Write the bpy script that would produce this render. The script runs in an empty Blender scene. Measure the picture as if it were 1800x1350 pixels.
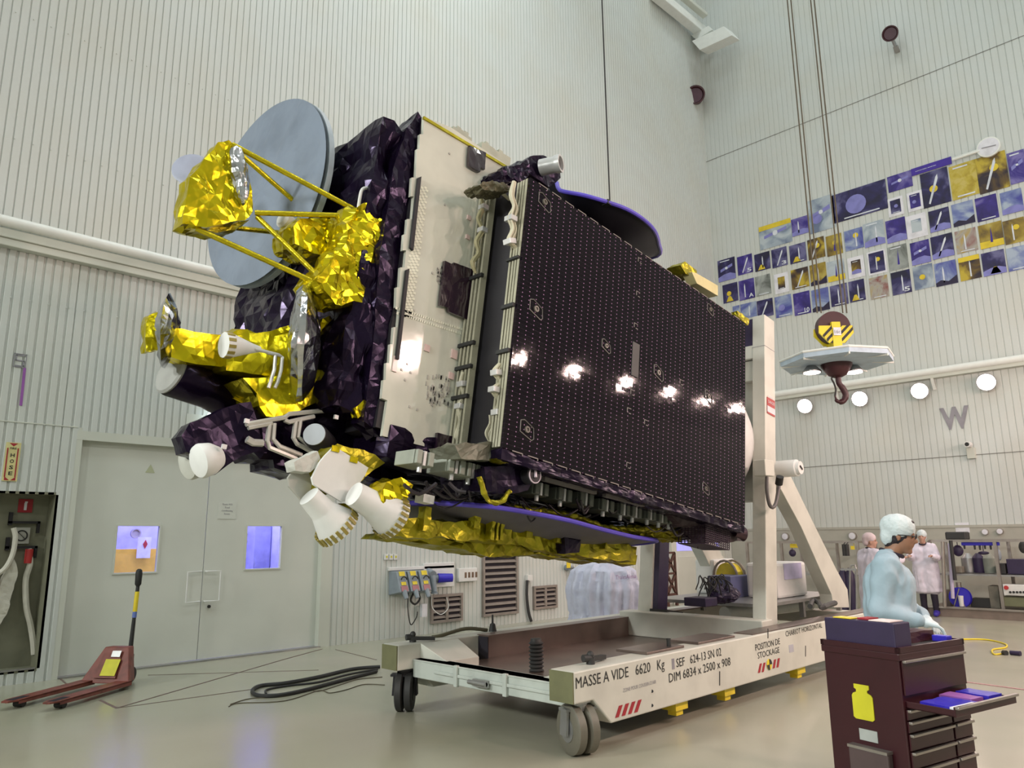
import bpy, bmesh, math, random
from mathutils import Vector, Matrix, noise
random.seed(7)
PI = math.pi
scn = bpy.context.scene
COL = scn.collection
# ------------------------------------------------------------------ camera
CAM = Vector((0.0, 0.0, 1.665))
FPX = 1317.84
MR = ((0.70540416, 0.13587157, 0.69566076), (-0.70873414, 0.14911444, 0.68953666), (-0.01004464, -0.97944055, 0.20148277))
M3 = Matrix(MR)
cd = bpy.data.cameras.new('camera'); cam = bpy.data.objects.new('camera', cd); COL.objects.link(cam)
cd.sensor_width = 36.0; cd.lens = 36.0 * FPX / 1800.0; cd.clip_end = 200
cr, cu, cf = M3.col[0], -M3.col[1], -M3.col[2]
cam.matrix_world = Matrix(((cr[0], cu[0], cf[0], CAM[0]), (cr[1], cu[1], cf[1], CAM[1]), (cr[2], cu[2], cf[2], CAM[2]), (0, 0, 0, 1)))
scn.camera = cam
# ------------------------------------------------------------------ exposure, world, large lights
vs = scn.view_settings
scn.display_settings.display_device = 'sRGB'
vs.view_transform = 'Standard'; vs.look = 'None'; vs.gamma = 1.0; vs.exposure = -0.26; vs.use_curve_mapping = False
w = bpy.data.worlds.new('hall'); scn.world = w; w.use_nodes = True
w.node_tree.nodes['Background'].inputs[0].default_value = (0.8, 0.85, 0.9, 1); w.node_tree.nodes['Background'].inputs[1].default_value = 0.3
XR, YL, YN, XB, ZC = 19.96, 11.0, -2.4, -9.0, 23.0
def area(name, loc, rot, sx, sy, power, color=(1, 1, 1)):
    l = bpy.data.lights.new(name, 'AREA'); l.shape = 'RECTANGLE'; l.size = sx; l.size_y = sy; l.energy = power; l.color = color
    o = bpy.data.objects.new(name, l); o.location = loc; o.rotation_euler = rot; COL.objects.link(o); return o
for i, x in enumerate((-4, 3, 10, 16.5)):
    for j, y in enumerate((1.2, 7.4)):
        area('ceiling_light', (x, y, ZC - 0.25), (0, 0, 0), 2.2, 1.5, 200, (0.90, 0.98, 1.0))
for i, x in enumerate((-3.0, 4.0, 11.0, 17.5)):
    lf = area('added_wall_fill', (x, YN + 0.3, 13.0), (0, 0, 0), 1.6, 0.8, 130, (1.0, 0.95, 0.90)); lf.rotation_euler = Vector((0.15 if i < 2 else -0.2, 1.0, -0.85)).to_track_quat('-Z', 'Y').to_euler()  # added fill lights out of view, evening out the hall's lower level
for y in (1.5, 8.5):
    lf = area('added_back_fill', (XB + 0.3, y, 6.5), (0, 0, 0), 1.8, 1.0, 290, (0.97, 1.0, 0.96)); lf.rotation_euler = Vector((1.0, 0.0 if y < 5 else -0.25, -0.35)).to_track_quat('-Z', 'Y').to_euler(); lf.data.spread = math.radians(95)  # added fill from behind the view, brightens faces turned towards -x
lw = area('ceiling_floodlight', (7.5, 4.0, ZC - 1.2), (0, 0, 0), 1.6, 1.6, 150, (0.86, 0.97, 1.0)); lw.rotation_euler = Vector((1.0, 7.0, -10.5)).to_track_quat('-Z', 'Y').to_euler(); lw.data.spread = math.radians(70)
# ------------------------------------------------------------------ pixel rays (fix the 3D position of a feature on a known plane)
def ray(u, v): return M3 @ Vector(((u - 900) / FPX, (v - 675) / FPX, 1.0))
def X(u, v, x): d = ray(u, v); return CAM + d * (x / d[0])
def Y(u, v, y): d = ray(u, v); return CAM + d * (y / d[1])
def Z(u, v, z): d = ray(u, v); return CAM + d * ((z - CAM[2]) / d[2])
def D(u, v, t): return CAM + ray(u, v) * t
TILT = math.radians(8.7)
SAT = Matrix.Rotation(TILT, 4, 'Y')          # satellite frame: x long axis, z across, tilted about world y
SATI = SAT.inverted()
SC = SATI @ CAM
def SR(u, v): return SATI.to_3x3() @ ray(u, v)
def SY(u, v, y): d = SR(u, v); return SC + d * ((y - SC[1]) / d[1])
def SA(u, v, a): d = SR(u, v); return SC + d * ((a - SC[0]) / d[0])
def SB(u, v, b): d = SR(u, v); return SC + d * ((b - SC[2]) / d[2])
I4 = Matrix.Identity(4)
# ------------------------------------------------------------------ materials
MATS = {}
def lin(c): return tuple(((x / 12.92) if x <= 0.04045 else ((x + 0.055) / 1.055) ** 2.4) for x in c)
def rgb(r, g, b): return lin((r / 255., g / 255., b / 255.))
def mat(name, col, rough=0.5, metal=0.0, bump=0.0, bscale=20.0, var=0.06, vscale=6.0, kind='noise', coat=0.0, emit=None, estr=0.0, alpha=1.0, trans=0.0, spec=0.5, vcol=None, tint=None):
    if name in MATS: return MATS[name]
    m = bpy.data.materials.new(name); m.use_nodes = True; nt = m.node_tree; N = nt.nodes; L = nt.links
    p = N['Principled BSDF']
    p.inputs['Roughness'].default_value = rough; p.inputs['Metallic'].default_value = metal
    p.inputs['Coat Weight'].default_value = coat; p.inputs['Alpha'].default_value = alpha
    p.inputs['Transmission Weight'].default_value = trans; p.inputs['Specular IOR Level'].default_value = spec
    if tint: p.inputs['Specular Tint'].default_value = (*tint, 1)
    tc = N.new('ShaderNodeTexCoord')
    n = N.new('ShaderNodeTexNoise'); n.inputs['Scale'].default_value = vscale; n.inputs['Detail'].default_value = 4
    L.new(tc.outputs['Object'], n.inputs['Vector'])
    mx = N.new('ShaderNodeMix'); mx.data_type = 'RGBA'
    c2 = vcol if vcol else tuple(max(0, x * (1 - 3 * var)) for x in col)
    mx.inputs[6].default_value = (*col, 1); mx.inputs[7].default_value = (*c2, 1)
    rp = N.new('ShaderNodeMapRange'); rp.inputs[1].default_value = 0.42; rp.inputs[2].default_value = 0.72
    L.new(n.outputs['Fac'], rp.inputs[0]); L.new(rp.outputs[0], mx.inputs[0]); L.new(mx.outputs[2], p.inputs['Base Color'])
    if bump:
        b = N.new('ShaderNodeBump'); b.inputs['Strength'].default_value = bump; b.inputs['Distance'].default_value = 0.02
        if kind == 'voronoi':
            v = N.new('ShaderNodeTexVoronoi'); v.feature = 'F1'; v.inputs['Scale'].default_value = bscale
            n2 = N.new('ShaderNodeTexNoise'); n2.inputs['Scale'].default_value = bscale * 0.6; n2.inputs['Distortion'].default_value = 1.5
            ad = N.new('ShaderNodeMath'); ad.operation = 'ADD'
            L.new(tc.outputs['Object'], v.inputs['Vector']); L.new(tc.outputs['Object'], n2.inputs['Vector'])
            L.new(v.outputs['Distance'], ad.inputs[0]); L.new(n2.outputs['Fac'], ad.inputs[1]); L.new(ad.outputs[0], b.inputs['Height'])
        else:
            v = N.new('ShaderNodeTexNoise'); v.inputs['Scale'].default_value = bscale; v.inputs['Detail'].default_value = 3
            L.new(tc.outputs['Object'], v.inputs['Vector']); L.new(v.outputs['Fac'], b.inputs['Height'])
        L.new(b.outputs[0], p.inputs['Normal'])
    if emit:
        p.inputs['Emission Color'].default_value = (*emit, 1); p.inputs['Emission Strength'].default_value = estr
    MATS[name] = m; return m
WALLC = (0.58, 0.61, 0.585)
m_wall = mat('painted_ribbed_steel', WALLC, 0.42, var=0.03, vscale=0.7, vcol=(0.57, 0.58, 0.53))
m_wall2 = mat('painted_cream_panel', (0.60, 0.62, 0.55), 0.5, var=0.03, vscale=1.0)
m_door = mat('door_paint', (0.62, 0.64, 0.58), 0.5, var=0.02, vscale=1.5)
m_pipe = mat('white_pipe', (0.80, 0.82, 0.78), 0.4, var=0.02)
m_ceil = mat('ceiling_white', (0.7, 0.73, 0.7), 0.7)
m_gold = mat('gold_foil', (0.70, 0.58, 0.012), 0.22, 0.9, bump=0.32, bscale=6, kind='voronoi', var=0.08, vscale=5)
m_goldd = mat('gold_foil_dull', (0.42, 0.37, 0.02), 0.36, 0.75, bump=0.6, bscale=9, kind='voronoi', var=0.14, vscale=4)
m_goldrod = mat('gold_rod', (0.66, 0.54, 0.02), 0.26, 0.85, bump=0.3, bscale=30, var=0.08)
m_black = mat('black_foil', (0.006, 0.003, 0.011), 0.23, 0.0, bump=0.5, bscale=5, kind='voronoi', var=0.1, coat=0.0, spec=.26, tint=(0.74, 0.58, 1.0))
m_blackm = mat('black_matt', (0.012, 0.010, 0.014), 0.6)
m_silver = mat('silver_foil', (0.62, 0.63, 0.66), 0.2, 1.0, bump=0.5, bscale=9, kind='voronoi', var=0.1)
m_membrane = mat('grey_membrane', (0.20, 0.24, 0.31), 0.38, 0.0, bump=0.5, bscale=4, kind='voronoi', var=0.08, vscale=2.5)
m_rad = mat('white_mirror_panel', (0.66, 0.66, 0.57), 0.10, 0.0, bump=0.03, bscale=9, var=0.04, vscale=3, coat=1.0, spec=.8)
m_white = mat('white_paint', (0.72, 0.72, 0.70), 0.5, var=0.03)
m_white2 = mat('satin_white_metal', (0.62, 0.62, 0.62), 0.35, 0.3)
m_guide = mat('waveguide_silver', (0.62, 0.60, 0.56), 0.4, 0.4)
m_blue = mat('blue_edge', (0.10, 0.07, 0.55), 0.45)
m_carbon = mat('dark_carbon', (0.006, 0.005, 0.010), 0.5)
m_under = mat('grey_reflector_back', (0.12, 0.11, 0.13), 0.5)
m_strip = mat('honeycomb_edge', (0.40, 0.38, 0.28), 0.6, bump=0.3, bscale=120)
m_harness = mat('cream_harness', (0.60, 0.56, 0.42), 0.6, bump=0.3, bscale=60)
m_greybox = mat('grey_green_box', (0.30, 0.32, 0.27), 0.5)
m_cart = mat('cart_cream_paint', (0.62, 0.62, 0.55), 0.4, var=0.05, vscale=3)
m_cartd = mat('cart_green_end', (0.16, 0.16, 0.08), 0.5)
m_cartin = mat('dull_steel', (0.20, 0.15, 0.13), 0.32, 0.5, var=0.12, vscale=2)
m_rubber = mat('rubber', (0.03, 0.03, 0.03), 0.6)
m_tyre = mat('grey_tyre', (0.14, 0.13, 0.10), 0.5)
m_steel = mat('steel', (0.42, 0.42, 0.42), 0.35, 0.8)
m_red = mat('red_paint', (0.45, 0.03, 0.03), 0.45)
m_jack = mat('worn_red_paint', (0.20, 0.05, 0.035), 0.5, var=0.15, vscale=9)
m_yel = mat('yellow_paint', (0.80, 0.62, 0.03), 0.45)
m_ylab = mat('yellow_label', (0.62, 0.58, 0.02), 0.5)
m_ink = mat('black_ink', (0.02, 0.02, 0.02), 0.6)
m_inkg = mat('grey_ink', (0.28, 0.27, 0.30), 0.6)
m_redink = mat('red_ink', (0.35, 0.02, 0.03), 0.6)
m_chest = mat('maroon_paint', (0.038, 0.006, 0.010), 0.35, var=0.05)
m_trim = mat('aluminium_trim', (0.40, 0.36, 0.33), 0.35, 0.8)
m_case = mat('dark_purple_case', (0.030, 0.018, 0.060), 0.45)
m_gown = mat('pale_blue_gown', (0.34, 0.45, 0.52), 0.75, bump=0.35, bscale=9, var=0.05)
m_coat = mat('white_gown', (0.66, 0.62, 0.72), 0.8, bump=0.2, bscale=8)
m_cap = mat('hair_net', (0.60, 0.68, 0.70), 0.7, bump=0.5, bscale=30)
m_skin = mat('skin', (0.30, 0.15, 0.09), 0.55)
m_skinp = mat('pale_skin', (0.45, 0.26, 0.19), 0.55)
m_hair = mat('dark_hair', (0.02, 0.015, 0.02), 0.6, bump=0.5, bscale=60)
m_cloth = mat('dark_cloth', (0.02, 0.015, 0.03), 0.8)
m_shoe = mat('blue_overshoe', (0.05, 0.03, 0.35), 0.6)
m_plastic = mat('milky_plastic', (0.62, 0.64, 0.80), 0.35, bump=0.3, bscale=9)
m_louv = mat('brown_grey_frame', (0.27, 0.23, 0.20), 0.5)
m_dark = mat('dark_void', (0.015, 0.012, 0.020), 0.8)
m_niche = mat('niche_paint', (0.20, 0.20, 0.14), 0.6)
m_hose = mat('canvas_hose', (0.60, 0.58, 0.50), 0.8)
m_greypl = mat('blue_grey_plastic', (0.25, 0.29, 0.33), 0.4)
m_bluepl = mat('blue_plastic', (0.03, 0.02, 0.45), 0.4)
m_purple = mat('purple_stripe', (0.30, 0.10, 0.38), 0.5)
m_shade = mat('pale_blue_shade', (0.50, 0.62, 0.74), 0.5)
m_hook = mat('maroon_metal', (0.05, 0.01, 0.015), 0.45)
m_rope = mat('wire_rope', (0.10, 0.08, 0.05), 0.6)
m_paper = mat('paper', (0.75, 0.75, 0.80), 0.7)
m_kit = mat('kit_grey', (0.22, 0.20, 0.16), 0.6, var=0.15)
m_glass = mat('clear_glass', (0.9, 0.92, 1.0), 0.02, trans=1.0)
m_lamp = mat('lamp_glow', (1, 1, 1), 0.5, emit=(1.0, 0.80, 0.76), estr=22.0)
m_lampw = mat('lamp_glow_warm', (1, 1, 1), 0.5, emit=(1.0, 0.86, 0.80), estr=9.0)
m_sky = mat('lit_room_wall', (0.40, 0.40, 0.85), 0.6)
m_blackmir = mat('tinted_foil', (0.022, 0.010, 0.020), 0.2, 0.0, bump=0.3, bscale=3, coat=1.0)

def solar_material():
    m = bpy.data.materials.new('solar_cells'); m.use_nodes = True; nt = m.node_tree; N = nt.nodes; L = nt.links; p = N['Principled BSDF']
    tc = N.new('ShaderNodeTexCoord'); sx = N.new('ShaderNodeSeparateXYZ'); L.new(tc.outputs['Object'], sx.inputs[0])
    def math_(op, a, b=None, c=None):
        n = N.new('ShaderNodeMath'); n.operation = op
        for i, q in enumerate((a, b, c)):
            if q is None: continue
            if isinstance(q, (int, float)): n.inputs[i].default_value = q
            else: L.new(q, n.inputs[i])
        return n.outputs[0]
    def cell(o, per, off): return math_('MULTIPLY', math_('SUBTRACT', math_('FRACT', math_('ADD', math_('DIVIDE', o, per), off)), 0.5), per)
    u = cell(sx.outputs['X'], 0.08, 0.1); v = cell(sx.outputs['Z'], 0.0372, 0.2)
    r = math_('SQRT', math_('ADD', math_('MULTIPLY', u, u), math_('MULTIPLY', v, v)))
    dot = math_('LESS_THAN', r, 0.0048)
    line = math_('LESS_THAN', math_('ABSOLUTE', v), 0.0010)
    u2 = cell(sx.outputs['X'], 0.013, 0.0)
    dash = math_('MULTIPLY', line, math_('GREATER_THAN', u2, 0.0))
    mx = N.new('ShaderNodeMix'); mx.data_type = 'RGBA'; mx.inputs[6].default_value = (0.006, 0.004, 0.007, 1); mx.inputs[7].default_value = (0.05, 0.025, 0.05, 1)
    L.new(dash, mx.inputs[0])
    mx2 = N.new('ShaderNodeMix'); mx2.data_type = 'RGBA'; mx2.inputs[7].default_value = (0.38, 0.22, 0.38, 1)
    L.new(dot, mx2.inputs[0]); L.new(mx.outputs[2], mx2.inputs[6]); L.new(mx2.outputs[2], p.inputs['Base Color'])
    # every cell sits at its own slight angle
    cv = N.new('ShaderNodeCombineXYZ')
    L.new(math_('FLOOR', math_('DIVIDE', sx.outputs['X'], 0.08)), cv.inputs[0]); L.new(math_('FLOOR', math_('DIVIDE', sx.outputs['Z'], 0.0372)), cv.inputs[1])
    wn = N.new('ShaderNodeTexWhiteNoise'); wn.noise_dimensions = '3D'; L.new(cv.outputs[0], wn.inputs['Vector'])
    vm = N.new('ShaderNodeVectorMath'); vm.operation = 'SUBTRACT'; vm.inputs[1].default_value = (0.5, 0.5, 0.5); L.new(wn.outputs['Color'], vm.inputs[0])
    sc = N.new('ShaderNodeVectorMath'); sc.operation = 'SCALE'; sc.inputs['Scale'].default_value = 0.010; L.new(vm.outputs[0], sc.inputs[0])
    ge = N.new('ShaderNodeNewGeometry'); ad = N.new('ShaderNodeVectorMath'); ad.operation = 'ADD'; L.new(ge.outputs['Normal'], ad.inputs[0]); L.new(sc.outputs[0], ad.inputs[1])
    nm = N.new('ShaderNodeVectorMath'); nm.operation = 'NORMALIZE'; L.new(ad.outputs[0], nm.inputs[0]); L.new(nm.outputs[0], p.inputs['Normal'])
    p.inputs['Roughness'].default_value = 0.045; p.inputs['Specular IOR Level'].default_value = 0.17
    return m
m_solar = solar_material()
def floor_material():
    m = mat('sealed_floor', (0.36, 0.36, 0.27), 0.22, var=0.05, vscale=0.35, vcol=(0.40, 0.37, 0.30))
    nt = m.node_tree; N = nt.nodes; L = nt.links; p = N['Principled BSDF']
    tc = [n for n in N if n.type == 'TEX_COORD'][0]
    n = N.new('ShaderNodeTexNoise'); n.inputs['Scale'].default_value = 1.3; L.new(tc.outputs['Object'], n.inputs['Vector'])
    rp = N.new('ShaderNodeMapRange'); rp.inputs[3].default_value = 0.16; rp.inputs[4].default_value = 0.30
    L.new(n.outputs['Fac'], rp.inputs[0]); L.new(rp.outputs[0], p.inputs['Roughness'])
    return m
m_floor = floor_material()
# ------------------------------------------------------------------ mesh helpers
class Root:
    pass
WM = {}
def thing(name, label, cat, org, frame=None, group=None):
    """an Empty at the thing's base; parts are given in 'frame' coordinates"""
    frame = frame or I4
    o = bpy.data.objects.new(name, None); COL.objects.link(o); o.empty_display_size = 0.1
    W = frame @ Matrix.Translation(Vector(org)); o.matrix_world = W
    o['label'] = label; o['category'] = cat
    if group: o['group'] = group
    WM[o.name] = (W, frame); return o
def tag(o, label, cat, group=None):
    o['label'] = label; o['category'] = cat
    if group: o['group'] = group
    return o
class MB:
    def __init__(s): s.bm = bmesh.new()
    def _add(s, verts, faces):
        vs_ = [s.bm.verts.new(Vector(v)) for v in verts]
        for f in faces:
            try: s.bm.faces.new([vs_[i] for i in f])
            except ValueError: pass
        return vs_
    def hexa(s, q):      # q: 8 corners, bottom 4 then top 4
        s._add(q, [(0, 3, 2, 1), (4, 5, 6, 7), (0, 1, 5, 4), (1, 2, 6, 5), (2, 3, 7, 6), (3, 0, 4, 7)]); return s
    def box(s, x0, x1, y0, y1, z0, z1, R=None, c=None):
        x0, x1 = sorted((x0, x1)); y0, y1 = sorted((y0, y1)); z0, z1 = sorted((z0, z1))
        q = [Vector(v) for v in ((x0, y0, z0), (x1, y0, z0), (x1, y1, z0), (x0, y1, z0), (x0, y0, z1), (x1, y0, z1), (x1, y1, z1), (x0, y1, z1))]
        if R is not None:
            cc = Vector(c) if c is not None else sum(q, Vector()) / 8
            q = [cc + R @ (v - cc) for v in q]
        return s.hexa(q)
    def beam(s, p0, p1, wx, wz, up=(0, 0, 1)):   # rectangular bar
        p0, p1 = Vector(p0), Vector(p1); d = (p1 - p0).normalized(); up = Vector(up)
        a = d.cross(up)
        if a.length < 1e-4: a = d.cross(Vector((1, 0, 0)))
        a.normalize(); b = a.cross(d).normalized(); q = []
        for p in (p0, p1):
            q += [p - a * wx / 2 - b * wz / 2, p + a * wx / 2 - b * wz / 2, p + a * wx / 2 + b * wz / 2, p - a * wx / 2 + b * wz / 2]
        return s.hexa(q)
    def cyl(s, p0, p1, r0, r1=None, n=20, cap=True):
        p0, p1 = Vector(p0), Vector(p1); r1 = r0 if r1 is None else r1
        d = (p1 - p0).normalized(); a = d.orthogonal().normalized(); b = d.cross(a)
        vs_ = []
        for p, r in ((p0, r0), (p1, r1)):
            for i in range(n):
                t = 2 * PI * i / n; vs_.append(p + (a * math.cos(t) + b * math.sin(t)) * max(r, 1e-4))
        f = [(i, (i + 1) % n, n + (i + 1) % n, n + i) for i in range(n)]
        if cap: f += [tuple(range(n - 1, -1, -1)), tuple(range(n, 2 * n))]
        s._add(vs_, f); return s
    def lathe(s, p0, d, prof, n=28, sq=None):    # prof: (dist along d, radius)
        p0, d = Vector(p0), Vector(d).normalized(); a = d.orthogonal().normalized(); b = d.cross(a); vs_ = []
        for h, r in prof:
            for i in range(n):
                t = 2 * PI * i / n; vs_.append(p0 + d * h + (a * math.cos(t) + b * math.sin(t)) * max(r, 1e-4))
        f = []
        for k in range(len(prof) - 1):
            for i in range(n):
                j = (i + 1) % n; f.append((k * n + i, k * n + j, (k + 1) * n + j, (k + 1) * n + i))
        f += [tuple(range(n - 1, -1, -1)), tuple(range((len(prof) - 1) * n, len(prof) * n))]
        s._add(vs_, f); return s
    def tube(s, pts, r, n=8, smooth=0, radii=None):
        pts = [Vector(p) for p in pts]
        if smooth: pts = spline(pts, smooth)
        m = len(pts); vs_ = []; pa = None
        for k, p in enumerate(pts):
            d = (pts[min(k + 1, m - 1)] - pts[max(k - 1, 0)])
            if d.length < 1e-6: d = Vector((0, 0, 1))
            d.normalize()
            if pa is None: a = d.orthogonal().normalized()
            else:
                a = pa - d * pa.dot(d)
                a = a.normalized() if a.length > 1e-5 else d.orthogonal().normalized()
            pa = a; b = d.cross(a); rr = radii[min(int(k * len(radii) / m), len(radii) - 1)] if radii else r
            for i in range(n):
                t = 2 * PI * i / n; vs_.append(p + (a * math.cos(t) + b * math.sin(t)) * rr)
        f = []
        for k in range(m - 1):
            for i in range(n):
                j = (i + 1) % n; f.append((k * n + i, k * n + j, (k + 1) * n + j, (k + 1) * n + i))
        f += [tuple(range(n - 1, -1, -1)), tuple(range((m - 1) * n, m * n))]
        s._add(vs_, f); return s
    def prism(s, poly, ext):
        poly = [Vector(p) for p in poly]; ext = Vector(ext); n = len(poly)
        s._add(poly + [p + ext for p in poly], [tuple(range(n - 1, -1, -1)), tuple(range(n, 2 * n))] + [(i, (i + 1) % n, n + (i + 1) % n, n + i) for i in range(n)])
        return s
    def loft(s, a, b):   # two polygons with equal counts
        n = len(a)
        s._add([Vector(p) for p in a] + [Vector(p) for p in b], [tuple(range(n - 1, -1, -1)), tuple(range(n, 2 * n))] + [(i, (i + 1) % n, n + (i + 1) % n, n + i) for i in range(n)])
        return s
    def ball(s, c, r, sc=(1, 1, 1), R=None, u=16, v=10):
        c = Vector(c); vs_ = []; R = R or Matrix.Identity(3)
        for k in range(1, v):
            ph = PI * k / v
            for i in range(u):
                t = 2 * PI * i / u
                vs_.append(c + R @ Vector((r * sc[0] * math.sin(ph) * math.cos(t), r * sc[1] * math.sin(ph) * math.sin(t), r * sc[2] * math.cos(ph))))
        f = []
        for k in range(v - 2):
            for i in range(u):
                j = (i + 1) % u; f.append((k * u + i, (k + 1) * u + i, (k + 1) * u + j, k * u + j))
        vs_ += [c + R @ Vector((0, 0, r * sc[2])), c + R @ Vector((0, 0, -r * sc[2]))]; a = len(vs_) - 2
        for i in range(u):
            j = (i + 1) % u; f += [(a, i, j), (a + 1, (v - 2) * u + j, (v - 2) * u + i)]
        s._add(vs_, f); return s
    def face(s, pts): s._add(pts, [tuple(range(len(pts)))]); return s
    def crumple(s, cell=0.08, amp=0.02, freq=5.0, seed=0.0, drop=None):
        bmesh.ops.recalc_face_normals(s.bm, faces=s.bm.faces)
        bmesh.ops.triangulate(s.bm, faces=s.bm.faces)
        for _ in range(6):
            es = [e for e in s.bm.edges if e.calc_length() > cell]
            if not es or len(s.bm.faces) > 14000: break
            bmesh.ops.subdivide_edges(s.bm, edges=es, cuts=1)
            bmesh.ops.triangulate(s.bm, faces=[f for f in s.bm.faces if len(f.verts) > 3])
        bmesh.ops.remove_doubles(s.bm, verts=s.bm.verts, dist=1e-4)
        s.bm.normal_update()
        so = Vector((seed, seed * 1.7, -seed))
        mv = []
        for v in s.bm.verts:
            q = v.co * freq + so
            n = noise.noise(q) + 0.5 * noise.noise(q * 2.3) + 0.35 * noise.noise(q * 5.1)
            mv.append(v.co + v.normal * amp * n * 1.5 + noise.noise_vector(q * 1.3) * amp * 0.6)
        for v, c in zip(s.bm.verts, mv): v.co = c
        return s
    def build(s, name, m, parent=None, label=None, frame=None, smooth=False, bevel=0.0, kind=None, org=None, norecalc=False, seg=2):
        if not norecalc: bmesh.ops.recalc_face_normals(s.bm, faces=s.bm.faces)
        if parent is not None:
            W, F = WM[parent.name]
            if frame is not None: F = frame
            s.bm.transform(W.inverted() @ F)
        else:
            F = frame or I4; W = F
            if org is None:
                vs_ = [v.co for v in s.bm.verts]
                org = Vector(((min(v.x for v in vs_) + max(v.x for v in vs_)) / 2, (min(v.y for v in vs_) + max(v.y for v in vs_)) / 2, min(v.z for v in vs_)))
            W = F @ Matrix.Translation(Vector(org)); s.bm.transform(W.inverted() @ F)
        me = bpy.data.meshes.new(name); s.bm.to_mesh(me); s.bm.free()
        ms = m if isinstance(m, (list, tuple)) else [m]
        for k in ms: me.materials.append(k)
        if smooth:
            me.polygons.foreach_set('use_smooth', [True] * len(me.polygons))
        o = bpy.data.objects.new(name, me); COL.objects.link(o)
        if parent is not None: o.parent = parent; WM[o.name] = WM[parent.name]
        else: o.matrix_world = W; WM[o.name] = (W, F)
        if smooth is True or smooth == 'auto':
            try: me.set_sharp_from_angle(angle=math.radians(38))
            except Exception: pass
        if bevel:
            b = o.modifiers.new('bevel', 'BEVEL'); b.width = bevel; b.segments = seg; b.limit_method = 'ANGLE'; b.angle_limit = math.radians(40)
        if label: o['label'] = label
        if kind: o['kind'] = kind
        return o
def spline(P, k=6, closed=False):
    out = []; n = len(P); rng = n if closed else n - 1
    for i in range(rng):
        if closed: p0, p1, p2, p3 = P[(i - 1) % n], P[i], P[(i + 1) % n], P[(i + 2) % n]
        else: p0, p1, p2, p3 = P[max(i - 1, 0)], P[i], P[i + 1], P[min(i + 2, n - 1)]
        for j in range(k):
            t = j / k
            out.append(0.5 * ((2 * p1) + (p2 - p0) * t + (2 * p0 - 5 * p1 + 4 * p2 - p3) * t * t + (3 * p1 - p0 - 3 * p2 + p3) * t ** 3))
    if not closed: out.append(P[-1].copy())
    return out
def text_mesh(s, name, pL, pR, pT, m, parent=None, frame=None, off=0.003, bold=0.0, thick=0.002, nrm=None, kind=None, label=None):
    """lettering whose baseline runs pL -> pR and whose capitals reach pT; lies on the surface"""
    cu_ = bpy.data.curves.new(name, 'FONT'); cu_.body = s; cu_.size = 1.0; cu_.offset = bold; cu_.extrude = 0.0; cu_.resolution_u = 2
    tmp = bpy.data.objects.new('tmp_text', cu_); COL.objects.link(tmp)
    dg = bpy.context.evaluated_depsgraph_get(); dg.update()
    me = bpy.data.meshes.new_from_object(tmp.evaluated_get(dg)); bpy.data.objects.remove(tmp); bpy.data.curves.remove(cu_)
    xs = [v.co.x for v in me.vertices]; ys = [v.co.y for v in me.vertices]
    x0, x1, y1 = min(xs), max(xs), max(ys)
    pL, pR, pT = Vector(pL), Vector(pR), Vector(pT); r = pR - pL; u = pT - pL
    rn = r.normalized(); u = u - rn * u.dot(rn); n = r.cross(u).normalized()
    if nrm is not None and n.dot(Vector(nrm)) < 0: n = -n
    cap = 0.729
    b = MB(); b.bm.from_mesh(me); bpy.data.meshes.remove(me)
    for v in b.bm.verts:
        c = v.co.copy(); v.co = pL + r * ((c.x - x0) / (x1 - x0)) + u * (c.y / cap) + n * off
    return b.build(name, m, parent, frame=frame, norecalc=True, kind=kind, label=label)
def struct(o): o['kind'] = 'structure'; return o
def dup(root, M_new, label=None, name=None, group=None):
    r = root.copy(); COL.objects.link(r); r.matrix_world = M_new
    if label: r['label'] = label
    if group: r['group'] = group
    for ch in list(root.children):
        c = ch.copy(); COL.objects.link(c); c.parent = r
        for g in list(ch.children):
            d = g.copy(); COL.objects.link(d); d.parent = c
    WM[r.name] = (M_new, I4)
    return r
# ================================================================== THE ROOM
def ribbed(b, axis, plane, s0, s1, z0, z1, pitch=0.106, g=0.014, dep=0.012, inward=-1):
    """vertical ribs: flat bands parted by V grooves; axis 'x' = wall along x at y=plane"""
    pts = []; k = math.ceil(s0 / pitch); xs = [(s0, 0)]
    while k * pitch < s1:
        c = k * pitch
        for q, d in ((c - g, 0), (c - g * 0.4, dep), (c + g * 0.4, dep), (c + g, 0)):
            if s0 < q < s1: xs.append((q, d))
        k += 1
    xs.append((s1, 0)); prev = None
    for q, d in xs:
        o_ = plane - inward * d
        v = [b.bm.verts.new((q, o_, z) if axis == 'x' else (o_, q, z)) for z in (z0, z1)]
        if prev: b.bm.faces.new((prev[0], v[0], v[1], prev[1]))
        prev = v
b = MB()
for (s0, s1, z0, z1, pt, g, dp) in ((XB, 1.4, 0, 5.62, .106, .02, .02), (1.4, 2.76, 0, .16, .106, .02, .02), (1.4, 2.76, 2.27, 5.62, .106, .02, .02), (2.76, 2.93, 0, 5.62, .106, .02, .02),
                            (2.93, 6.86, 3.12, 5.62, .106, .02, .02), (6.86, XR, 0, 5.62, .106, .016, .014), (XB, XR, 5.62, ZC, .1057, .010, .016)):
    ribbed(b, 'x', YL, s0, s1, z0, z1, pt, g, dp)
for z, x0, x1, st in ((6.9, 1.6, 6, .212), (8.7, 1, 9, .212), (4.75, 2, 5, .212)):      # fastener heads
    x = x0
    while x < x1: b.ball((x, YL - .004, z), .009, u=6, v=4); x += st
wl = b.build('wall_left', m_wall, kind='structure', norecalc=True, org=(5, YL, 0))
b = MB(); b.box(XB, 2.93, YL - .006, YL + .004, 3.155, 3.17); b.build('trim_seam', m_wall2, kind='structure')
b = MB()
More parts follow.
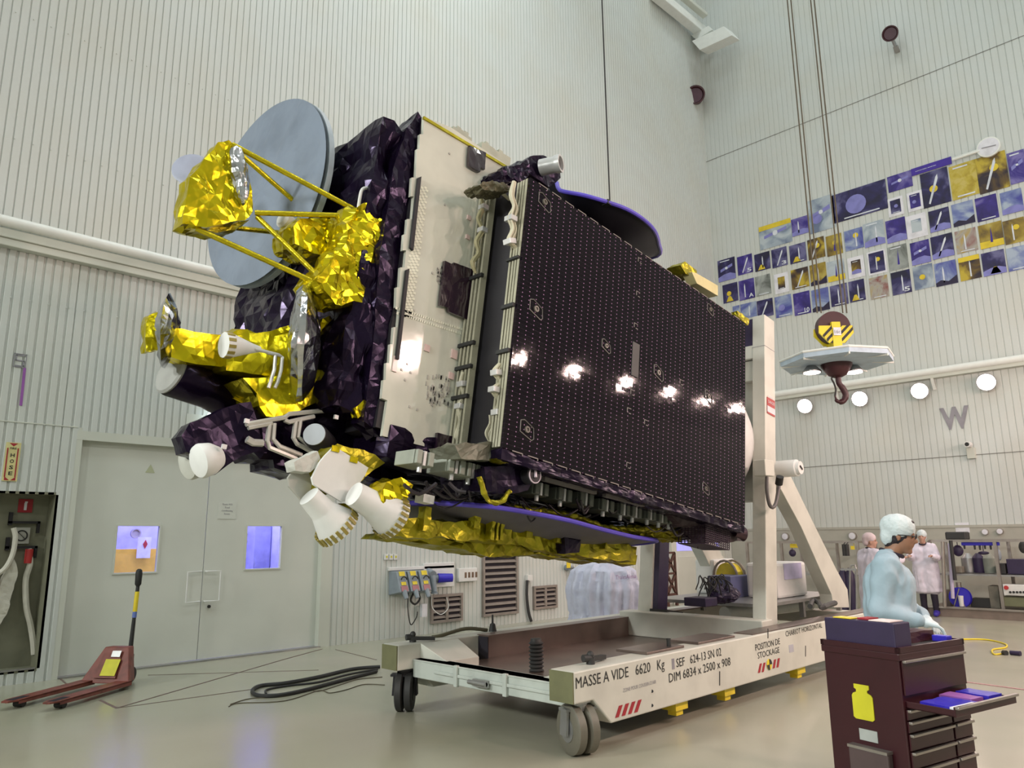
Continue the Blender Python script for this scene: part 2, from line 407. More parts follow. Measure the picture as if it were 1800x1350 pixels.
ribbed(b, 'y', XR, YN - 7, YL, 0, 5.55, .15, .012, .014); ribbed(b, 'y', XR, YN - 7, YL, 5.55, ZC, .15, .012, .014)
b.build('wall_right', m_wall, kind='structure', norecalc=True, org=(XR, 4, 0))
b = MB(); ribbed(b, 'x', YN, XB, XR, 0, ZC, .3, .02, .02, inward=1); b.build('wall_near', m_wall, kind='structure', norecalc=True, org=(5, YN, 0))
b = MB(); b.box(XB - .1, XB, YN, YL, 0, ZC); b.build('wall_back', m_wall2, kind='structure')
b = MB(); b.box(XB, XR, YN, YL, ZC, ZC + .1); b.build('ceiling', m_ceil, kind='structure')
b = MB(); b.box(XB, XR + .1, YN - .1, YL + 2.6, -.1, 0); b.build('floor', m_floor, kind='structure')
# horizontal ledges with a round white lip on both walls
b = MB(); b.box(XB, XR, YL - .16, YL, 5.48, 5.60); b.box(XB, XR, YL - .13, YL, 5.38, 5.48); b.build('trim_1', m_wall2, kind='structure', bevel=.01)
b = MB(); b.cyl((XB, YL - .17, 5.68), (XR, YL - .17, 5.68), .075, n=14)
b.build('trim_2', m_pipe, kind='structure', smooth='auto')
b = MB(); b.box(XR - .2, XR, YN, YL - .2, 5.36, 5.44); b.build('trim_3', m_wall2, kind='structure')
b = MB(); b.cyl((XR - .2, YN, 5.52), (XR - .2, YL - .2, 5.52), .085, n=14)
for y in (3.0, 5.3, 7.6): b.beam((XR - .02, y, 5.1), (XR - .17, y, 5.4), .06, .05)
b.build('trim_4', m_pipe, kind='structure', smooth='auto')
b = MB()
for z in (3.45, 13.3): b.box(XR - .008, XR + .004, YN, YL, z, z + .015)
b.build('trim_5', mat('seam_shadow_gap', (.2, .2, .18), .7), kind='structure')
b = MB(); b.box(XR - .03, XR, YN, YL, 0, 1.80); b.box(XR - .045, XR, YN, YL, 1.80, 1.86); b.build('wall_right_lower_band', mat('wainscot', (.42, .41, .35), .5, var=.02), kind='structure')
# corner folds, upper cable tray
b = MB()
p = X(1205, 0, XR - .6); 
b.beam(Y(1150, -12, 10.8), X(1236, 58, 19.8), .30, .28); b.build('trim_6', m_pipe, kind='structure', bevel=.02)
b = MB(); b.beam(Y(1192, -12, 10.6), X(1240, 28, 19.5), .2, .12); b.build('trim_7', m_wall2, kind='structure', bevel=.02)
# ---- double door in its recess
b = MB()
b.box(2.90, 3.0, YL + .002, YL + .2, 0, 3.16); b.box(2.93, 6.86, YL, YL + .2, 3.0, 3.12); b.box(6.66, 6.86, YL - .01, YL + .2, 0, 3.12)
b.build('door_frame', m_wall2, kind='structure')
def leaf(name, x0, x1, wx0, wx1, wz0, wz1, hx, hdir):
    b = MB(); y0, y1 = YL + .10, YL + .16; z0, z1 = .02, 3.0
    b.box(x0, wx0, y0, y1, z0, z1); b.box(wx1, x1, y0, y1, z0, z1); b.box(wx0, wx1, y0, y1, z0, wz0); b.box(wx0, wx1, y0, y1, wz1, z1)
    d = b.build(name, m_door, kind='structure', org=(x0, y0, 0))
    b = MB(); f = .022
    for q in ((wx0 - f, wx1 + f, wz0 - f, wz0), (wx0 - f, wx1 + f, wz1, wz1 + f), (wx0 - f, wx0, wz0, wz1), (wx1, wx1 + f, wz0, wz1)): b.box(q[0], q[1], y0 - .012, y0, q[2], q[3])
    b.build('window_frame', m_wall2, d)
    b = MB(); b.box(wx0, wx1, y0 + .028, y0 + .034, wz0, wz1); b.build('window_pane', m_glass, d)
    b = MB(); hz = 1.24
    b.tube([Vector(q) for q in ((hx, y0, hz), (hx, y0 - .06, hz), (hx + hdir, y0 - .06, hz), (hx + hdir, y0 - .06, hz - .42), (hx, y0 - .06, hz - .42), (hx, y0, hz - .42))], .011, n=8)
    b.build('handle', m_white, d, smooth='auto'); return d
dl = leaf('door_1', 3.0, 4.775, 3.57, 4.12, 1.26, 1.88, 4.74, -.20)
dr = leaf('door_2', 4.785, 6.66, 5.42, 5.99, 1.25, 1.885, 4.82, .20)
b = MB(); b.cyl((4.90, YL + .1, .74), (4.90, YL + .075, .74), .022); b.build('lock_cylinder', m_ink, dr)
b = MB(); b.box(4.94, 5.22, YL + .094, YL + .1, 1.99, 2.24); nt_ = b.build('door_notice', m_door)
tag(nt_, 'small printed paper notice on the right door leaf above its handle', 'notice')
for i, s in enumerate(('Room 4101', 'Fuel', 'Conditioning', 'Room')):
    w_ = (.15, .07, .17, .09)[i]; z = 2.195 - i * .047
    text_mesh(s, 'lettering', (5.08 - w_ / 2, YL + .094, z), (5.08 + w_ / 2, YL + .094, z), (5.08 - w_ / 2, YL + .094, z + .028), m_inkg, nt_, nrm=(0, -1, 0))
b = MB()
b.prism([(3.86, YL + .097, 2.62), (3.99, YL + .097, 2.62), (3.925, YL + .097, 2.74)], (0, .003, 0)); o = b.build('warning_sticker', mat('pale_green_sticker', (.45, .48, .32), .6)); tag(o, 'faded triangular sticker high on the left door leaf', 'sticker')
# lit room behind the doors
def cell_room(x0, x1):
    b = MB(); y0, y1 = YL + .22, YL + 2.4
    b.box(x0, x1, y1, y1 + .05, 0, 2.9); b.box(x0 - .05, x0, y0, y1, 0, 2.9); b.box(x1, x1 + .05, y0, y1, 0, 2.9); b.box(x0, x1, y0, y1, 2.85, 2.9)
    return b.build('wall_inner_room', m_sky, kind='structure')
cell_room(3.05, 6.62)
area('room_light', (4.3, YL + 1.3, 2.8), (0, 0, 0), 1.6, 1.0, 75, (.62, .60, 1.0)); area('room_light', (5.8, YL + 1.3, 2.8), (0, 0, 0), 1.4, 1.0, 95, (.62, .60, 1.0))
b = MB(); b.box(3.3, 5.0, YL + 1.55, YL + 1.75, .0, 1.56); b.box(3.3, 4.75, YL + 1.53, YL + 1.55, 1.02, 1.10)
o = b.build('yellow_container', mat('yellow_panel', (.85, .52, .06), .5)); tag(o, 'yellow container seen through the left door window', 'container')
b = MB(); b.box(4.33, 4.53, YL + 1.5, YL + 1.52, 1.42, 1.74); o = b.build('white_placard', m_paper); tag(o, 'white placard with a red diamond, seen through the left door window', 'placard')
b = MB(); b.prism([(4.44, YL + 1.495, 1.56), (4.475, YL + 1.495, 1.63), (4.44, YL + 1.495, 1.70), (4.405, YL + 1.495, 1.63)], (0, -.004, 0)); b.build('red_diamond', m_red, o)
for (cx, cz, lab) in ((4.42, 1.80, 'round gauge on the wall seen through the left door window'), (6.28, 1.72, 'round porthole ring seen at the left of the right door window')):
    b = MB(); b.lathe((cx, YL + 1.9, cz), (0, -1, 0), ((0, .08), (.03, .08), (.03, .06), (.01, .055)), n=20); o = b.build('round_gauge', m_inkg, smooth='auto'); tag(o, lab, 'gauge')
b = MB(); b.box(6.30, 6.60, YL + 1.6, YL + 2.3, 0, 1.95); b.box(6.32, 6.56, YL + 1.58, YL + 1.6, 1.2, 1.35); o = b.build('equipment_cabinet', mat('cabinet_grey_blue', (.30, .30, .5), .5)); tag(o, 'blue-lit equipment cabinet behind the right door window', 'cabinet')
# ---- fire hose niche at the left edge
b = MB(); x0, x1, z0, z1, yb = 1.4, 2.76, .16, 2.27, YL + .30
b.box(x0, x1, yb, yb + .03, z0, z1); b.box(x0 - .03, x0, YL, yb, z0, z1); b.box(x1, x1 + .03, YL, yb, z0, z1); b.box(x0, x1, YL, yb, z0 - .03, z0); b.box(x0, x1, YL, yb, z1, z1 + .03)
b.build('wall_niche', m_niche, kind='structure')
b = MB(); b.box(1.4, 2.74, YL - .01, YL + .02, .155, .175); b.build('trim_niche', m_steel, kind='structure')
sg = thing('hose_sign', 'tall yellow and red sign with HOSE in vertical letters, above the fire hose niche', 'sign', (2.23, YL, 2.4))
hs0, hs1 = Y(13, 777, YL - .01), Y(24, 847, YL - .01)
b = MB(); b.box(2.15, 2.31, YL - .012, YL - .002, 2.42, 2.90); b.build('board', mat('sign_yellow', (.66, .60, .28), .5), sg)
b = MB()
for xx in (2.172, 2.282): b.box(xx - .007, xx + .007, YL - .015, YL - .012, 2.47, 2.83)
b.prism([(2.185, YL - .014, 2.89), (2.275, YL - .014, 2.89), (2.23, YL - .014, 2.85)], (0, .002, 0)); b.prism([(2.17, YL - .014, 2.43), (2.225, YL - .014, 2.43), (2.17, YL - .014, 2.475)], (0, .002, 0)); b.prism([(2.29, YL - .014, 2.43), (2.235, YL - .014, 2.43), (2.29, YL - .014, 2.475)], (0, .002, 0))
b.build('border_marks', m_redink, sg)
for i, ch in enumerate('HOSE'):
    z = 2.72 - i * .075; text_mesh(ch, 'lettering', (2.208, YL - .012, z), (2.252, YL - .012, z), (2.208, YL - .012, z + .045), m_ink, sg, nrm=(0, -1, 0), bold=.02)
text_mesh('FIRE', 'lettering', (2.195, YL - .012, 2.815), (2.265, YL - .012, 2.815), (2.195, YL - .012, 2.84), m_ink, sg, nrm=(0, -1, 0), bold=.02)
ys = YL + .295
b = MB(); b.box(2.42, 2.58, ys - .01, ys, 2.05, 2.22); es = b.build('extinguisher_sign', m_redink); tag(es, 'small square red sign with a white extinguisher symbol, inside the niche', 'sign')
b = MB(); b.box(2.485, 2.515, ys - .015, ys - .01, 2.08, 2.17); b.box(2.49, 2.52, ys - .015, ys - .01, 2.17, 2.19); b.build('symbol', m_paper, es)
b = MB(); b.box(2.40, 2.58, ys - .03, ys, 1.66, 1.86); ns = b.build('square_valve_plate', mat('plate_grey', (.4, .4, .36), .5)); tag(ns, 'grey square plate with a barred circle, inside the fire hose niche', 'plate')
b = MB(); b.tube([(2.49 + .062 * math.cos(k * PI / 14), ys - .034, 1.76 + .062 * math.sin(k * PI / 14)) for k in range(29)], .008, n=6); b.beam((2.445, ys - .035, 1.805), (2.535, ys - .035, 1.715), .015, .006); b.build('barred_circle', m_ink, ns)
for (z, lb) in ((1.91, 'black bracket above the square plate in the niche'), (1.60, 'black bracket below the square plate in the niche')):
    b = MB(); b.box(2.33, 2.68, ys - .05, ys - .02, z, z + .03); b.box(2.33, 2.37, ys - .05, ys, z - .02, z + .14); b.box(2.65, 2.68, ys - .05, ys, z - .12, z + .03); o = b.build('wall_bracket', m_blackm); tag(o, lb, 'bracket')
b = MB(); b.tube([Y(u, v, YL + .2) for u, v in ((50, 965), (53, 990), (46, 1015), (45, 1040), (47, 1070), (53, 1095), (58, 1125), (60, 1150))], .035, n=8, smooth=5)
fh = b.build('fire_hose', m_hose, smooth=True); tag(fh, 'flat cream fire hose hanging down the right of the niche', 'hose')
b = MB(); b.cyl(Y(52, 965, YL + .2), Y(49, 990, YL + .2), .045); b.build('red_coupling', m_red, fh)
b = MB(); b.tube([Y(u, v, YL + .12) for u, v in ((24, 928), (27, 945), (22, 975), (8, 1000), (-14, 1015))], .03, n=8, smooth=5); o = b.build('fire_hose', m_hose, smooth=True); tag(o, 'curved cream hose at the left edge of the niche', 'hose')
b = MB(); b.prism([Y(u, v, YL + .15) for u, v in ((22, 980), (32, 1005), (24, 1035), (10, 1080), (-8, 1110), (-8, 1050), (8, 1010))], (0, .08, 0)); b.crumple(.06, .012, 6); o = b.build('canvas_bag', m_hose); tag(o, 'folded cream canvas hanging below the curved hose in the niche', 'canvas')
b = MB(); b.box(1.9, 2.03, YL + .05, YL + .2, 1.0, 1.35); b.box(1.88, 2.05, YL + .04, YL + .06, .98, 1.0); o = b.build('hose_box', m_redink); tag(o, 'dark red box at the lower left edge of the niche', 'box')
# ---- marks on the left wall
b = MB(); b.beam(Y(43.5, 647, YL - .006), Y(36.5, 713, YL - .006), .008, .03, up=(1, 0, 0)); o = b.build('purple_stripe', m_purple); tag(o, 'thin vertical purple stripe painted on the left wall', 'stripe')
p = Y(35, 634, YL); b = MB()
for q in ((-.05, .05, -.075, -.06), (-.05, .05, .06, .075), (-.05, .05, -.008, .008), (-.05, -.035, 0, .07), (.035, .05, -.07, 0), (-.07, -.062, -.09, .09), (.062, .07, -.09, .09), (-.07, .07, .082, .09), (-.07, .07, -.09, -.082)): b.box(p[0] + q[0], p[0] + q[1], YL - .008, YL, p[2] + q[2], p[2] + q[3])
o = b.build('letter_sign', m_inkg); tag(o, 'small square outlined letter S above the purple stripe', 'sign')
b = MB(); p = Y(329, 717, YL); b.box(p[0], p[0] + .34, YL - .012, YL, 3.16, 3.50); o = b.build('radiation_notice', m_door); tag(o, 'square pale notice with a small yellow and black trefoil, above the double door', 'notice')
b = MB(); b.lathe((p[0] + .17, YL - .012, 3.24), (0, -1, 0), ((0, .035), (.003, .035)), n=12); b.build('trefoil_ground', m_yel, o)
b = MB()
for k in range(3):
    a = PI / 2 + k * 2 * PI / 3; c = (p[0] + .17, YL - .017, 3.24)
    b.prism([(c[0], c[1], c[2]), (c[0] + .03 * math.cos(a - .5), c[1], c[2] + .03 * math.sin(a - .5)), (c[0] + .03 * math.cos(a + .5), c[1], c[2] + .03 * math.sin(a + .5))], (0, -.002, 0))
b.build('trefoil', m_ink, o)
pl = Y(375, 731, YL - .14)
t = thing('door_lamp', 'small bright round lamp on the wall beside the trefoil notice', 'lamp', (pl[0], YL, pl[2]))
b = MB(); b.cyl((pl[0], YL, pl[2]), (pl[0], YL - .06, pl[2]), .05); b.build('base', m_white, t); b = MB(); b.ball((pl[0], YL - .12, pl[2]), .075); b.build('bulb', mat('cool_bulb', (1, 1, 1), .5, emit=(.75, .92, 1.0), estr=6), t, smooth=True)
# ---- louvres and fittings on the left wall behind the cart
def louvre(name, x0, x1, z0, z1, n, mull, label, cat='vent'):
    t = thing(name, label, cat, ((x0 + x1) / 2, YL, z0)); f = .05
    b = MB(); b.box(x0, x1, YL - .01, YL - .002, z0, z1); b.build('recess', m_dark, t)
    b = MB(); b.box(x0 - f, x1 + f, YL - .06, YL, z1, z1 + f); b.box(x0 - f, x1 + f, YL - .06, YL, z0 - f, z0); b.box(x0 - f, x0, YL - .06, YL, z0, z1); b.box(x1, x1 + f, YL - .06, YL, z0, z1)
    if mull: b.box((x0 + x1) / 2 - .03, (x0 + x1) / 2 + .03, YL - .055, YL - .01, z0, z1)
    b.build('frame', m_louv, t, bevel=.004)
    for k in range(n):
        z = z0 + (k + .5) * (z1 - z0) / n; b = MB(); h_ = (z1 - z0) / n * .42
        b.hexa([Vector(q) for q in ((x0, YL - .05, z - h_ * .5), (x1, YL - .05, z - h_ * .5), (x1, YL - .012, z + h_ * .3), (x0, YL - .012, z + h_ * .3), (x0, YL - .05, z - h_ * .5 + .014), (x1, YL - .05, z - h_ * .5 + .014), (x1, YL - .012, z + h_ * .3 + .014), (x0, YL - .012, z + h_ * .3 + .014))])
        b.build('slat', m_louv, t)
    return t
louvre('wall_louvre', 8.97, 9.63, .22, .62, 4, True, 'small two-bay louvred vent, under the switch boxes')
louvre('wall_louvre', 10.25, 11.12, .24, 1.85, 14, False, 'tall louvred vent on the ribbed wall, with many slats')
louvre('wall_louvre', 11.68, 12.30, .27, .64, 4, True, 'small two-bay louvred vent right of the tall vent')
for i, (u, lb) in enumerate(((678, 'leftmost of three small wall switches'), (686, 'middle of three small wall switches'), (694, 'rightmost of three small wall switches'))):
    p = Y(u, 979, YL); b = MB(); b.box(p[0] - .04, p[0] + .04, YL - .03, YL, p[2] - .05, p[2] + .05); o = b.build('wall_switch', m_white, bevel=.006); tag(o, lb + ' above the switch boxes', 'switch', 'small wall switches')
    b = MB(); b.box(p[0] - .012, p[0] + .016, YL - .036, YL - .03, p[2] - .015, p[2] + .02); b.build('rocker', m_ylab, o)
bp = thing('switch_panel', 'white wall panel holding the row of grey interlocked sockets', 'panel', (8.6, YL, 1.0))
a0, a1 = Y(681, 1002, YL), Y(795, 1000, YL)
b = MB(); b.box(a0[0], a1[0], YL - .06, YL, 1.13, 1.19); b.box(Y(742, 1000, YL)[0], a1[0], YL - .06, YL, .80, 1.24); b.build('backplate', m_white, bp, bevel=.01)
for i, (u, lb) in enumerate(((705, 'grey industrial interlocked socket with yellow label, left of three in the row'), (724.5, 'grey industrial interlocked socket with yellow label, middle of three in the row'), (744, 'grey industrial interlocked socket with yellow label, right of three in the row'))):
    p = Y(u, 1022, YL - .2); t = thing('interlocked_socket', lb, 'socket', (p[0], YL, .85), group='interlocked wall sockets')
    x = p[0]; b = MB(); yw_ = YL - .002 if i < 2 else YL - .063
    b.loft([Vector((x - .12, yw_, 1.125)), Vector((x + .12, yw_, 1.125)), Vector((x + .12, yw_, .72)), Vector((x - .12, yw_, .72))], [Vector((x - .10, YL - .20, 1.12)), Vector((x + .10, YL - .20, 1.12)), Vector((x + .10, YL - .32, .78)), Vector((x - .10, YL - .32, .78))])
    b.build('housing', m_greypl, t, bevel=.012)
    s0 = Vector((x, YL - .205, 1.12)); s1 = Vector((x, YL - .322, .79)); dd = s1 - s0; nn = Vector((0, -.94, -.33))
    def plate(f0, f1, w_, m__, nm):
        b = MB(); q = s0 + dd * f0; r_ = s0 + dd * f1
        b.hexa([Vector(v) for v in ((q[0] - w_, q[1], q[2]), (q[0] + w_, q[1], q[2]), (r_[0] + w_, r_[1], r_[2]), (r_[0] - w_, r_[1], r_[2]))] + [Vector(v) + nn * .006 for v in ((q[0] - w_, q[1], q[2]), (q[0] + w_, q[1], q[2]), (r_[0] + w_, r_[1], r_[2]), (r_[0] - w_, r_[1], r_[2]))]); b.build(nm, m__, t)
    plate(0, .22, .06, m_yel, 'yellow_label'); plate(.52, .68, .05, m_yel, 'yellow_label'); plate(.72, .98, .07, mat('dusty_pink', (.42, .18, .20), .6), 'socket_face')
    b = MB(); c = s0 + dd * .42; b.tube([c + Vector((.06 * math.cos(a), -.03, .05 * math.sin(a))) for a in [k * PI / 6 for k in range(7)]], .012, n=6); b.build('rotary_handle', m_ink, t)
    b = MB(); b.cyl(s1 + Vector((0, .03, .01)), s1 + Vector((.01, -.03, -.12)), .05, .035, n=14); b.build('cable_plug', m_greypl, t, smooth='auto')
p = Y(759, 1020, YL - .15); t = thing('round_socket', 'round grey angled socket between the interlocked sockets and the blue plug', 'socket', (p[0], YL, .8))
b = MB(); b.cyl(p + Vector((0, .12, .13)), p + Vector((0, -.02, .08)), .09, n=18); b.cyl(p + Vector((0, 0, .08)), p + Vector((.02, -.05, -.2)), .07, .05, n=16); b.cyl(p + Vector((.02, -.05, -.2)), p + Vector((.02, -.05, -.23)), .065, n=16); b.build('body', m_greypl, t, smooth='auto')
p = Y(785, 1016, YL - .2); t = thing('power_plug', 'blue and purple power plug pushed into the wall panel', 'plug', (p[0], YL, 1.0))
b = MB(); b.cyl(p + Vector((-.12, .1, 0)), p + Vector((.12, -.02, 0)), .085, .075, n=18); b.build('body', m_bluepl, t, smooth='auto'); b = MB(); b.cyl(p + Vector((-.25, .14, -.01)), p + Vector((-.12, .1, 0)), .05, .06, n=16); b.build('grey_collar', m_greypl, t, smooth='auto')
for i, (pts, r_, m__, lb) in enumerate(((((728, 1040), (722, 1055), (730, 1062), (738, 1052), (733, 1038)), .018, m_ink, 'short black cable loop under the interlocked sockets'),
        (((718, 1035), (717, 1070), (722, 1098), (732, 1085), (734, 1075)), .010, m_ink, 'long black cable hanging down from the left interlocked socket'),
        (((759, 1045), (760, 1068), (775, 1080), (788, 1068), (785, 1050)), .008, m_white, 'thin white cable loop in front of the small left louvre'))):
    b = MB(); b.tube([Y(u, v, YL - .16) for u, v in pts], r_, n=7, smooth=6); o = b.build('hanging_cable', m__, smooth=True); tag(o, lb, 'cable')
p = Y(737, 1072, YL); b = MB(); b.box(p[0] - .06, p[0] + .05, YL - .16, YL - .1, p[2] - .11, p[2] + .11); o = b.build('cable_tag', m_paper); tag(o, 'blank white tag on the hanging black cable', 'tag')
p0, p1 = Y(802, 999, YL), Y(834, 1019, YL)
t = thing('outlet_box', 'cream wall box with two sockets left of the tall louvre', 'outlet', ((p0[0] + p1[0]) / 2, YL, p1[2]))
b = MB(); b.box(p0[0], p1[0], YL - .08, YL, p1[2] - .02, p0[2]); b.build('housing', m_white, t, bevel=.012)
b = MB()
for k in range(4):
    x = p0[0] + .14 + k * .09; b.box(x, x + .05, YL - .085, YL - .08, p1[2] + .05, p1[2] + .15)
b.build('socket_slots', mat('socket_brown', (.16, .10, .06), .6), t)
b = MB(); b.tube([Y(u, v, YL - .06) for u, v in ((927, 1020), (926, 1045), (929, 1075), (934, 1092))], .03, n=8, smooth=4); o = b.build('drain_pipe', m_rubber, smooth=True); tag(o, 'dark vertical pipe on the wall between the tall and the right louvre', 'pipe')
p = Y(927, 1017, YL); b = MB(); b.box(p[0] - .07, p[0] + .08, YL - .08, YL, p[2] - .04, p[2] + .07); o = b.build('junction_box', m_white); tag(o, 'small cream junction box above the dark vertical pipe', 'junction box')
p = Y(1002, 998, YL - .12); t = thing('wall_valve', 'wall valve with yellow tag and looped black hose', 'valve', (p[0], YL, p[2]))
b = MB(); b.cyl(p + Vector((0, .12, 0)), p, .06); b.cyl(p + Vector((-.12, 0, .03)), p + Vector((.1, 0, 0)), .035); b.build('body', m_greypl, t, smooth='auto'); b = MB(); b.box(p[0] - .16, p[0] - .04, p[1] - .05, p[1] - .04, p[2], p[2] + .12); b.build('yellow_tag', m_yel, t)
b = MB(); b.tube([Y(u, v, YL - .16) for u, v in ((1008, 1000), (1012, 1012), (1024, 1017), (1030, 1010), (1018, 1004), (1009, 1000), (1010, 1018))], .022, n=7, smooth=5); b.build('black_hose', m_ink, t, smooth=True)
p = Y(1050, 1030, YL - .14); t = thing('fire_extinguisher', 'red wall fire extinguisher with white label, beside the plastic-wrapped load', 'fire extinguisher', (p[0], YL, .35))
x = p[0]; zt = Y(1050, 1016, YL - .14)[2]; zb = Y(1050, 1051, YL - .14)[2]
b = MB(); b.lathe((x, YL - .14, zb), (0, 0, 1), ((0, .06), (.02, .085), (zt - zb - .08, .085), (zt - zb - .02, .05), (zt - zb, .03)), n=20); b.build('cylinder', m_red, t, smooth='auto')
b = MB(); b.cyl((x, YL - .14, zb + (zt - zb) * .32), (x, YL - .14, zb + (zt - zb) * .58), .087, n=20); b.build('label_band', m_paper, t, smooth='auto'); b = MB(); b.cyl((x, YL - .14, zt), (x, YL - .14, zt + .05), .025); b.box(x - .03, x + .03, YL - .06, YL, zb + .1, zt - .05); b.box(x - .05, x + .05, YL - .2, YL - .12, zt + .04, zt + .07); b.build('valve', m_ink, t)
p = Y(1040, 990, YL); b = MB(); b.box(p[0] - .13, p[0] + .13, YL - .02, YL, p[2] - .18, p[2] + .25); o = b.build('red_notice', m_redink); tag(o, 'dark red notice on the wall above the fire extinguisher', 'notice')
# ---- far doors in the left wall near the corner
b = MB(); x0, x1 = 16.9, 19.3
b.box(x0 - .12, x1 + .12, YL - .05, YL, 2.5, 2.62); b.box(x0 - .12, x0, YL - .05, YL, 0, 2.5); b.box(x1, x1 + .12, YL - .05, YL, 0, 2.5); b.build('door_frame', m_wall2, kind='structure')
for nm, xa, xb in (('door_3', x0, 18.08), ('door_4', 18.12, x1)):
    b = MB(); b.box(xa, xb, YL - .035, YL + .01, .01, 2.5); d = b.build(nm, m_door, kind='structure', org=(xa, YL, 0))
    b = MB(); b.box(xa + .18, xb - .18, YL - .04, YL - .034, .15, 1.15); b.box(xa + .18, xb - .18, YL - .04, YL - .034, 1.85, 2.35); b.build('raised_panel', m_wall2, d, bevel=.004)
    b = MB(); b.box(xa + .14, xb - .14, YL - .042, YL - .034, 1.30, 1.62); b.build('window_pane', mat('lit_blue_pane', (.4, .4, .9), .2, emit=(.33, .33, .95), estr=.8), d)
b = MB(); b.box(17.0, 18.6, YL - .9, YL - .5, .05, .12); b.box(17.0, 17.08, YL - .9, YL - .5, 0, .05); b.box(18.5, 18.6, YL - .9, YL - .5, 0, .05); o = b.build('low_step', m_rubber); tag(o, 'low dark step on the floor in front of the far double door', 'step')
p0, p1 = Y(1170, 972, 10.7), Y(1189, 1044, 10.7)
b = MB(); xa, xb, za, zb = p0[0], p1[0], p1[2], p0[2]
for q in (((xa, za), (xb, za)), ((xa, zb), (xb, zb)), ((xa, za), (xa, zb)), ((xb, za), (xb, zb)), ((xa, (za + zb) / 2), (xb, (za + zb) / 2)), ((xa, za), (xb, (za + zb) / 2)), ((xb, za), (xa, (za + zb) / 2)), ((xa, (za + zb) / 2), (xb, zb)), ((xb, (za + zb) / 2), (xa, zb))):
    b.beam((q[0][0], 10.7, q[0][1]), (q[1][0], 10.7, q[1][1]), .05, .05)
b.box(xa, xb, 10.75, 10.95, za - .2, za - .03)
for xx in (xa, xb): b.box(xx - .03, xx + .03, 10.67, 10.73, 0, za)
o = b.build('lattice_frame', mat('rust_brown', (.10, .045, .035), .6)); tag(o, 'rust-brown open lattice frame against the wall beside the far door', 'frame')
# ================================================================== LAMPS
def wall_lamp(x, y, z, d, label, group, power=0):
    d = Vector(d); t = thing('flood_lamp', label, 'lamp', (x, y, z), group=group); p = Vector((x, y, z))
    q = .62 if 'behind' in group else 1.0
    b = MB(); b.lathe(p, d, ((0, .05), (.02, .10), (.16, .19 * q), (.22, .21 * q), (.22, .19 * q)), n=22); b.build('housing', m_steel, t, smooth='auto')
    b = MB(); b.cyl(p + d * .20, p + d * .225, .185 * q, n=22); b.build('lens', m_lamp, t)
    if power:
        l = bpy.data.lights.new('lamp_light', 'AREA'); l.shape = 'DISK'; l.size = .36 * q; l.energy = power; l.color = (1.0, .72, .64)
        o = bpy.data.objects.new('lamp_light', l); o.location = p + d * .24; o.rotation_euler = d.to_track_quat('-Z', 'Y').to_euler(); COL.objects.link(o)
    return t
for i, (y, lb) in enumerate(((8.46, 'first glowing flood lamp under the ledge, nearest the hook'), (7.02, 'second glowing flood lamp from the left under the ledge'), (5.60, 'third glowing flood lamp under the ledge, left of the W'), (4.18, 'largest glowing flood lamp under the ledge, right of the W'))):
    dd = Vector((-.95, -.12, -.28)).normalized()
    wall_lamp(XR - .02, y + .01, 5.14, dd, lb, 'flood lamps under the ledge', 26)
for i, x in enumerate((4.9, 6.7, 8.5, 10.2, 11.93, 13.73, 15.48, 17.2, 18.9)):
    wall_lamp(x, YN + .02, 5.20, Vector((0, .93, -.37)), 'flood lamp in the row on the wall behind the camera', 'flood lamps behind the camera', 105)
def spot(p, aim, mount, label, s=1.0):
    t = thing('spotlight', label, 'spotlight', mount); p, aim, mount = Vector(p), Vector(aim).normalized(), Vector(mount)
    b = MB(); b.lathe(p - aim * .22 * s, aim, ((0, .08 * s), (.05 * s, .15 * s), (.3 * s, .19 * s), (.36 * s, .20 * s), (.36 * s, .17 * s), (.3 * s, .15 * s)), n=24); b.build('housing', m_hook, t, smooth='auto')
    b = MB(); b.cyl(p + aim * .09 * s, p + aim * .10 * s, .15 * s, n=24); b.build('lens', mat('spot_lens', (.10, .05, .07), .15), t)
    b = MB(); q = mount + (p - mount) * .35; b.beam(mount, q, .12 * s, .05 * s); b.beam(q + Vector((0, 0, 0)), p - Vector((0, 0, .05)), .05 * s, .16 * s); b.build('bracket', m_steel, t); return t
pp = X(1566, 60, XR - .45); spot(pp, (-.8, -.1, -.35), X(1578, 92, XR), 'round dark spotlight on a bracket high on the right wall')
pp = X(1222, 170, XR - .4); spot(pp, (-.7, -.45, -.2), X(1211, 192, XR - .1), 'round dark spotlight in the corner where the two walls meet', 1.5)
# white tray with baffle in the corner
t = thing('cable_tray', 'white angled tray sticking out from the corner below the cable duct', 'tray', X(1240, 75, XR))
b = MB(); pts = [X(u, v, XR - .9) for u, v in ((1216, 72), (1272, 46), (1287, 62), (1230, 88))]; b.prism(pts, Vector((.5, 0, .08))); b.build('lower_tray', m_pipe, t, bevel=.01)
b = MB(); pts = [X(u, v, XR - .5) for u, v in ((1215, 62), (1245, 45), (1252, 52), (1224, 70))]; b.prism(pts, Vector((.48, 0, 0))); b.build('upper_tray', m_pipe, t, bevel=.01)
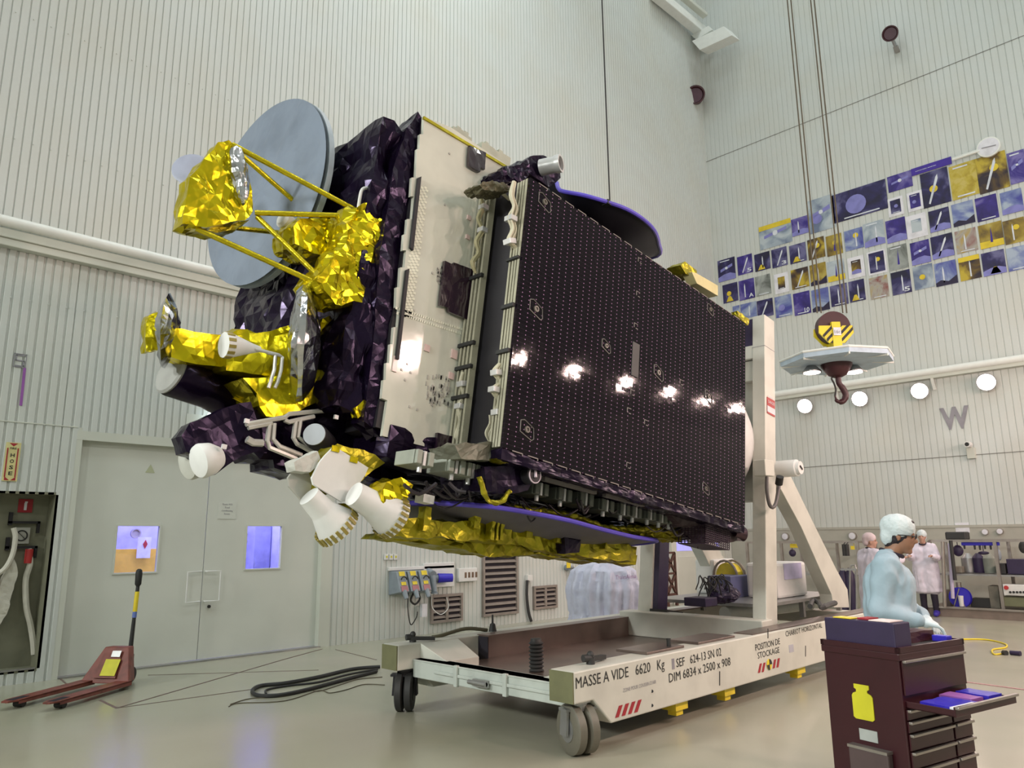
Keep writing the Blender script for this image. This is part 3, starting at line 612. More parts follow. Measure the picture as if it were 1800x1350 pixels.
# ---- the W, a camera box and the clock
W0, W1, W2 = X(1668, 753, XR - .02), X(1698, 750, XR - .02), None
pl, pr, pt = X(1655, 752, XR - .015), X(1707, 748, XR - .015), X(1655, 718, XR - .015)
o = text_mesh('W', 'compass_letter', Vector((XR - .012, pl[1], 4.12)), Vector((XR - .012, pr[1], 4.12)), Vector((XR - .012, pl[1], 4.64)), m_inkg, nrm=(-1, 0, 0), bold=.035); tag(o, 'large grey letter W on the right wall', 'letter')
pp = X(1702, 783, XR - .15); t = thing('wall_camera', 'small wall-mounted camera below the letter W', 'camera', (XR, pp[1], pp[2]))
b = MB(); b.cyl(pp + Vector((-.1, 0, .02)), pp + Vector((.1, 0, .02)), .07, n=18); b.build('body', m_white, t, smooth='auto'); b = MB(); b.box(XR - .12, XR, pp[1] - .1, pp[1] + .06, pp[2] - .3, pp[2] - .05); b.build('mount', m_wall2, t); b = MB(); b.cyl(pp + Vector((-.11, 0, .02)), pp + Vector((-.1, 0, .02)), .045, n=18); b.build('lens', m_ink, t)
# ================================================================== POSTERS ON THE RIGHT WALL
random.seed(11)
def art_mat(name, c1, c2, c3, sc=2.2):
    c1, c2, c3 = [tuple(x * .72 for x in c) for c in (c1, c2, c3)]
    m = bpy.data.materials.new(name); m.use_nodes = True; nt = m.node_tree; N = nt.nodes; L = nt.links; p = N['Principled BSDF']; p.inputs['Roughness'].default_value = .45
    tc = N.new('ShaderNodeTexCoord'); oi = N.new('ShaderNodeObjectInfo'); ad = N.new('ShaderNodeVectorMath'); ad.operation = 'ADD'
    mu = N.new('ShaderNodeVectorMath'); mu.operation = 'SCALE'; mu.inputs['Scale'].default_value = 37.0
    cb = N.new('ShaderNodeCombineXYZ'); L.new(oi.outputs['Random'], cb.inputs[0]); L.new(oi.outputs['Random'], cb.inputs[1]); L.new(cb.outputs[0], mu.inputs[0])
    L.new(tc.outputs['Object'], ad.inputs[0]); L.new(mu.outputs[0], ad.inputs[1])
    n = N.new('ShaderNodeTexNoise'); n.inputs['Scale'].default_value = sc; n.inputs['Detail'].default_value = 5; n.inputs['Distortion'].default_value = .6; L.new(ad.outputs[0], n.inputs['Vector'])
    r = N.new('ShaderNodeValToRGB'); e = r.color_ramp.elements; e[0].position = .36; e[0].color = (*c1, 1); e[1].position = .64; e[1].color = (*c3, 1); k = e.new(.5); k.color = (*c2, 1)
    L.new(n.outputs['Fac'], r.inputs[0]); L.new(r.outputs[0], p.inputs['Base Color']); return m
ART = {'night': art_mat('poster_night', rgb(34, 28, 62), rgb(48, 40, 100), rgb(120, 118, 165)),
       'purple': art_mat('poster_purple', rgb(48, 34, 110), rgb(66, 48, 150), rgb(140, 130, 200)),
       'blue': art_mat('poster_blue', rgb(80, 82, 175), rgb(130, 145, 200), rgb(190, 205, 225)),
       'pale': art_mat('poster_pale', rgb(120, 135, 165), rgb(175, 190, 205), rgb(210, 222, 228)),
       'grey': art_mat('poster_grey', rgb(110, 115, 110), rgb(165, 172, 168), rgb(195, 200, 195)),
       'gold': art_mat('poster_gold', rgb(110, 90, 50), rgb(170, 145, 50), rgb(205, 185, 90)),
       'amber': art_mat('poster_amber', rgb(50, 36, 50), rgb(120, 95, 40), rgb(215, 190, 60)),
       'red': art_mat('poster_red', rgb(150, 60, 60), rgb(190, 185, 175), rgb(200, 170, 80)),
       'yellow': art_mat('poster_yellow', rgb(190, 165, 50), rgb(214, 192, 70), rgb(225, 205, 110), 5)}
m_pw = mat('poster_white_mark', rgb(215, 220, 228), .6); m_pd = mat('poster_dark_mark', rgb(38, 30, 60), .6); m_py = mat('poster_yellow_mark', rgb(220, 195, 50), .6); m_pb = mat('poster_lilac_mark', rgb(130, 130, 195), .6); m_pp = mat('poster_deep_blue', rgb(62, 44, 150), .6)
XW = XR - .012
def poster(cu_, cv_, wpx, hpx, art, deco, label, border=0.0, sc=4.09, ox=1240, oy=230, name='poster'):
    u, v = ox + cu_ / sc, oy + cv_ / sc; du, dv = wpx / sc / 2, hpx / sc / 2
    c = X(u, v, XR); l = X(u - du, v, XR); r_ = X(u + du, v, XR); tp = X(u, v - dv, XR); bt = X(u, v + dv, XR)
    W_ = abs(l[1] - r_[1]) * .5 ; H_ = abs(tp[2] - bt[2]) * .5 * .9
    cy, cz = c[1], c[2]
    b = MB(); b.box(XW, XR - .001, cy - W_, cy + W_, cz - H_, cz + H_)
    o = b.build(name, m_paper if border else ART[art], org=(XR, cy, cz)); tag(o, label, 'poster', 'posters on the right wall')
    x = XW - .003
    if border:
        b = MB(); b.box(x, XW, cy - W_ + border, cy + W_ - border, cz - H_ + border * 1.3, cz + H_ - border * 1.1); b.build('picture', ART[art], o); x -= .003
        W_ -= border; H_ -= border * 1.2
    def B(y0, y1, z0, z1, m__, nm):   # fractions of the half size
        b = MB(); b.box(x - .002, x, cy - y1 * W_, cy - y0 * W_, cz + z0 * H_, cz + z1 * H_); b.build(nm, m__, o)
    def Pg(pts, m__, nm):
        b = MB(); b.prism([(x, cy - a * W_, cz + q * H_) for a, q in pts], (-.002, 0, 0)); b.build(nm, m__, o)
    def circ(a, q, r, m__, nm): b = MB(); b.cyl((x, cy - a * W_, cz + q * H_), (x - .002, cy - a * W_, cz + q * H_), r * W_, n=18); b.build(nm, m__, o)
    for dcc in deco.split():
        k = dcc[0]; q = random.uniform(-.25, .25)
        if k == 'r': Pg([(q - .07, -.75), (q + .07, -.75), (q + .07, .35), (q, .65), (q - .07, .35)], m_pw, 'rocket')
        elif k == 'R': Pg([(q - .4, -.8), (q - .28, -.85), (q + .45, .5), (q + .45, .75), (q + .3, .62)], m_pw, 'rocket')
        elif k == 'p': circ(q * 1.5, q, .38, m_pb, 'planet')
        elif k == 'P': Pg([(-1, -1), (1, -1), (1, -.55), (.4, -.35), (-.3, -.4), (-1, -.6)], m_pb, 'horizon')
        elif k == 'c': circ(q, q + .1, .3, m_py, 'sun_disc')
        elif k == 'f': Pg([(q - .45, -.9), (q + .5, -.9), (q + .18, -.35), (q - .1, -.35)], m_py, 'flame')
        elif k == 't': B(-.7, .4, .78, .86, m_pw, 'title_bar')
        elif k == 'b': B(-.6, .7, -.9, -.82, m_pw, 'caption_bar')
        elif k == 's': Pg([(-.7, .1), (-.15, .25), (-.15, .0), (-.7, -.15)], m_pb, 'solar_wing'); Pg([(.15, .3), (.7, .45), (.7, .2), (.15, .05)], m_pb, 'solar_wing'); circ(0, .14, .16, m_pw, 'satellite_body')
        elif k == 'y': B(-1, 1, -1, -.45, m_py, 'yellow_band')
        elif k == 'Y': B(-1, 1, .6, 1, m_py, 'yellow_band')
        elif k == 'k': Pg([(-1, -1), (1, -1), (1, -.3), (.2, -.7), (-.5, -.5), (-1, -.7)], m_pd, 'dark_ground')
        elif k == 'd': Pg([(-.1, -.6), (.12, -.6), (.05, .7)], m_pp, 'blue_spire')
        elif k in '0123456789ABCDEZ':
            pass
    m_ = [d for d in deco.split() if d[0] == '#']
    for d in m_:
        s_ = d[1:]
        text_mesh(s_, 'lettering', (x, cy - .25 * W_, cz - .85 * H_), (x, cy - (.85 if len(s_) < 3 else .95) * W_, cz - .85 * H_), (x, cy - .25 * W_, cz - (.45 if len(s_) < 3 else .6) * H_), m_pw, o, nrm=(-1, 0, 0), bold=.02)
    return o
C6 = dict(ox=1500, oy=230)
PL = [
 (153, 998, 125, 175, 'night', 't s P', 'dark poster with a pale spacecraft, at the far left end of the poster wall', 0, {}),
 (285, 962, 108, 150, 'purple', 'R #5', 'purple poster with a big 5, second from the left end', 0, {}),
 (410, 940, 112, 140, 'night', 'r f', 'dark poster with a small rocket, third from the left end', 0, {}),
 (533, 910, 112, 150, 'night', 'R #3', 'dark blue poster with a rocket and a 3', 0, {}),
 (665, 880, 120, 150, 'night', 'r f b', 'dark poster of a rocket lifting off on a yellow flame', 0, {}),
 (797, 845, 122, 165, 'amber', 'R c', 'yellow and dark poster crossed by the hook ropes', 0, {}),
 (927, 820, 115, 165, 'gold', 'c d', 'bright yellow and white poster right of the hook ropes', 0, {}),
 (1068, 780, 135, 165, 'blue', 'r c', 'mid-blue poster with a rocket beside a yellow sun', 0, {}),
 (503, 745, 235, 190, 'pale', 'Y s', 'wide pale poster with a yellow patch, leftmost in the top row', 0, {}),
 (680, 685, 120, 140, 'purple', 'r P', 'small blue-purple poster between the two wide pale posters', 0, {}),
 (832, 600, 195, 270, 'pale', 's p', 'large light-blue poster with tumbling dark squares behind the ropes', 0, {}),
 (180, 1165, 108, 150, 'night', 'c f', 'dark poster with a yellow glow, left end of the second row', 0, {}),
 (298, 1140, 112, 160, 'purple', 'r #A', 'blue poster with a white letter A', 0, {}),
 (415, 1110, 110, 160, 'grey', 'b', 'grey pencil-sketch poster, third in the second row', 0, {}),
 (548, 1095, 100, 160, 'amber', 'b', 'orange picture with a wide white border', .10, {}),
 (680, 1060, 125, 160, 'amber', 'R b', 'brown and yellow rocket poster right of the orange picture', 0, {}),
 (812, 1030, 118, 170, 'gold', 'r k', 'blue and brown rocket poster behind the left ropes', 0, {}),
 (940, 1005, 125, 165, 'pale', 'd y', 'white poster with a dark scribble over a yellow foot', 0, {}),
 (1085, 980, 120, 170, 'amber', 'P t', 'framed picture of a pagoda-like tower on a purple sky', .09, {}),
 (222, 1285, 50, 60, 'blue', 'b', 'light-blue poster cut off by the solar panel edge', 0, {}),
 (312, 1290, 115, 120, 'blue', 'r', 'blue-grey poster low beside the solar panel corner', 0, {}),
 (430, 1275, 115, 140, 'night', 'R', 'dark blue poster just above the white post', 0, {}),
 (562, 1260, 120, 170, 'blue', 'p b', 'light-blue poster right of the post top', 0, {}),
 (695, 1240, 120, 180, 'purple', 'b #10', 'purple-blue poster with number 10', 0, {}),
 (828, 1215, 125, 180, 'blue', 'r k', 'light-blue rocket poster above the hook block', 0, {}),
 (962, 1180, 125, 170, 'night', 'r b', 'nearly black poster right above the hook block', 0, {}),
 (1090, 1150, 115, 170, 'night', 'r f b', 'dark poster of a rocket over a yellow strip in the bottom row', 0, {}),
 (150, 740, 150, 195, 'pale', 'r P t', 'blue and white launch poster below the planet poster', 0, C6),
 (308, 715, 145, 185, 'purple', 'P', 'plain deep blue poster right of the launch poster', 0, C6),
 (455, 685, 150, 190, 'pale', 't', 'grey-blue picture in a wide white border', .12, C6),
 (305, 545, 112, 150, 'night', 'p b', 'small dark picture in a white border under the banner, left of two', .06, C6),
 (445, 505, 115, 155, 'purple', 'p t', 'small violet picture in a white border under the banner, right of two', .06, C6),
 (42, 510, 400, 235, 'night', 'p b', 'very wide dark purple poster with a small planet, in the top row', 0, C6),
 (335, 365, 180, 130, 'purple', 's', 'purple poster with a white arc directly left of the banner end', 0, C6),
 (590, 410, 205, 285, 'night', 'R c', 'purple poster of a long spacecraft beneath the banner', 0, C6),
 (795, 355, 200, 280, 'yellow', 't b', 'large yellow poster filled with small drawings', 0, C6),
 (1000, 300, 225, 300, 'amber', 'c R', 'large yellow-framed poster with a golden spacecraft', .0, C6),
 (1180, 260, 130, 260, 'purple', 's t', 'blue poster at the top right edge of the poster wall', 0, C6),
 (620, 640, 150, 175, 'night', 'R P', 'dark poster with a slanting white rocket', 0, C6),
 (790, 595, 160, 185, 'blue', 'k', 'light-blue poster with a dark square in its middle', 0, C6),
 (960, 555, 160, 195, 'purple', 'b', 'violet-blue poster under the yellow-framed one', 0, C6),
 (1140, 510, 160, 185, 'blue', 'P', 'mid-blue poster near the right edge in the second row', 0, C6),
 (640, 830, 160, 185, 'night', 'R P', 'poster of a white rocket in dark clouds', 0, C6),
 (812, 790, 155, 185, 'red', 'r b', 'red and grey poster with an upright rocket', 0, C6),
 (990, 750, 175, 195, 'gold', 'd y', 'yellow poster with a blue disc and crane', 0, C6),
 (1160, 720, 160, 195, 'gold', 'c r', 'poster of a yellow ball on blue, at the right edge', 0, C6),
 (170, 945, 135, 190, 'night', 'r c', 'rocket picture in a black frame below the blue launch poster', .04, C6),
 (322, 910, 140, 195, 'grey', 'd t', 'white poster with a violet spire', 0, C6),
 (483, 875, 140, 185, 'purple', 's P', 'dark poster with a small white satellite', 0, C6),
 (185, 1125, 135, 175, 'red', 'b', 'red and white poster with dome shapes in the bottom row', 0, C6),
 (345, 1090, 140, 185, 'night', 'r #5', 'dark poster with a large white 5 in the bottom row', 0, C6),
 (505, 1050, 145, 190, 'pale', 'c', 'light-blue poster with a yellow cloud', 0, C6),
 (665, 1025, 160, 190, 'blue', 'r k', 'grey-blue poster with a planet ring, bottom row', 0, C6),
 (838, 985, 155, 190, 'amber', 'r Y', 'yellow and dark poster under the red one', 0, C6),
 (1010, 950, 170, 190, 'night', 'f P', 'dark poster with a white smoke plume, bottom row', 0, C6),
 (1185, 915, 160, 190, 'blue', 'b', 'pale blue poster at the bottom right corner', 0, C6)]
for (a_, b_, c_, d_, art, deco, lb, bd, kw) in PL: poster(a_, b_, c_, d_, art, deco, lb, bd, **kw)
# banner over the posters, rod and round clock
q = [X(u, v, XR - .02) for u, v in ((1601, 295), (1672, 278), (1672.5, 291), (1603, 307))]
zt = (q[0][2] + q[1][2]) / 2; zb = (q[2][2] + q[3][2]) / 2
b = MB(); b.box(XR - .03, XR - .016, q[1][1], q[0][1], zb, zt); o = b.build('banner', mat('banner_blue', rgb(62, 36, 150), .5)); tag(o, 'narrow violet banner with white company lettering above the posters', 'banner')
text_mesh('LOCKHEED MARTIN', 'lettering', (XR - .03, q[0][1] - .1, zb + .08), (XR - .03, q[1][1] + .35, zb + .08), (XR - .03, q[0][1] - .1, zt - .09), m_pw, o, nrm=(-1, 0, 0), bold=.02)
b = MB(); b.cyl(X(1674, 281, XR - .06), X(1722, 265, XR - .06), .03); b.cyl(X(1674, 278, XR - .06), X(1722, 262, XR - .06), .012); o = b.build('curtain_rod', m_pipe); tag(o, 'thin white rod right of the violet banner', 'rod')
pc = X(1738, 259, XR - .03); t = thing('wall_clock', 'round white clock above the yellow posters', 'clock', (XR, pc[1], pc[2]))
b = MB(); b.cyl((XR - .001, pc[1], pc[2]), (XR - .07, pc[1], pc[2]), .25, n=28); b.build('case', m_pipe, t, smooth='auto'); b = MB(); b.cyl((XR - .071, pc[1], pc[2]), (XR - .074, pc[1], pc[2]), .22, n=28); b.build('dial', m_paper, t)
b = MB(); b.beam((XR - .08, pc[1] - .16, pc[2] - .02), (XR - .08, pc[1] + .14, pc[2] + .01), .006, .02); b.build('hands', m_inkg, t)
# ================================================================== CRANE HOOK AND CABLE
HD = 12.2
c0 = D(1464, 583, HD); r_ = Vector(cr)
def HP(u, v): return D(u, v, HD)
t = thing('crane_hook_block', 'yellow and black striped crane hook block with a hook under a pale shade', 'crane hook', HP(1470, 690))
wd = (HP(1489, 583) - HP(1438, 583)).normalized(); wd = Vector((wd[0], wd[1], 0)).normalized(); nd = Vector((wd[1], -wd[0], 0))
if nd.dot(CAM - c0) < 0: nd = -nd
up = Vector((0, 0, 1))
c0 = HP(1464.5, 583)
def HB(a, z, n_): return c0 + wd * a + up * z + nd * n_
b = MB(); b.cyl(HB(0, .06, -.07), HB(0, .06, .07), .265, n=32); b.build('sheave', m_hook, t, smooth='auto')
sh = [(-.27, .07), (.27, .07), (.28, -.05), (.13, -.22), (-.13, -.22), (-.28, -.05)]
for s_ in (1, -1):
    b = MB(); b.prism([HB(a, z, .09 * s_) for a, z in sh], nd * .03 * s_); pk = b.build('cheek_plate', m_yel, t)
    b = MB()
    for k in range(6):
        a0 = -.36 + k * .12; P = [(a0, -.22), (a0 + .055, -.22), (a0 + .345, .07), (a0 + .29, .07)]
        P = [(max(-.275, min(.275, a)), z) for a, z in P]
        # clip to the plate outline
        ok = []
        for f in range(12):
            z0 = -.22 + f * .29 / 12; z1 = z0 + .29 / 12 + .001
            lim = lambda z: .27 if z > -.05 else .13 + (z + .22) / .17 * .14
            xa, xb = a0 + (z0 + .22), a0 + .055 + (z0 + .22); xc, xd = a0 + (z1 + .22), a0 + .055 + (z1 + .22)
            L0, L1 = lim(z0), lim(z1)
            q = [(max(-L0, min(L0, xa)), z0), (max(-L0, min(L0, xb)), z0), (max(-L1, min(L1, xd)), z1), (max(-L1, min(L1, xc)), z1)]
            if q[1][0] - q[0][0] > .002 or q[2][0] - q[3][0] > .002: b.prism([HB(a, z, .12 * s_) for a, z in q], nd * .004 * s_)
    b.build('black_stripes', m_ink, pk)
b = MB(); b.box(-.07, .07, -.5, .13, -.13, .13)
b.bm.transform(Matrix(((wd[0], 0, nd[0], c0[0]), (wd[1], 0, nd[1], c0[1]), (0, 1, 0, c0[2]), (0, 0, 0, 1)))); b.build('yellow_yoke', m_yel, t)
b = MB(); b.prism([HB(a, z, .145) for a, z in ((-.06, -.10), (.06, -.10), (.06, .03), (-.06, .03))], nd * .006); pl_ = b.build('load_plate', m_paper, t)
text_mesh('16t', 'lettering', HB(-.045, -.07, .152), HB(.045, -.07, .152), HB(-.045, -.01, .152), m_inkg, pl_, nrm=nd)
zs = HP(1470, 622)[2] - c0[2]
ring = []; ri = []
for k in range(8):
    a = 2 * PI * k / 8 + PI / 8 + .2; ring.append(c0 + Vector((math.cos(a) * .86, math.sin(a) * .86, zs - .10))); ri.append(c0 + Vector((math.cos(a) * .80, math.sin(a) * .80, zs - .22)))
b = MB(); top = [c0 + Vector((v[0] - c0[0], v[1] - c0[1], 0)) * .12 + Vector((0, 0, zs + .06)) for v in ring]
b.loft(ring, top); b.loft([v - Vector((0, 0, .09)) for v in ring], ring); b.build('shade', m_shade, t)
b = MB(); b.tube(ring + [ring[0]], .02, n=6); b.build('shade_rim', m_pipe, t)
b = MB()
for v in ring: b.beam(c0 + Vector((0, 0, zs - .12)), v - Vector((0, 0, .1)), .02, .04)
b.build('shade_ribs', m_pipe, t)
for u in (1426, 1500):
    p = HP(u, 643); b = MB(); b.lathe((p[0], p[1], c0[2] + zs - .30), (0, 0, 1), ((0, .15), (.02, .15), (.12, .06)), n=18); b.build('work_lamp', m_steel, t, smooth='auto')
    b = MB(); b.cyl((p[0], p[1], c0[2] + zs - .302), (p[0], p[1], c0[2] + zs - .31), .13, n=18); b.build('lamp_lens', m_lampw, t)
z0 = c0[2] + zs
b = MB(); b.lathe((c0[0], c0[1], z0 - .17), (0, 0, -1), ((0, .24), (.05, .24), (.20, .14), (.24, .06)), n=20); b.build('swivel_housing', m_hook, t, smooth='auto')
hp = [c0 + wd * a + Vector((0, 0, zs + z)) for a, z in ((0.01, -.38), (0.01, -.50), (.06, -.58), (.10, -.70), (.04, -.80), (-.05, -.79), (-.07, -.70))]
b = MB(); b.tube(hp, .04, n=10, smooth=5, radii=[.045, .045, .05, .05, .045, .03, .015]); b.build('hook', m_hook, t, smooth=True)
b = MB(); b.tube([c0 + wd * a + Vector((0, 0, zs + z)) for a, z in ((-.03, -.36), (-.10, -.42), (-.07, -.50), (-.05, -.60), (-.07, -.7))], .015, n=6, smooth=4); b.build('safety_latch', m_ink, t)
for ua, va, ub, vb, lb in ((1378, -40, 1436, 545, 'outer left'), (1395, -40, 1443, 545, 'inner left'), (1412, -40, 1481, 545, 'inner right'), (1439, -40, 1488, 545, 'outer right')):
    p1 = HP(ub, vb)
    b = MB(); b.cyl(p1 - Vector((0, 0, .05)), Vector((p1[0], p1[1], ZC)), .011, n=6); o = b.build('hoist_rope', m_rope); tag(o, lb + ' steel rope holding the crane hook block', 'rope', 'hoist ropes')
# ================================================================== THE TRANSPORT CART
CY0, CY1, CX0, CX1, CT = 3.99, 6.49, 4.67, 11.5, .645
cart = thing('transport_cart', 'long cream steel transport cart with black French lettering, carrying the satellite', 'cart', (8.0, 5.24, 0))
def side_prof(y, w_):
    P = [(CX0, .407), (CX0, CT), (CX1, CT), (CX1, .407), (CX1 - .3, .407), (CX1 - .45, .20), (5.12, .20), (4.90, .407)]
    return [(x, y, z) for x, z in P], (0, w_, 0)
for y in (CY0, CY1 - .25):
    b = MB(); P, e = side_prof(y, .25); b.prism(P, e); sb_ = b.build('side_beam', m_cart, cart, bevel=.012)
    b = MB(); b.box(CX0 - .012, CX0, y + .004, y + .246, .411, CT - .004); b.build('end_cap', m_cartd, sb_)
b = MB(); b.box(4.86, 5.02, 4.24, 6.24, .33, .50); b.box(4.84, 4.86, 4.24, 5.9, .40, .43)
for y in (5.55, 4.9): b.box(4.83, 4.87, y, y + .05, .32, .51)
b.box(4.85, 5.03, 4.24, 6.24, .485, .50); b.build('cross_beam', mat('pale_green_paint', (.50, .54, .50), .4), cart, bevel=.01)
b = MB(); b.box(4.80, 4.84, 5.12, 5.30, .37, .43); b.cyl((4.80, 5.35, .40), (4.80, 5.12, .40), .02); b.build('latch', m_steel, cart)
b = MB(); b.loft([(4.95, 6.24, .64), (5.45, 6.24, .64), (5.45, 6.24, .30), (4.95, 6.24, .30)], [(4.98, 5.86, .50), (5.40, 5.86, .50), (5.40, 5.86, .30), (4.98, 5.86, .30)]); b.build('gusset', m_cart, cart, bevel=.005)
b = MB(); b.loft([(4.95, 4.24, .60), (5.45, 4.24, .60), (5.45, 4.24, .30), (4.95, 4.24, .30)], [(4.98, 4.6, .50), (5.40, 4.6, .50), (5.40, 4.6, .30), (4.98, 4.6, .30)]); b.build('gusset', m_cart, cart, bevel=.005)
b = MB(); b.box(5.75, 8.6, 6.10, 6.24, .30, .635); b.box(5.75, 11.3, 6.09, 6.27, .636, .652); b.build('inner_plate', m_cartin, cart)
b = MB(); b.box(5.738, 5.75, 6.09, 6.24, .30, .635); b.build('plate_end', m_dark, cart)
b = MB(); b.box(5.02, 8.7, 4.24, 6.10, .39, .42); b.build('deck', m_cartin, cart)
b = MB(); b.box(7.6, 11.35, 4.02, 4.24, .645, .655); b.build('wear_strip', m_cartin, cart)
for xx, lw in ((8.25, .26), (11.1, .3)):
    b = MB(); b.box(xx, xx + lw, 4.24, 6.24, .42, .72 if xx < 9 else .60); b.build('cross_beam', m_cart, cart, bevel=.012)
# the tilting frame (leans with the satellite)
FR = SAT
for y0, y1 in ((4.29, 4.46), (5.88, 6.09)):
    b = MB(); b.box(8.25, 8.53, y0, y1, 1.76, 5.82); pst = b.build('upright', m_cart, cart, frame=FR, bevel=.008)
    b = MB(); b.box(8.247, 8.533, y0 - .003, y1 + .003, 5.38, 5.385); b.build('joint_line', m_inkg, pst, frame=FR)
b = MB(); b.box(8.27, 8.5, 4.46, 5.88, 5.42, 5.80); b.build('head_beam', m_case, cart, frame=FR)
b = MB(); b.box(8.26, 8.5, 4.46, 5.88, 5.24, 5.42); b.box(8.4, 8.5, 4.46, 5.88, 3.4, 5.24); b.build('back_panel', m_cart, cart, frame=FR, bevel=.006)
b = MB(); b.box(8.30, 8.42, 4.46, 4.62, 4.95, 5.22); b.build('bracket_box', m_cart, cart, frame=FR)
b = MB(); b.box(8.28, 8.5, 5.80, 5.875, 1.80, 3.4); b.build('guide_rail', m_case, cart, frame=FR); b = MB(); b.box(8.22, 8.6, 5.62, 5.88, 1.9, 2.02); b.build('guide_foot', m_rubber, cart, frame=FR)
strut_px = [(1383, 822), (1428, 915), (1471, 1002), (1490, 1036), (1493, 1068), (1466, 1068), (1462, 1045), (1445, 1008), (1408, 925), (1362, 840)]
for y0, w_ in ((4.30, .17), (5.92, .17)):
    pts = [Y(u, v, 4.30) for u, v in strut_px]; pts = [Vector((p[0], y0, p[2])) for p in pts]; b = MB(); b.prism(pts, (0, w_, 0)); b.build('diagonal_strut', m_cart, cart, bevel=.006)
    p = Y(1367, 825, 4.30); p = Vector((p[0], y0, p[2]))
    b = MB(); b.cyl(p + Vector((0, .05, 0)), p + Vector((0, -.26, 0)), .105, n=26); pv = b.build('pivot_drum', m_white, cart, smooth='auto', bevel=.01)
    b = MB(); b.cyl(p + Vector((0, -.26, 0)), p + Vector((0, -.30, 0)), .08, n=24); b.build('pivot_cap', m_white, pv, smooth='auto'); b = MB(); b.beam(p + Vector((-.03, -.305, .02)), p + Vector((.03, -.305, -.02)), .01, .02); b.build('slot', m_ink, pv)
p0, p1 = Y(1333, 808, 4.22), Y(1350, 838, 4.22)
b = MB(); b.box(p0[0], p1[0] + .02, 4.14, 4.29, p1[2], p0[2]); b.build('pivot_box', m_cart, cart, bevel=.008)
b = MB(); b.tube([Y(u, v, 4.18) for u, v in ((1348, 838), (1348, 862), (1352, 885), (1358, 892), (1364, 884), (1368, 862), (1371, 845))], .022, n=8, smooth=5); b.build('power_cable', mat('grey_cable', (.12, .11, .11), .5), cart, smooth=True)
b = MB(); b.cyl(Y(1371, 838, 4.10), Y(1369, 851, 4.14), .045, n=14); b.build('cable_connector', m_ink, cart, smooth='auto')
# red notice on the upright
q = [SY(u, v, 4.285) for u, v in ((1347, 694), (1363, 704), (1364, 741), (1347, 727))]
b = MB(); x0_, x1_ = q[0][0] + .02, q[1][0] - .02; b.box(x0_, x1_, 4.283, 4.289, q[2][2] + .05, q[0][2] - .02); nt2 = b.build('red_notice', m_red, cart, frame=FR)
b = MB(); zm = (q[2][2] + q[0][2]) / 2; b.box(x0_, x1_, 4.280, 4.283, zm - .07, zm + .01); b.build('white_field', m_paper, nt2, frame=FR)
for k, s_ in enumerate(('ATTENTION', 'DANGER')):
    text_mesh(s_, 'lettering', (x0_ + .02, 4.281, zm + .12 - k * .07), (x1_ - .02, 4.281, zm + .12 - k * .07), (x0_ + .02, 4.281, zm + .16 - k * .07), m_paper, nt2, frame=FR, nrm=(0, -1, 0))
# lettering on the near side beam
def bt(s, l, r, tpx, m__=m_ink, bold=0):
    L_, R_, T_ = Y(*l, CY0), Y(*r, CY0), Y(*tpx, CY0)
    zz = (L_[2] + R_[2]) / 2; hh = T_[2] - L_[2]
    text_mesh(s, 'lettering', (L_[0], CY0, L_[2]), (R_[0], CY0, R_[2]), (L_[0], CY0, L_[2] + hh), m__, cart, nrm=(0, -1, 0), bold=bold)
bt('MASSE A VIDE   6620   Kg', (1012, 1211), (1168, 1175), (1012, 1190))
bt('SEF   624-13 SN 02', (1189, 1173), (1268, 1152), (1189, 1157))
bt('DIM 6834 x 2500 x 908', (1176, 1200), (1284, 1169), (1176, 1183))
bt('POSITION DE', (1328, 1144), (1371, 1132), (1328, 1132)); bt('STOCKAGE', (1332, 1158), (1370, 1147), (1332, 1146.5))
bt('CHARIOT HORIZONTAL', (1381, 1119), (1445, 1103), (1381, 1109))
bt("ZONE POUR COUSSIN D'AIR", (1095, 1217), (1153, 1201), (1095, 1210), m_inkg, 0)
def stripes(px, n, nm):
    a0, a1, c0_, c1_ = [Y(*p, CY0) for p in px]      # bottom-left, bottom-right, top-left, top-right
    b = MB()
    for k in range(n):
        f0, f1 = k / n, (k + .55) / n; sh_ = .10
        g = lambda f, t: (a0.lerp(a1, f)).lerp(c0_.lerp(c1_, f), t)
        P = [g(f0, 0), g(f1, 0), g(min(1, f1 + sh_), 1), g(min(1, f0 + sh_), 1)]
        b.prism([(p[0], CY0 - .002, p[2]) for p in P], (0, -.002, 0))
    b.build(nm, m_redink, cart)
stripes(((1081, 1262), (1125, 1250), (1083, 1242), (1128, 1229)), 4, 'hazard_stripes')
stripes(((1332, 1183), (1345, 1180), (1334, 1167), (1347, 1164)), 2, 'hazard_stripes'); stripes(((1358, 1175), (1371, 1172), (1359, 1160), (1372, 1156)), 2, 'hazard_stripes')
p = Y(1352, 1168, CY0 - .003); b = MB(); b.cyl(p, p + Vector((0, -.004, 0)), .055, n=20); tg = b.build('target_disc', m_yel, cart)
b = MB()
for a0 in (0, PI): b.prism([p + Vector((0, -.006, 0))] + [p + Vector((.055 * math.cos(a0 + k * PI / 12), -.006, .055 * math.sin(a0 + k * PI / 12))) for k in range(7)], (0, -.002, 0))
b.build('target_quarters', m_ink, tg)
b = MB()
for u, v0, v1 in ((1350, 1105, 1122), (1416, 1135, 1154), (1265, 1180, 1205)): b.beam(Y(u, v0, CY0 - .002), Y(u, v1, CY0 - .002), .012, .004, up=(0, 1, 0))
b.build('black_tick_marks', m_ink, cart)
p = Y(1183, 1166, CY0); b = MB(); b.box(p[0] - .02, p[0] + .02, CY0 - .003, CY0, p[2] - .05, p[2] + .04); b.build('small_label', m_inkg, cart)
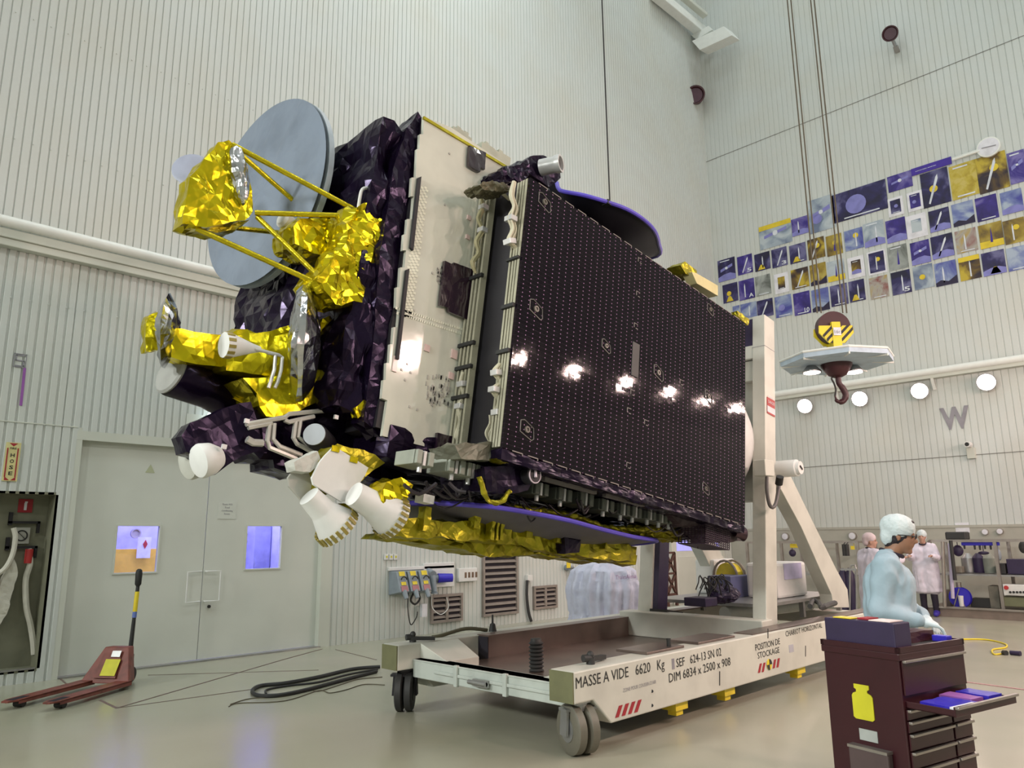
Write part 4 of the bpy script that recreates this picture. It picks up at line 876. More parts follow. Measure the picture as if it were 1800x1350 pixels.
p = Y(1391, 1138, CY0); b = MB(); b.box(p[0] - .06, p[0] + .05, CY0 - .003, CY0, p[2] - .05, p[2] + .03); b.build('small_label', mat('faded_label', (.45, .45, .50), .6), cart)
b = MB()
for u, v in ((1146, 1215), (1146, 1240)): b.cyl(Y(u, v, CY0 - .003), Y(u, v, CY0 + .01), .013, n=12)
b.build('bolt_holes', m_ink, cart)
# casters
Rt = Vector((cr[0], cr[1], 0)).normalized(); Fw = Vector((cf[0], cf[1], 0)).normalized()
def caster(cx, cy, ang, m_w, r=.19, w_=.085, gap=.03):
    a = (-Rt * math.cos(ang) - Fw * math.sin(ang)).normalized(); f = a.cross(Vector((0, 0, 1))); c = Vector((cx, cy, r)); root = None
    b = MB(); b.box(cx - .12, cx + .12, cy - .10, cy + .10, .39, .407); b.cyl((cx, cy, .40), (cx, cy, .33), .08, n=18)
    for s_ in (1, -1):
        o_ = a * s_ * (w_ + gap / 2 + .03); b.beam(c + o_ + Vector((0, 0, -.04)), c + o_ * .9 + Vector((0, 0, .15)), .10, .02, up=a)
    b.beam(c + a * .14 + Vector((0, 0, .15)), c - a * .14 + Vector((0, 0, .15)), .12, .02); k = b.build('caster_fork', m_steel if m_w is m_tyre else m_blackm, cart)
    for s_ in (1, -1):
        b = MB(); c1_ = c + a * s_ * (w_ / 2 + gap / 2); b.lathe(c1_ - a * w_ / 2, a, ((0, r * .55), (0, r * .9), (.012, r), (w_ - .012, r), (w_, r * .9), (w_, r * .55)), n=32); b.build('wheel', m_w, k, smooth='auto')
        b = MB(); b.lathe(c1_ - a * (w_ / 2 + .006), a, ((0, r * .25), (0, r * .5), (w_ + .012, r * .5), (w_ + .012, r * .25)), n=20); b.build('hub', m_steel if m_w is m_tyre else m_rubber, k, smooth='auto')
caster(4.86, 4.12, -.45, m_tyre); caster(4.86, 6.36, 0.02, m_rubber, .19, .075, .02); caster(11.2, 4.12, .5, m_tyre); caster(11.2, 6.36, .5, m_tyre)
for u, v in ((1187, 1240), (1272, 1216), (1398, 1172)):
    p = Y(u, v, 4.12); b = MB(); b.box(p[0] - .10, p[0] + .10, 4.05, 4.2, .12, .20); b.box(p[0] - .05, p[0] + .06, 4.08, 4.17, .07, .12); b.build('yellow_skid', m_yel, cart)
# levers and bits on the cart's top
for c_, dx, dy in (((4.93, 6.34), .20, -.10), ((5.05, 4.13), .25, .06)):
    p = Vector((c_[0], c_[1], CT)); b = MB(); b.cyl(p, p + Vector((0, 0, .05)), .035); b.beam(p + Vector((-.03, 0, .04)), p + Vector((dx, dy, .025)), .05, .035); b.cyl(p + Vector((-.07, .02, .05)), p + Vector((.0, .0, .05)), .03); b.ball(p + Vector((.0, 0, .075)), .03); b.build('clamp_lever', m_rubber, cart, smooth='auto')
p = Z(943, 1180, .42); b = MB(); prof = [(0, .06)]
for k in range(8): prof += [(.01 + k * .035, .075), (.028 + k * .035, .055)]
b.lathe((p[0], p[1], .42), (0, 0, 1), prof + [(.30, .05)], n=16); b.build('ribbed_jack', m_rubber, cart, smooth='auto')
p = Z(850, 1108, .645); b = MB(); b.lathe((p[0], 6.36, .645), (0, 0, 1), ((0, .045), (.08, .03), (.09, .012), (.18, .010)), n=12); b.build('cone_pin', m_rubber, cart, smooth='auto')
b = MB(); b.tube([Vector((p[0] - .05, 6.40, .66)), Vector((p[0] - .35, 6.42, .70)), Vector((p[0] - .7, 6.42, .66)), Vector((p[0] - .8, 6.45, .65))], .02, smooth=5); b.build('top_cable', mat('olive_cable', (.10, .09, .05), .6), cart, smooth=True)
b = MB()
for x0_, x1_ in ((5.75, 6.35), (6.6, 7.3)): b.box(x0_, x1_, 4.06, 4.40, .646, .668)
b.build('dark_deck_plates', m_cartin, cart, bevel=.004)
p = Z(1176, 1140, .65); b = MB(); b.cyl((p[0], p[1], .64), (p[0], p[1], .74), .02); b.build('locating_pin', m_rubber, cart)
# rear platform and the equipment on it
b = MB(); b.box(8.9, 11.4, 4.55, 6.2, .80, .84)
for x_ in (9.0, 10.1, 11.3):
    for y_ in (4.6, 6.1): b.box(x_ - .03, x_ + .03, y_ - .03, y_ + .03, .60, .80)
b.build('rear_platform', m_steel, cart)
b = MB(); b.cyl((8.95, 5.1, .70), (10.9, 4.85, .70), .085, n=18); b.build('white_tube', m_pipe, cart, smooth='auto')
def eq_box(name, u0, u1, v0, v1, y, depth, m__, label, cat, z0=.84, bev=.01):
    p0, p1 = Y(u0, v0, y), Y(u1, v1, y); b = MB(); b.box(p0[0], p1[0], y, y + depth, z0, p0[2]); o = b.build(name, m__, bevel=bev); tag(o, label, cat); return o, p0, p1
o, p0, p1 = eq_box('white_cabinet', 1364, 1424, 990, 1080, 4.75, .45, m_white, 'white rounded cabinet on the rear of the cart, with a lilac sheet taped to it', 'cabinet', bev=.04)
q0, q1 = Y(1377, 991, 4.745), Y(1410, 1016, 4.745); b = MB(); b.box(q0[0], q1[0], 4.742, 4.748, q1[2], q0[2]); b.build('taped_sheet', mat('lilac_paper', (.55, .52, .75), .7), o)
o, p0, p1 = eq_box('blue_box', 1284, 1322, 1013, 1052, 5.3, .35, mat('slate_blue', (.13, .14, .28), .5), 'slate-blue box behind the near upright of the cart', 'box')
b = MB(); b.box(p0[0] + .55, p1[0] + .6, 5.85, 6.18, .84, p0[2] + .2); o = b.build('white_cabinet', m_white, bevel=.03); tag(o, 'smaller white cabinet behind the slate-blue box', 'cabinet')
c = Y(1283, 1014, 5.6); t = thing('cable_reel', 'yellow cable reel standing behind the slate-blue box', 'reel', (c[0], 5.6, .84)); ax = (Rt * .86 - Fw * .5).normalized(); rr = min(c[2] - .84, .24)
b = MB(); b.cyl(c - ax * .07, c + ax * .07, rr * .82, n=26); b.build('yellow_cable', m_yel, t, smooth='auto')
b = MB()
for o_ in (-.09, .07): b.tube([c + ax * o_ + (Vector((0, 0, 1)) * math.cos(k * PI / 10) + ax.cross(Vector((0, 0, 1))) * math.sin(k * PI / 10)) * rr * .95 for k in range(21)], .018, n=6)
b.build('reel_flange', m_louv, t, smooth='auto')
t = thing('cable_bundle', 'tangled heap of black cables on the cart platform between the uprights', 'cables', Z(1270, 1062, .84)); c = Z(1272, 1060, .84)
b = MB(); b.ball(c + Vector((0, 0, .10)), .2, (1.3, .9, .55)); b.crumple(.05, .03, 9); b.build('cable_heap', m_case, t)
b = MB()
for k in range(16):
    a = random.uniform(0, 2 * PI); s_ = Vector((math.cos(a) * .22, math.sin(a) * .16, .06)); e_ = Vector((random.uniform(-.35, .1), random.uniform(-.1, .2), random.uniform(.14, .28))); b.tube([c + s_, c + (s_ + e_) * .7 + Vector((0, 0, .1)), c + e_, c + e_ + Vector((-.07, 0, -.08))], .008, n=5, smooth=4)
b.build('loose_cables', m_rubber, t)
o, p0, p1 = eq_box('dark_case', 1240, 1262, 1052, 1070, 4.9, .3, m_case, 'small dark case on the left end of the cart platform', 'case', bev=.01)
b = MB(); c = Z(1455, 1063, .86); b.tube([Z(u, v, .88) for u, v in ((1424, 1066), (1430, 1056), (1440, 1060), (1445, 1068), (1460, 1062), (1468, 1060), (1450, 1066))], .03, n=7, smooth=5); o = b.build('air_hose', m_rubber, smooth=True); tag(o, 'coiled dark hose on the cart platform at the foot of the strut', 'hose')
t = thing('red_extinguisher', 'red and pink extinguisher leaning beside the white cabinet', 'extinguisher', Y(1452, 1060, 4.9)); b = MB(); b.cyl(Y(1453, 1060, 4.9), Y(1446, 1012, 4.9), .07, .06, n=16); b.build('body', m_red, t, smooth='auto')
b = MB(); b.cyl(Y(1452, 1048, 4.9), Y(1448, 1026, 4.9), .073, .068, n=16); b.build('pink_label', mat('pink_label', (.7, .35, .32), .6), t, smooth='auto'); b = MB(); b.tube([Y(u, v, 4.85) for u, v in ((1446, 1010), (1434, 1000), (1425, 985), (1420, 975))], .012, smooth=4); b.cyl(Y(1446, 1012, 4.9), Y(1445, 1004, 4.9), .035); b.build('hose', m_ink, t)
# plastic-wrapped load behind the cart
yb = 7.7; px = [(1058, 1078), (1052, 1050), (1055, 1020), (1062, 998), (1076, 988), (1100, 986), (1122, 990), (1130, 1010), (1128, 1050), (1126, 1078)]
pts = [Y(u, v, yb) for u, v in px]; base = Vector((sum(p[0] for p in pts) / len(pts), yb + .3, 0))
t = thing('wrapped_load', 'machine wrapped in milky plastic film beyond the far side of the cart', 'wrapped load', base)
b = MB(); w0 = pts[1][0]; w1 = pts[8][0]; cx_ = (w0 + w1) / 2; hw = (w1 - w0) / 2; top = pts[5][2]
b.lathe((cx_, yb + .35, 0), (0, 0, 1), ((0, hw * 1.15), (.3, hw * 1.0), (top * .35, hw * .96), (top * .65, hw * 1.02), (top * .88, hw * .9), (top * .97, hw * .6), (top, hw * .2)), n=26); b.crumple(.07, .008, 7, 3)
for v in b.bm.verts:
    r_ = Vector((v.co[0] - cx_, v.co[1] - yb - .35, 0)); th_a = math.atan2(r_[1], r_[0]); hz_ = v.co[2]
    v.co += r_ * (.05 * math.sin(th_a * 11 + hz_ * 1.6) + .035 * math.sin(th_a * 23 - hz_ * 2.5) + .03 * noise.noise(Vector((th_a * 3, hz_ * 1.5, 1))))
b.build('plastic_film', m_plastic, t, smooth=True)
text_mesh('ThalesAlenia', 'lettering', Y(1082, 1019, yb + .30 - hw), Y(1118, 1016, yb + .30 - hw), Y(1082, 1011, yb + .30 - hw), mat('lilac_ink', (.35, .16, .40), .6), t, nrm=(0, -1, 0))
# ================================================================== THE SATELLITE (coordinates: x along its long axis, z across it)
sat = thing('satellite', 'large black and gold satellite held sideways on the cart, dark solar array on its side', 'satellite', (8.25, 5.24, 4.05), frame=SAT)
def sp(name, b, m, parent=None, **k): return b.build(name, m, parent or sat, frame=SAT, **k)
def PX(pts, y): return [SY(u, v, y) for u, v in pts]
AX = Vector((1, 0, 0)); YV = Vector((0, 1, 0)); BV = Vector((0, 0, 1))
# central body, end deck blanket
b = MB(); b.box(2.74, 7.05, 4.53, 6.2, 2.92, 5.60); sp('central_body', b, m_blackm)
b = MB(); b.box(2.42, 2.78, 4.62, 6.75, 3.0, 5.45); b.crumple(.14, .055, 3.2, 5); sp('end_blanket', b, m_black)
b = MB(); b.prism(PX([(712, 246), (660, 258), (640, 252), (592, 284), (586, 300), (600, 420), (700, 420)], 5.3), (.02, .35, 0)); b.crumple(.10, .04, 4, 9); sp('top_blanket', b, m_black)
b = MB(); b.prism(PX([(735, 197), (748, 212), (742, 240), (731, 300), (716, 420), (700, 560), (684, 690), (668, 768), (640, 740), (655, 600), (668, 450), (690, 300), (716, 225)], 4.56), (0, .16, 0)); b.crumple(.09, .018, 6, 2); sp('corner_blanket', b, m_black)
# white radiator with its stepped left edge
edge = [(745, 205), (744, 236), (738, 236), (737, 262), (733, 262), (731, 312), (724, 312), (722, 345), (727, 345), (724, 385), (716, 385), (714, 412), (710, 412), (708, 440), (714, 440), (711, 470), (704, 470), (702, 505), (697, 505), (696, 540), (702, 540), (699, 575), (692, 575), (690, 605), (686, 605), (684, 638), (679, 638), (678, 668), (674, 668), (671, 700), (681, 704), (672, 766)]
rad = PX(edge + [(768, 790), (770, 764), (800, 770)], 4.5) + [Vector((3.44, 4.5, 2.93)), Vector((3.9, 4.5, 2.93)), Vector((3.9, 4.5, 5.66)), Vector((3.0, 4.5, 5.66))]
b = MB(); b.prism(rad, (0, .03, 0)); radp = sp('radiator_panel', b, m_rad)
b = MB(); b.beam(PX([(744, 207)], 4.495)[0], Vector((4.3, 4.495, 5.665)), .02, .025); sp('radiator_edge', b, m_goldd, radp)
m_cell = mat('mirror_tile_dimple', (.86, .86, .72), .12)
b = MB()
for k in range(46):
    for j in range(3):
        p = SY(748 - k * .62 - j * 6 + (k % 2) * 3, 330 + k * 5.0, 4.497); b.box(p[0] - .014, p[0] + .014, 4.4975, 4.4995, p[2] - .010, p[2] + .010)
for k in range(34):
    for j in range(2):
        p = SY(698 + k * 3.9 + j * 2, 542 + k * 1.25 + j * 9, 4.497); b.box(p[0] - .014, p[0] + .014, 4.4975, 4.4995, p[2] - .010, p[2] + .010)
sp('dimple_tiles', b, m_cell, radp)
m_stain = mat('radiator_stain', (.42, .40, .36), .3)
b = MB(); random.seed(3)
for k in range(70):
    p = SY(752 + random.uniform(0, 42) - random.uniform(0, 4), 660 + random.uniform(0, 52), 4.4975); b.box(p[0] - .006, p[0] + .006, 4.494, 4.499, p[2] - .018, p[2] + .014)
for k in range(26):
    p = SY(768 + random.uniform(0, 10), 470 + random.uniform(0, 30), 4.4975); b.box(p[0] - .006, p[0] + .006, 4.494, 4.499, p[2] - .01, p[2] + .01)
for u, v in ((706, 650), (716, 640), (722, 655), (712, 668), (728, 545), (733, 720), (700, 760), (720, 715), (790, 270), (782, 360), (760, 480)):
    p = SY(u, v, 4.4975); b.box(p[0] - .008, p[0] + .008, 4.494, 4.499, p[2] - .008, p[2] + .008)
sp('stain_marks', b, m_stain, radp)
m_pink = mat('pink_mirror', (.75, .55, .52), .2)
for (u, v, w_, h_) in ((750, 612, 8, 11), (798, 623, 9, 15), (793, 661, 8, 11), (694, 640, 6, 24), (824, 383, 6, 8), (822, 417, 6, 8), (869, 313, 6, 8)):
    p = SY(u, v, 4.497); b = MB(); b.box(p[0] - w_ / 300, p[0] + w_ / 300, 4.488, 4.499, p[2] - h_ / 400, p[2] + h_ / 400); sp('small_mirror', b, m_pink, radp)
for P_ in ([(741, 310), (736, 312), (722, 435), (727, 440)], [(720, 472), (715, 474), (697, 630), (702, 632)]):
    b = MB(); b.prism(PX(P_, 4.47), (0, .025, 0)); sp('black_rail', b, m_blackm, radp)
for P_ in ([(826, 255), (855, 268), (853, 298), (845, 294), (844, 302), (824, 291)], [(783, 458), (800, 466), (798, 461), (843, 478), (830, 565), (790, 548), (788, 540), (773, 537)], [(770, 761), (800, 768), (799, 795), (768, 788)]):
    b = MB(); b.prism(PX(P_, 4.46), (0, .03, 0)); b.crumple(.07, .004, 9); sp('tinted_cover', b, m_blackmir, radp)
def castel(px, y, n, h):
    a, c = SY(*px[0], y), SY(*px[1], y); b = MB(); P = [a]
    for k in range(n):
        f0, f1 = k / n, (k + 1) / n; hh = h * (.75 + .25 * math.sin(PI * (k + .5) / n)) * (1 if k % 2 else .86)
        P += [a.lerp(c, f0) + BV * hh, a.lerp(c, f1) + BV * hh]
    P.append(c); b.prism(P, (0, .10, 0)); return sp('castellated_shield', b, mat('pale_shield', (.42, .43, .34), .45))
castel(((795, 236), (828, 258)), 4.85, 5, .13); castel(((846, 262), (868, 277)), 4.9, 4, .12); castel(((868, 277), (896, 294)), 4.9, 4, .13)
# ---- stowed solar array
ZS0, ZS1, XS0, XS1 = 2.87, 5.16, 3.44, 7.03
b = MB(); b.box(XS0, XS1, 3.905, 3.93, ZS0, ZS1); sol = sp('solar_array', b, m_solar)
lay = ((3.93, 3.955), (3.965, 3.985), (3.995, 4.015), (4.03, 4.05))
for k, (y0, y1) in enumerate(lay): b = MB(); b.box(XS0 - .005, XS1, y0, y1, ZS0 + .01, ZS1); sp('panel_edge', b, m_strip, sol)
b = MB(); b.box(XS0 + .02, XS1, 3.955, 4.03, ZS0 + .02, ZS1 - .02); b.box(3.50, 7.0, 4.05, 4.52, ZS0 + .02, 5.22); sp('array_core', b, m_blackm, sol)
for k in range(4): b = MB(); y0 = 4.33 + k * .045; b.box(3.40, 3.46, y0, y0 + .022, 2.92, 5.25); sp('inner_panel_edge', b, m_strip, sol)
b = MB()
for (bb, w_) in ((4.42, .02), (4.0, .03), (3.62, .03)): b = MB(); b.box(XS0 - .03, XS0, 3.925, 4.06, bb, bb + w_); sp('clamp_strap', b, m_ink, sol)
for bb in (4.35, 3.75, 3.55, 3.3): b = MB(); b.box(3.38, 3.41, 4.31, 4.52, bb, bb + .03); sp('clamp_strap', b, m_ink, sol)
# seam line along the top and bottom edge of the outer panel, tabs
for z_, s_ in ((ZS1, 1), (ZS0, -1)):
    x = XS0 + .1
    while x < XS1 - .15: b = MB(); b.box(x, x + .11, 3.901, 3.905, z_ - .005, z_ + .003); b.box(x + .105, x + .112, 3.9, 3.905, z_ - .018, z_); sp('edge_tab', b, mat('grey_tab', (.22, .19, .18), .45), sol); x += .17
b = MB(); b.box(XS0, XS1, 3.91, 4.15, 2.785, 2.862); b.crumple(.10, .008, 8, 1); sp('lower_skirt', b, m_black, sol)
m_clampc = mat('cutout_metal', (.12, .11, .09), .35)
for (u, v, s_) in ((958, 355, 1), (943, 543, 1), (927, 755, 1), (1066, 608, .8), (1158, 655, 1), (1246, 697, .9), (1249, 544, .8), (1241, 859, .8)):
    p = SY(u, v, 3.9); h_ = .062 * s_; b = MB()
    P = [(-h_ * 1.25, h_ * .9), (-h_ * .6, h_ * 1.1), (h_ * 1.1, h_ * .4), (h_ * 1.3, -h_ * .9), (h_ * .9, -h_ * 1.2), (-h_ * 1.2, -h_ * .5)]
    pp_ = [Vector((p[0] + a, 3.902, p[2] + c)) for a, c in P]; b.tube(pp_ + [pp_[0]], .0045, n=5); ho = sp('hold_down_point', b, mat('bright_cutout_rim', (.14, .13, .12), .45), sol)
    b = MB(); b.lathe(Vector((p[0], 3.905, p[2])), (0, -1, 0), ((0, .028 * s_), (.012, .026 * s_), (.012, .014 * s_), (.004, .012 * s_)), n=14); sp('bolt', b, m_clampc, ho, smooth='auto')
for (u, v) in ((1125, 458), (1122, 517), (1118, 573), (1112, 690), (1106, 722), (1105, 818), (1198, 672), (1136, 743)):
    p = SY(u, v, 3.9); b = MB(); b.box(p[0] - .03, p[0] + .03, 3.900, 3.905, p[2] + .02, p[2] + .026); b.box(p[0] - .03, p[0] - .022, 3.9, 3.905, p[2] - .02, p[2] + .02); b.box(p[0] + .0, p[0] + .03, 3.9, 3.905, p[2] - .026, p[2] - .018); sp('corner_marks', b, mat('bright_cutout_rim', (.14, .13, .12), .45), sol)
b = MB(); p = SY(1118, 603, 3.9); q = SY(1114, 661, 3.9); b.box(p[0] - .05, p[0] + .055, 3.897, 3.904, q[2], p[2]); sp('grey_strip', b, mat('grey_tape', (.055, .055, .055), .6), sol)
# harness bundles
random.seed(5)
def harness(pts, y, name='wire_harness', r=.028, m_=m_harness, knots=()):
    b = MB(); P = [SY(u, v, y) for u, v in pts]
    for k in range(5):
        o_ = Vector((random.uniform(-1, 1) * r * .9, random.uniform(-1, 1) * r * .7, 0))
        b.tube([p + o_ * (1 if 0 < i < len(P) - 1 else .3) + Vector((random.uniform(-1, 1), 0, 0)) * r * .35 for i, p in enumerate(P)], r * .42, n=6, smooth=4)
    h_ = sp(name, b, m_, smooth=True)
    for i in knots:
        d = (P[min(i + 1, len(P) - 1)] - P[max(i - 1, 0)]).normalized(); b = MB(); b.beam(P[i] - d * .022, P[i] + d * .022, r * 3.0, r * 2.6); sp('white_connector', b, m_white2, h_, bevel=.004)
    return h_
harness([(904, 320), (899, 345), (905, 365), (898, 385), (903, 405), (896, 425), (908, 440), (910, 460), (914, 440)], 4.0, knots=(3, 5, 7))
harness([(880, 640), (872, 655), (882, 672), (868, 685), (880, 705), (873, 725), (880, 735)], 4.02, knots=(1, 3, 5), r=.024)
harness([(862, 730), (862, 745), (856, 762), (860, 775)], 4.1, knots=(), r=.02)
harness([(846, 345), (850, 365), (842, 385), (848, 405), (838, 425), (842, 445), (832, 462), (836, 480)], 4.36, knots=(1, 3), r=.024, m_=mat('ochre_harness', (.42, .38, .22), .6))
harness([(815, 655), (812, 675), (818, 695), (808, 715), (812, 740), (805, 770), (822, 782)], 4.40, knots=(1, 3), r=.024)
harness([(838, 330), (852, 326), (868, 330), (886, 342), (896, 352)], 4.2, r=.02)
harness([(810, 785), (830, 782), (850, 783), (872, 778)], 4.1, r=.02)
b = MB(); b.prism(PX([(842, 324), (862, 319), (884, 322), (898, 330), (896, 338), (872, 336), (850, 334)], 4.12), (0, .2, 0)); b.crumple(.03, .014, 16, 4); sp('hinge_cluster', b, mat('olive_metal', (.10, .09, .05), .5, .4))
b = MB(); b.prism(PX([(800, 782), (885, 775), (912, 800), (905, 812), (810, 806)], 4.02), (0, .3, 0)); b.crumple(.06, .012, 10, 6); sp('lower_hinge_cluster', b, mat('grey_olive_metal', (.16, .16, .12), .5, .3))
b = MB(); b.prism(PX([(872, 806), (905, 806), (915, 818), (880, 812)], 3.95), (0, .1, 0)); b.crumple(.03, .008, 14); sp('gold_tab', b, m_goldd)
b = MB(); b.prism(PX([(878, 300), (895, 290), (930, 288), (935, 302), (918, 318), (885, 322)], 4.25), (0, .3, 0)); b.crumple(.05, .02, 10, 3); sp('dark_bracket', b, m_black)
# sensor head on the top edge
b = MB(); b.prism(PX([(903, 298), (932, 274), (955, 272), (985, 296), (985, 312), (968, 330), (950, 318), (928, 304)], 4.28), (0, .32, 0)); b.crumple(.06, .010, 8, 7); sh_ = sp('sensor_housing', b, m_black)
c = SY(972, 290, 4.15); d = Vector((.35, -.93, .05)).normalized()
b = MB(); b.lathe(c - d * .02, d, ((-.10, .075), (.04, .075), (.05, .082), (.10, .082), (.10, .064), (.02, .06)), n=26); sp('lens_barrel', b, m_white2, sh_, smooth='auto')
b = MB(); b.cyl(c + d * .045, c + d * .05, .062, n=24); sp('lens_glass', b, mat('violet_lens', (.03, .01, .03), .06, coat=1.0), sh_)
# ---- adapter cone and interface ring towards the cart
b = MB(); b.lathe((7.05, 5.24, 4.10), (1, 0, 0), ((0, .70), (.55, .80), (.66, .84)), n=48); sp('adapter_cone', b, m_blackm, smooth='auto')
b = MB(); b.lathe((7.68, 5.24, 4.10), (1, 0, 0), ((0, .80), (0, .88), (.10, .90), (.42, .86), (.58, .80)), n=56); sp('interface_ring', b, m_white, smooth='auto')
# ---- helper for reflectors
def dish(name, c, n, ry, rz, depth, m1, m2, e1=None, rim=.012, parent=None, nm2='reflector_face'):
    """shallow bowl: centre c, facing n, half axes along e1 (ry) and n x e1 (rz)"""
    n = Vector(n).normalized(); e1 = Vector(e1 or (0, 1, 0)); e1 = (e1 - n * e1.dot(n)).normalized(); e2 = n.cross(e1)
    b = MB(); N_ = 56; K = 8; vs_ = []
    for k in range(K + 1):
        f = k / K
        for i in range(N_):
            t = 2 * PI * i / N_; vs_.append(c + e1 * math.cos(t) * ry * f + e2 * math.sin(t) * rz * f - n * depth * (1 - f * f))
    fs = []
    for k in range(K):
        for i in range(N_):
            j = (i + 1) % N_; fs.append((k * N_ + i, k * N_ + j, (k + 1) * N_ + j, (k + 1) * N_ + i))
    b._add(vs_, fs); bmesh.ops.remove_doubles(b.bm, verts=b.bm.verts, dist=1e-4)
    g = bmesh.ops.extrude_face_region(b.bm, geom=list(b.bm.faces)); bmesh.ops.translate(b.bm, verts=[v for v in g['geom'] if isinstance(v, bmesh.types.BMVert)], vec=-n * .022)
    d_ = sp(name, b, m1, parent, smooth='auto')
    b = MB(); pts = [c + e1 * math.cos(2 * PI * i / N_) * ry + e2 * math.sin(2 * PI * i / N_) * rz - n * .01 for i in range(N_ + 1)]; b.tube(pts, rim, n=6); sp('rim', b, m2, d_, smooth=True); return d_
# ---- big dish with its tripod feed
yD = 6.0; cD = SY(466, 340, yD)
rv = (SY(500, 182, yD) - SY(440, 498, yD)).length / 2
nD = Vector((-.985, -.08, -.10))
# membrane-covered front, bulging slightly
b = MB(); N_ = 64; K = 10; vs_ = []; nD.normalize(); e1 = (YV - nD * YV.dot(nD)).normalized(); e2 = nD.cross(e1)
for k in range(K + 1):
    f = k / K
    for i in range(N_):
        t = 2 * PI * i / N_; wr = noise.noise(Vector((math.cos(t) * 3, math.sin(t) * 3, f * 1.2))) * .035 * f + .05 * math.sin(t * 19 + 2 * math.sin(t * 3)) * f * f * (1 - f) * (0.5 + noise.noise(Vector((math.cos(t) * 2, math.sin(t) * 2, 4))))
        vs_.append(cD + e1 * math.cos(t) * rv * 1.02 * f + e2 * math.sin(t) * rv * .94 * f + nD * (.03 + .01 * (1 - f * f) + wr * (1 - f ** 6)))
fs = [(k * N_ + i, k * N_ + (i + 1) % N_, (k + 1) * N_ + (i + 1) % N_, (k + 1) * N_ + i) for k in range(K) for i in range(N_)]
b._add(vs_, fs); bmesh.ops.remove_doubles(b.bm, verts=b.bm.verts, dist=1e-4); md = sp('main_dish_membrane', b, m_membrane, smooth=True, norecalc=False)
b = MB(); b.lathe(cD - nD * .01, -nD, ((0, rv * .90), (.05, rv * .90), (.09, rv * .8), (.22, rv * .3)), n=64)
S_ = Matrix.Identity(3)
for v in b.bm.verts:
    r_ = v.co - cD; k_ = r_.dot(e1); v.co += e1 * k_ * .13; k2 = r_.dot(e2); v.co += e2 * k2 * .05
sp('dish_shell', b, mat('shell_blue_white', (.45, .52, .58), .4), md, smooth='auto')
b = MB(); b.cyl(cD - nD * .2, Vector((2.5, yD - .1, cD[2] - .1)), .10, .14, n=14); sp('dish_boom', b, m_black, md)
# feed box (gold wedge) with silver sub-reflector
b = MB(); b.prism(PX([(321, 394), (323, 376), (334, 312), (352, 292), (383, 250), (402, 247), (418, 262), (440, 320), (447, 372), (430, 386), (404, 392), (345, 400)], 5.15), (0, .17, 0)); b.crumple(.085, .020, 6, 2.5); fb = sp('feed_box', b, m_gold)
b = MB(); c = SY(420, 308, 5.12); b.ball(c, .16, (.40, .5, 1.45), R=Matrix.Rotation(math.radians(-20), 3, 'Y')); b.crumple(.05, .014, 10, 8); sp('sub_reflector', b, m_silver, fb)
b = MB(); c = SY(337, 300, 5.75); b.lathe(c, (-.6, -.75, .1), ((0, .14), (.02, .15), (.03, .13)), n=26); sp('round_shield', b, mat('blue_grey_film', (.34, .36, .46), .4), fb, smooth='auto')
b = MB(); b.prism(PX([(345, 398), (404, 393), (440, 386), (412, 404), (380, 408)], 5.3), (0, .2, 0)); b.crumple(.05, .01, 9); sp('foil_tail', b, m_goldd, fb)
def rod(a, c, ya, yc, r=.021): b = MB(); P0, P1 = SY(*a, ya), SY(*c, yc); b.tube([P0, P0.lerp(P1, .5), P1], r, n=10); return sp('gold_strut', b, m_goldrod, smooth='auto')
rod((408, 254), (642, 378), 5.15, 4.75); rod((424, 272), (538, 372), 5.45, 5.5); rod((448, 374), (642, 380), 5.12, 4.72); rod((452, 381), (572, 498), 5.14, 4.8); rod((345, 402), (566, 502), 5.2, 4.8); rod((410, 400), (516, 412), 5.45, 5.5)
b = MB(); b.prism(PX([(516, 398), (530, 380), (588, 388), (608, 410), (590, 448), (550, 445), (518, 428)], 4.95), (0, .34, 0)); b.crumple(.08, .02, 6, 4); sp('gold_bracket_box', b, m_gold)
b = MB(); b.prism(PX([(628, 362), (655, 355), (692, 366), (695, 378), (688, 420), (680, 440), (668, 452), (662, 490), (640, 508), (634, 530), (588, 535), (570, 512), (560, 488), (585, 455), (608, 430), (610, 395)], 4.62), (0, .35, 0)); b.crumple(.075, .035, 5.5, 7); sp('gold_foil_base', b, m_gold)
b = MB(); b.prism(PX([(578, 352), (596, 355), (600, 372), (578, 372)], 5.6), (0, .2, 0)); b.crumple(.05, .01, 9); sp('gold_foil_scrap', b, m_gold)
b = MB(); b.lathe(SY(497, 386, 5.25), (.75, .2, -.05), ((-.02, .045), (0, .068), (.13, .068), (.14, .05)), n=20); sp('white_feed_horn', b, m_white, smooth='auto')
b = MB(); b.tube(PX([(652, 330), (637, 333), (632, 352), (630, 368)], 4.7), .014, n=8, smooth=4); sp('white_waveguide', b, m_white, smooth=True)
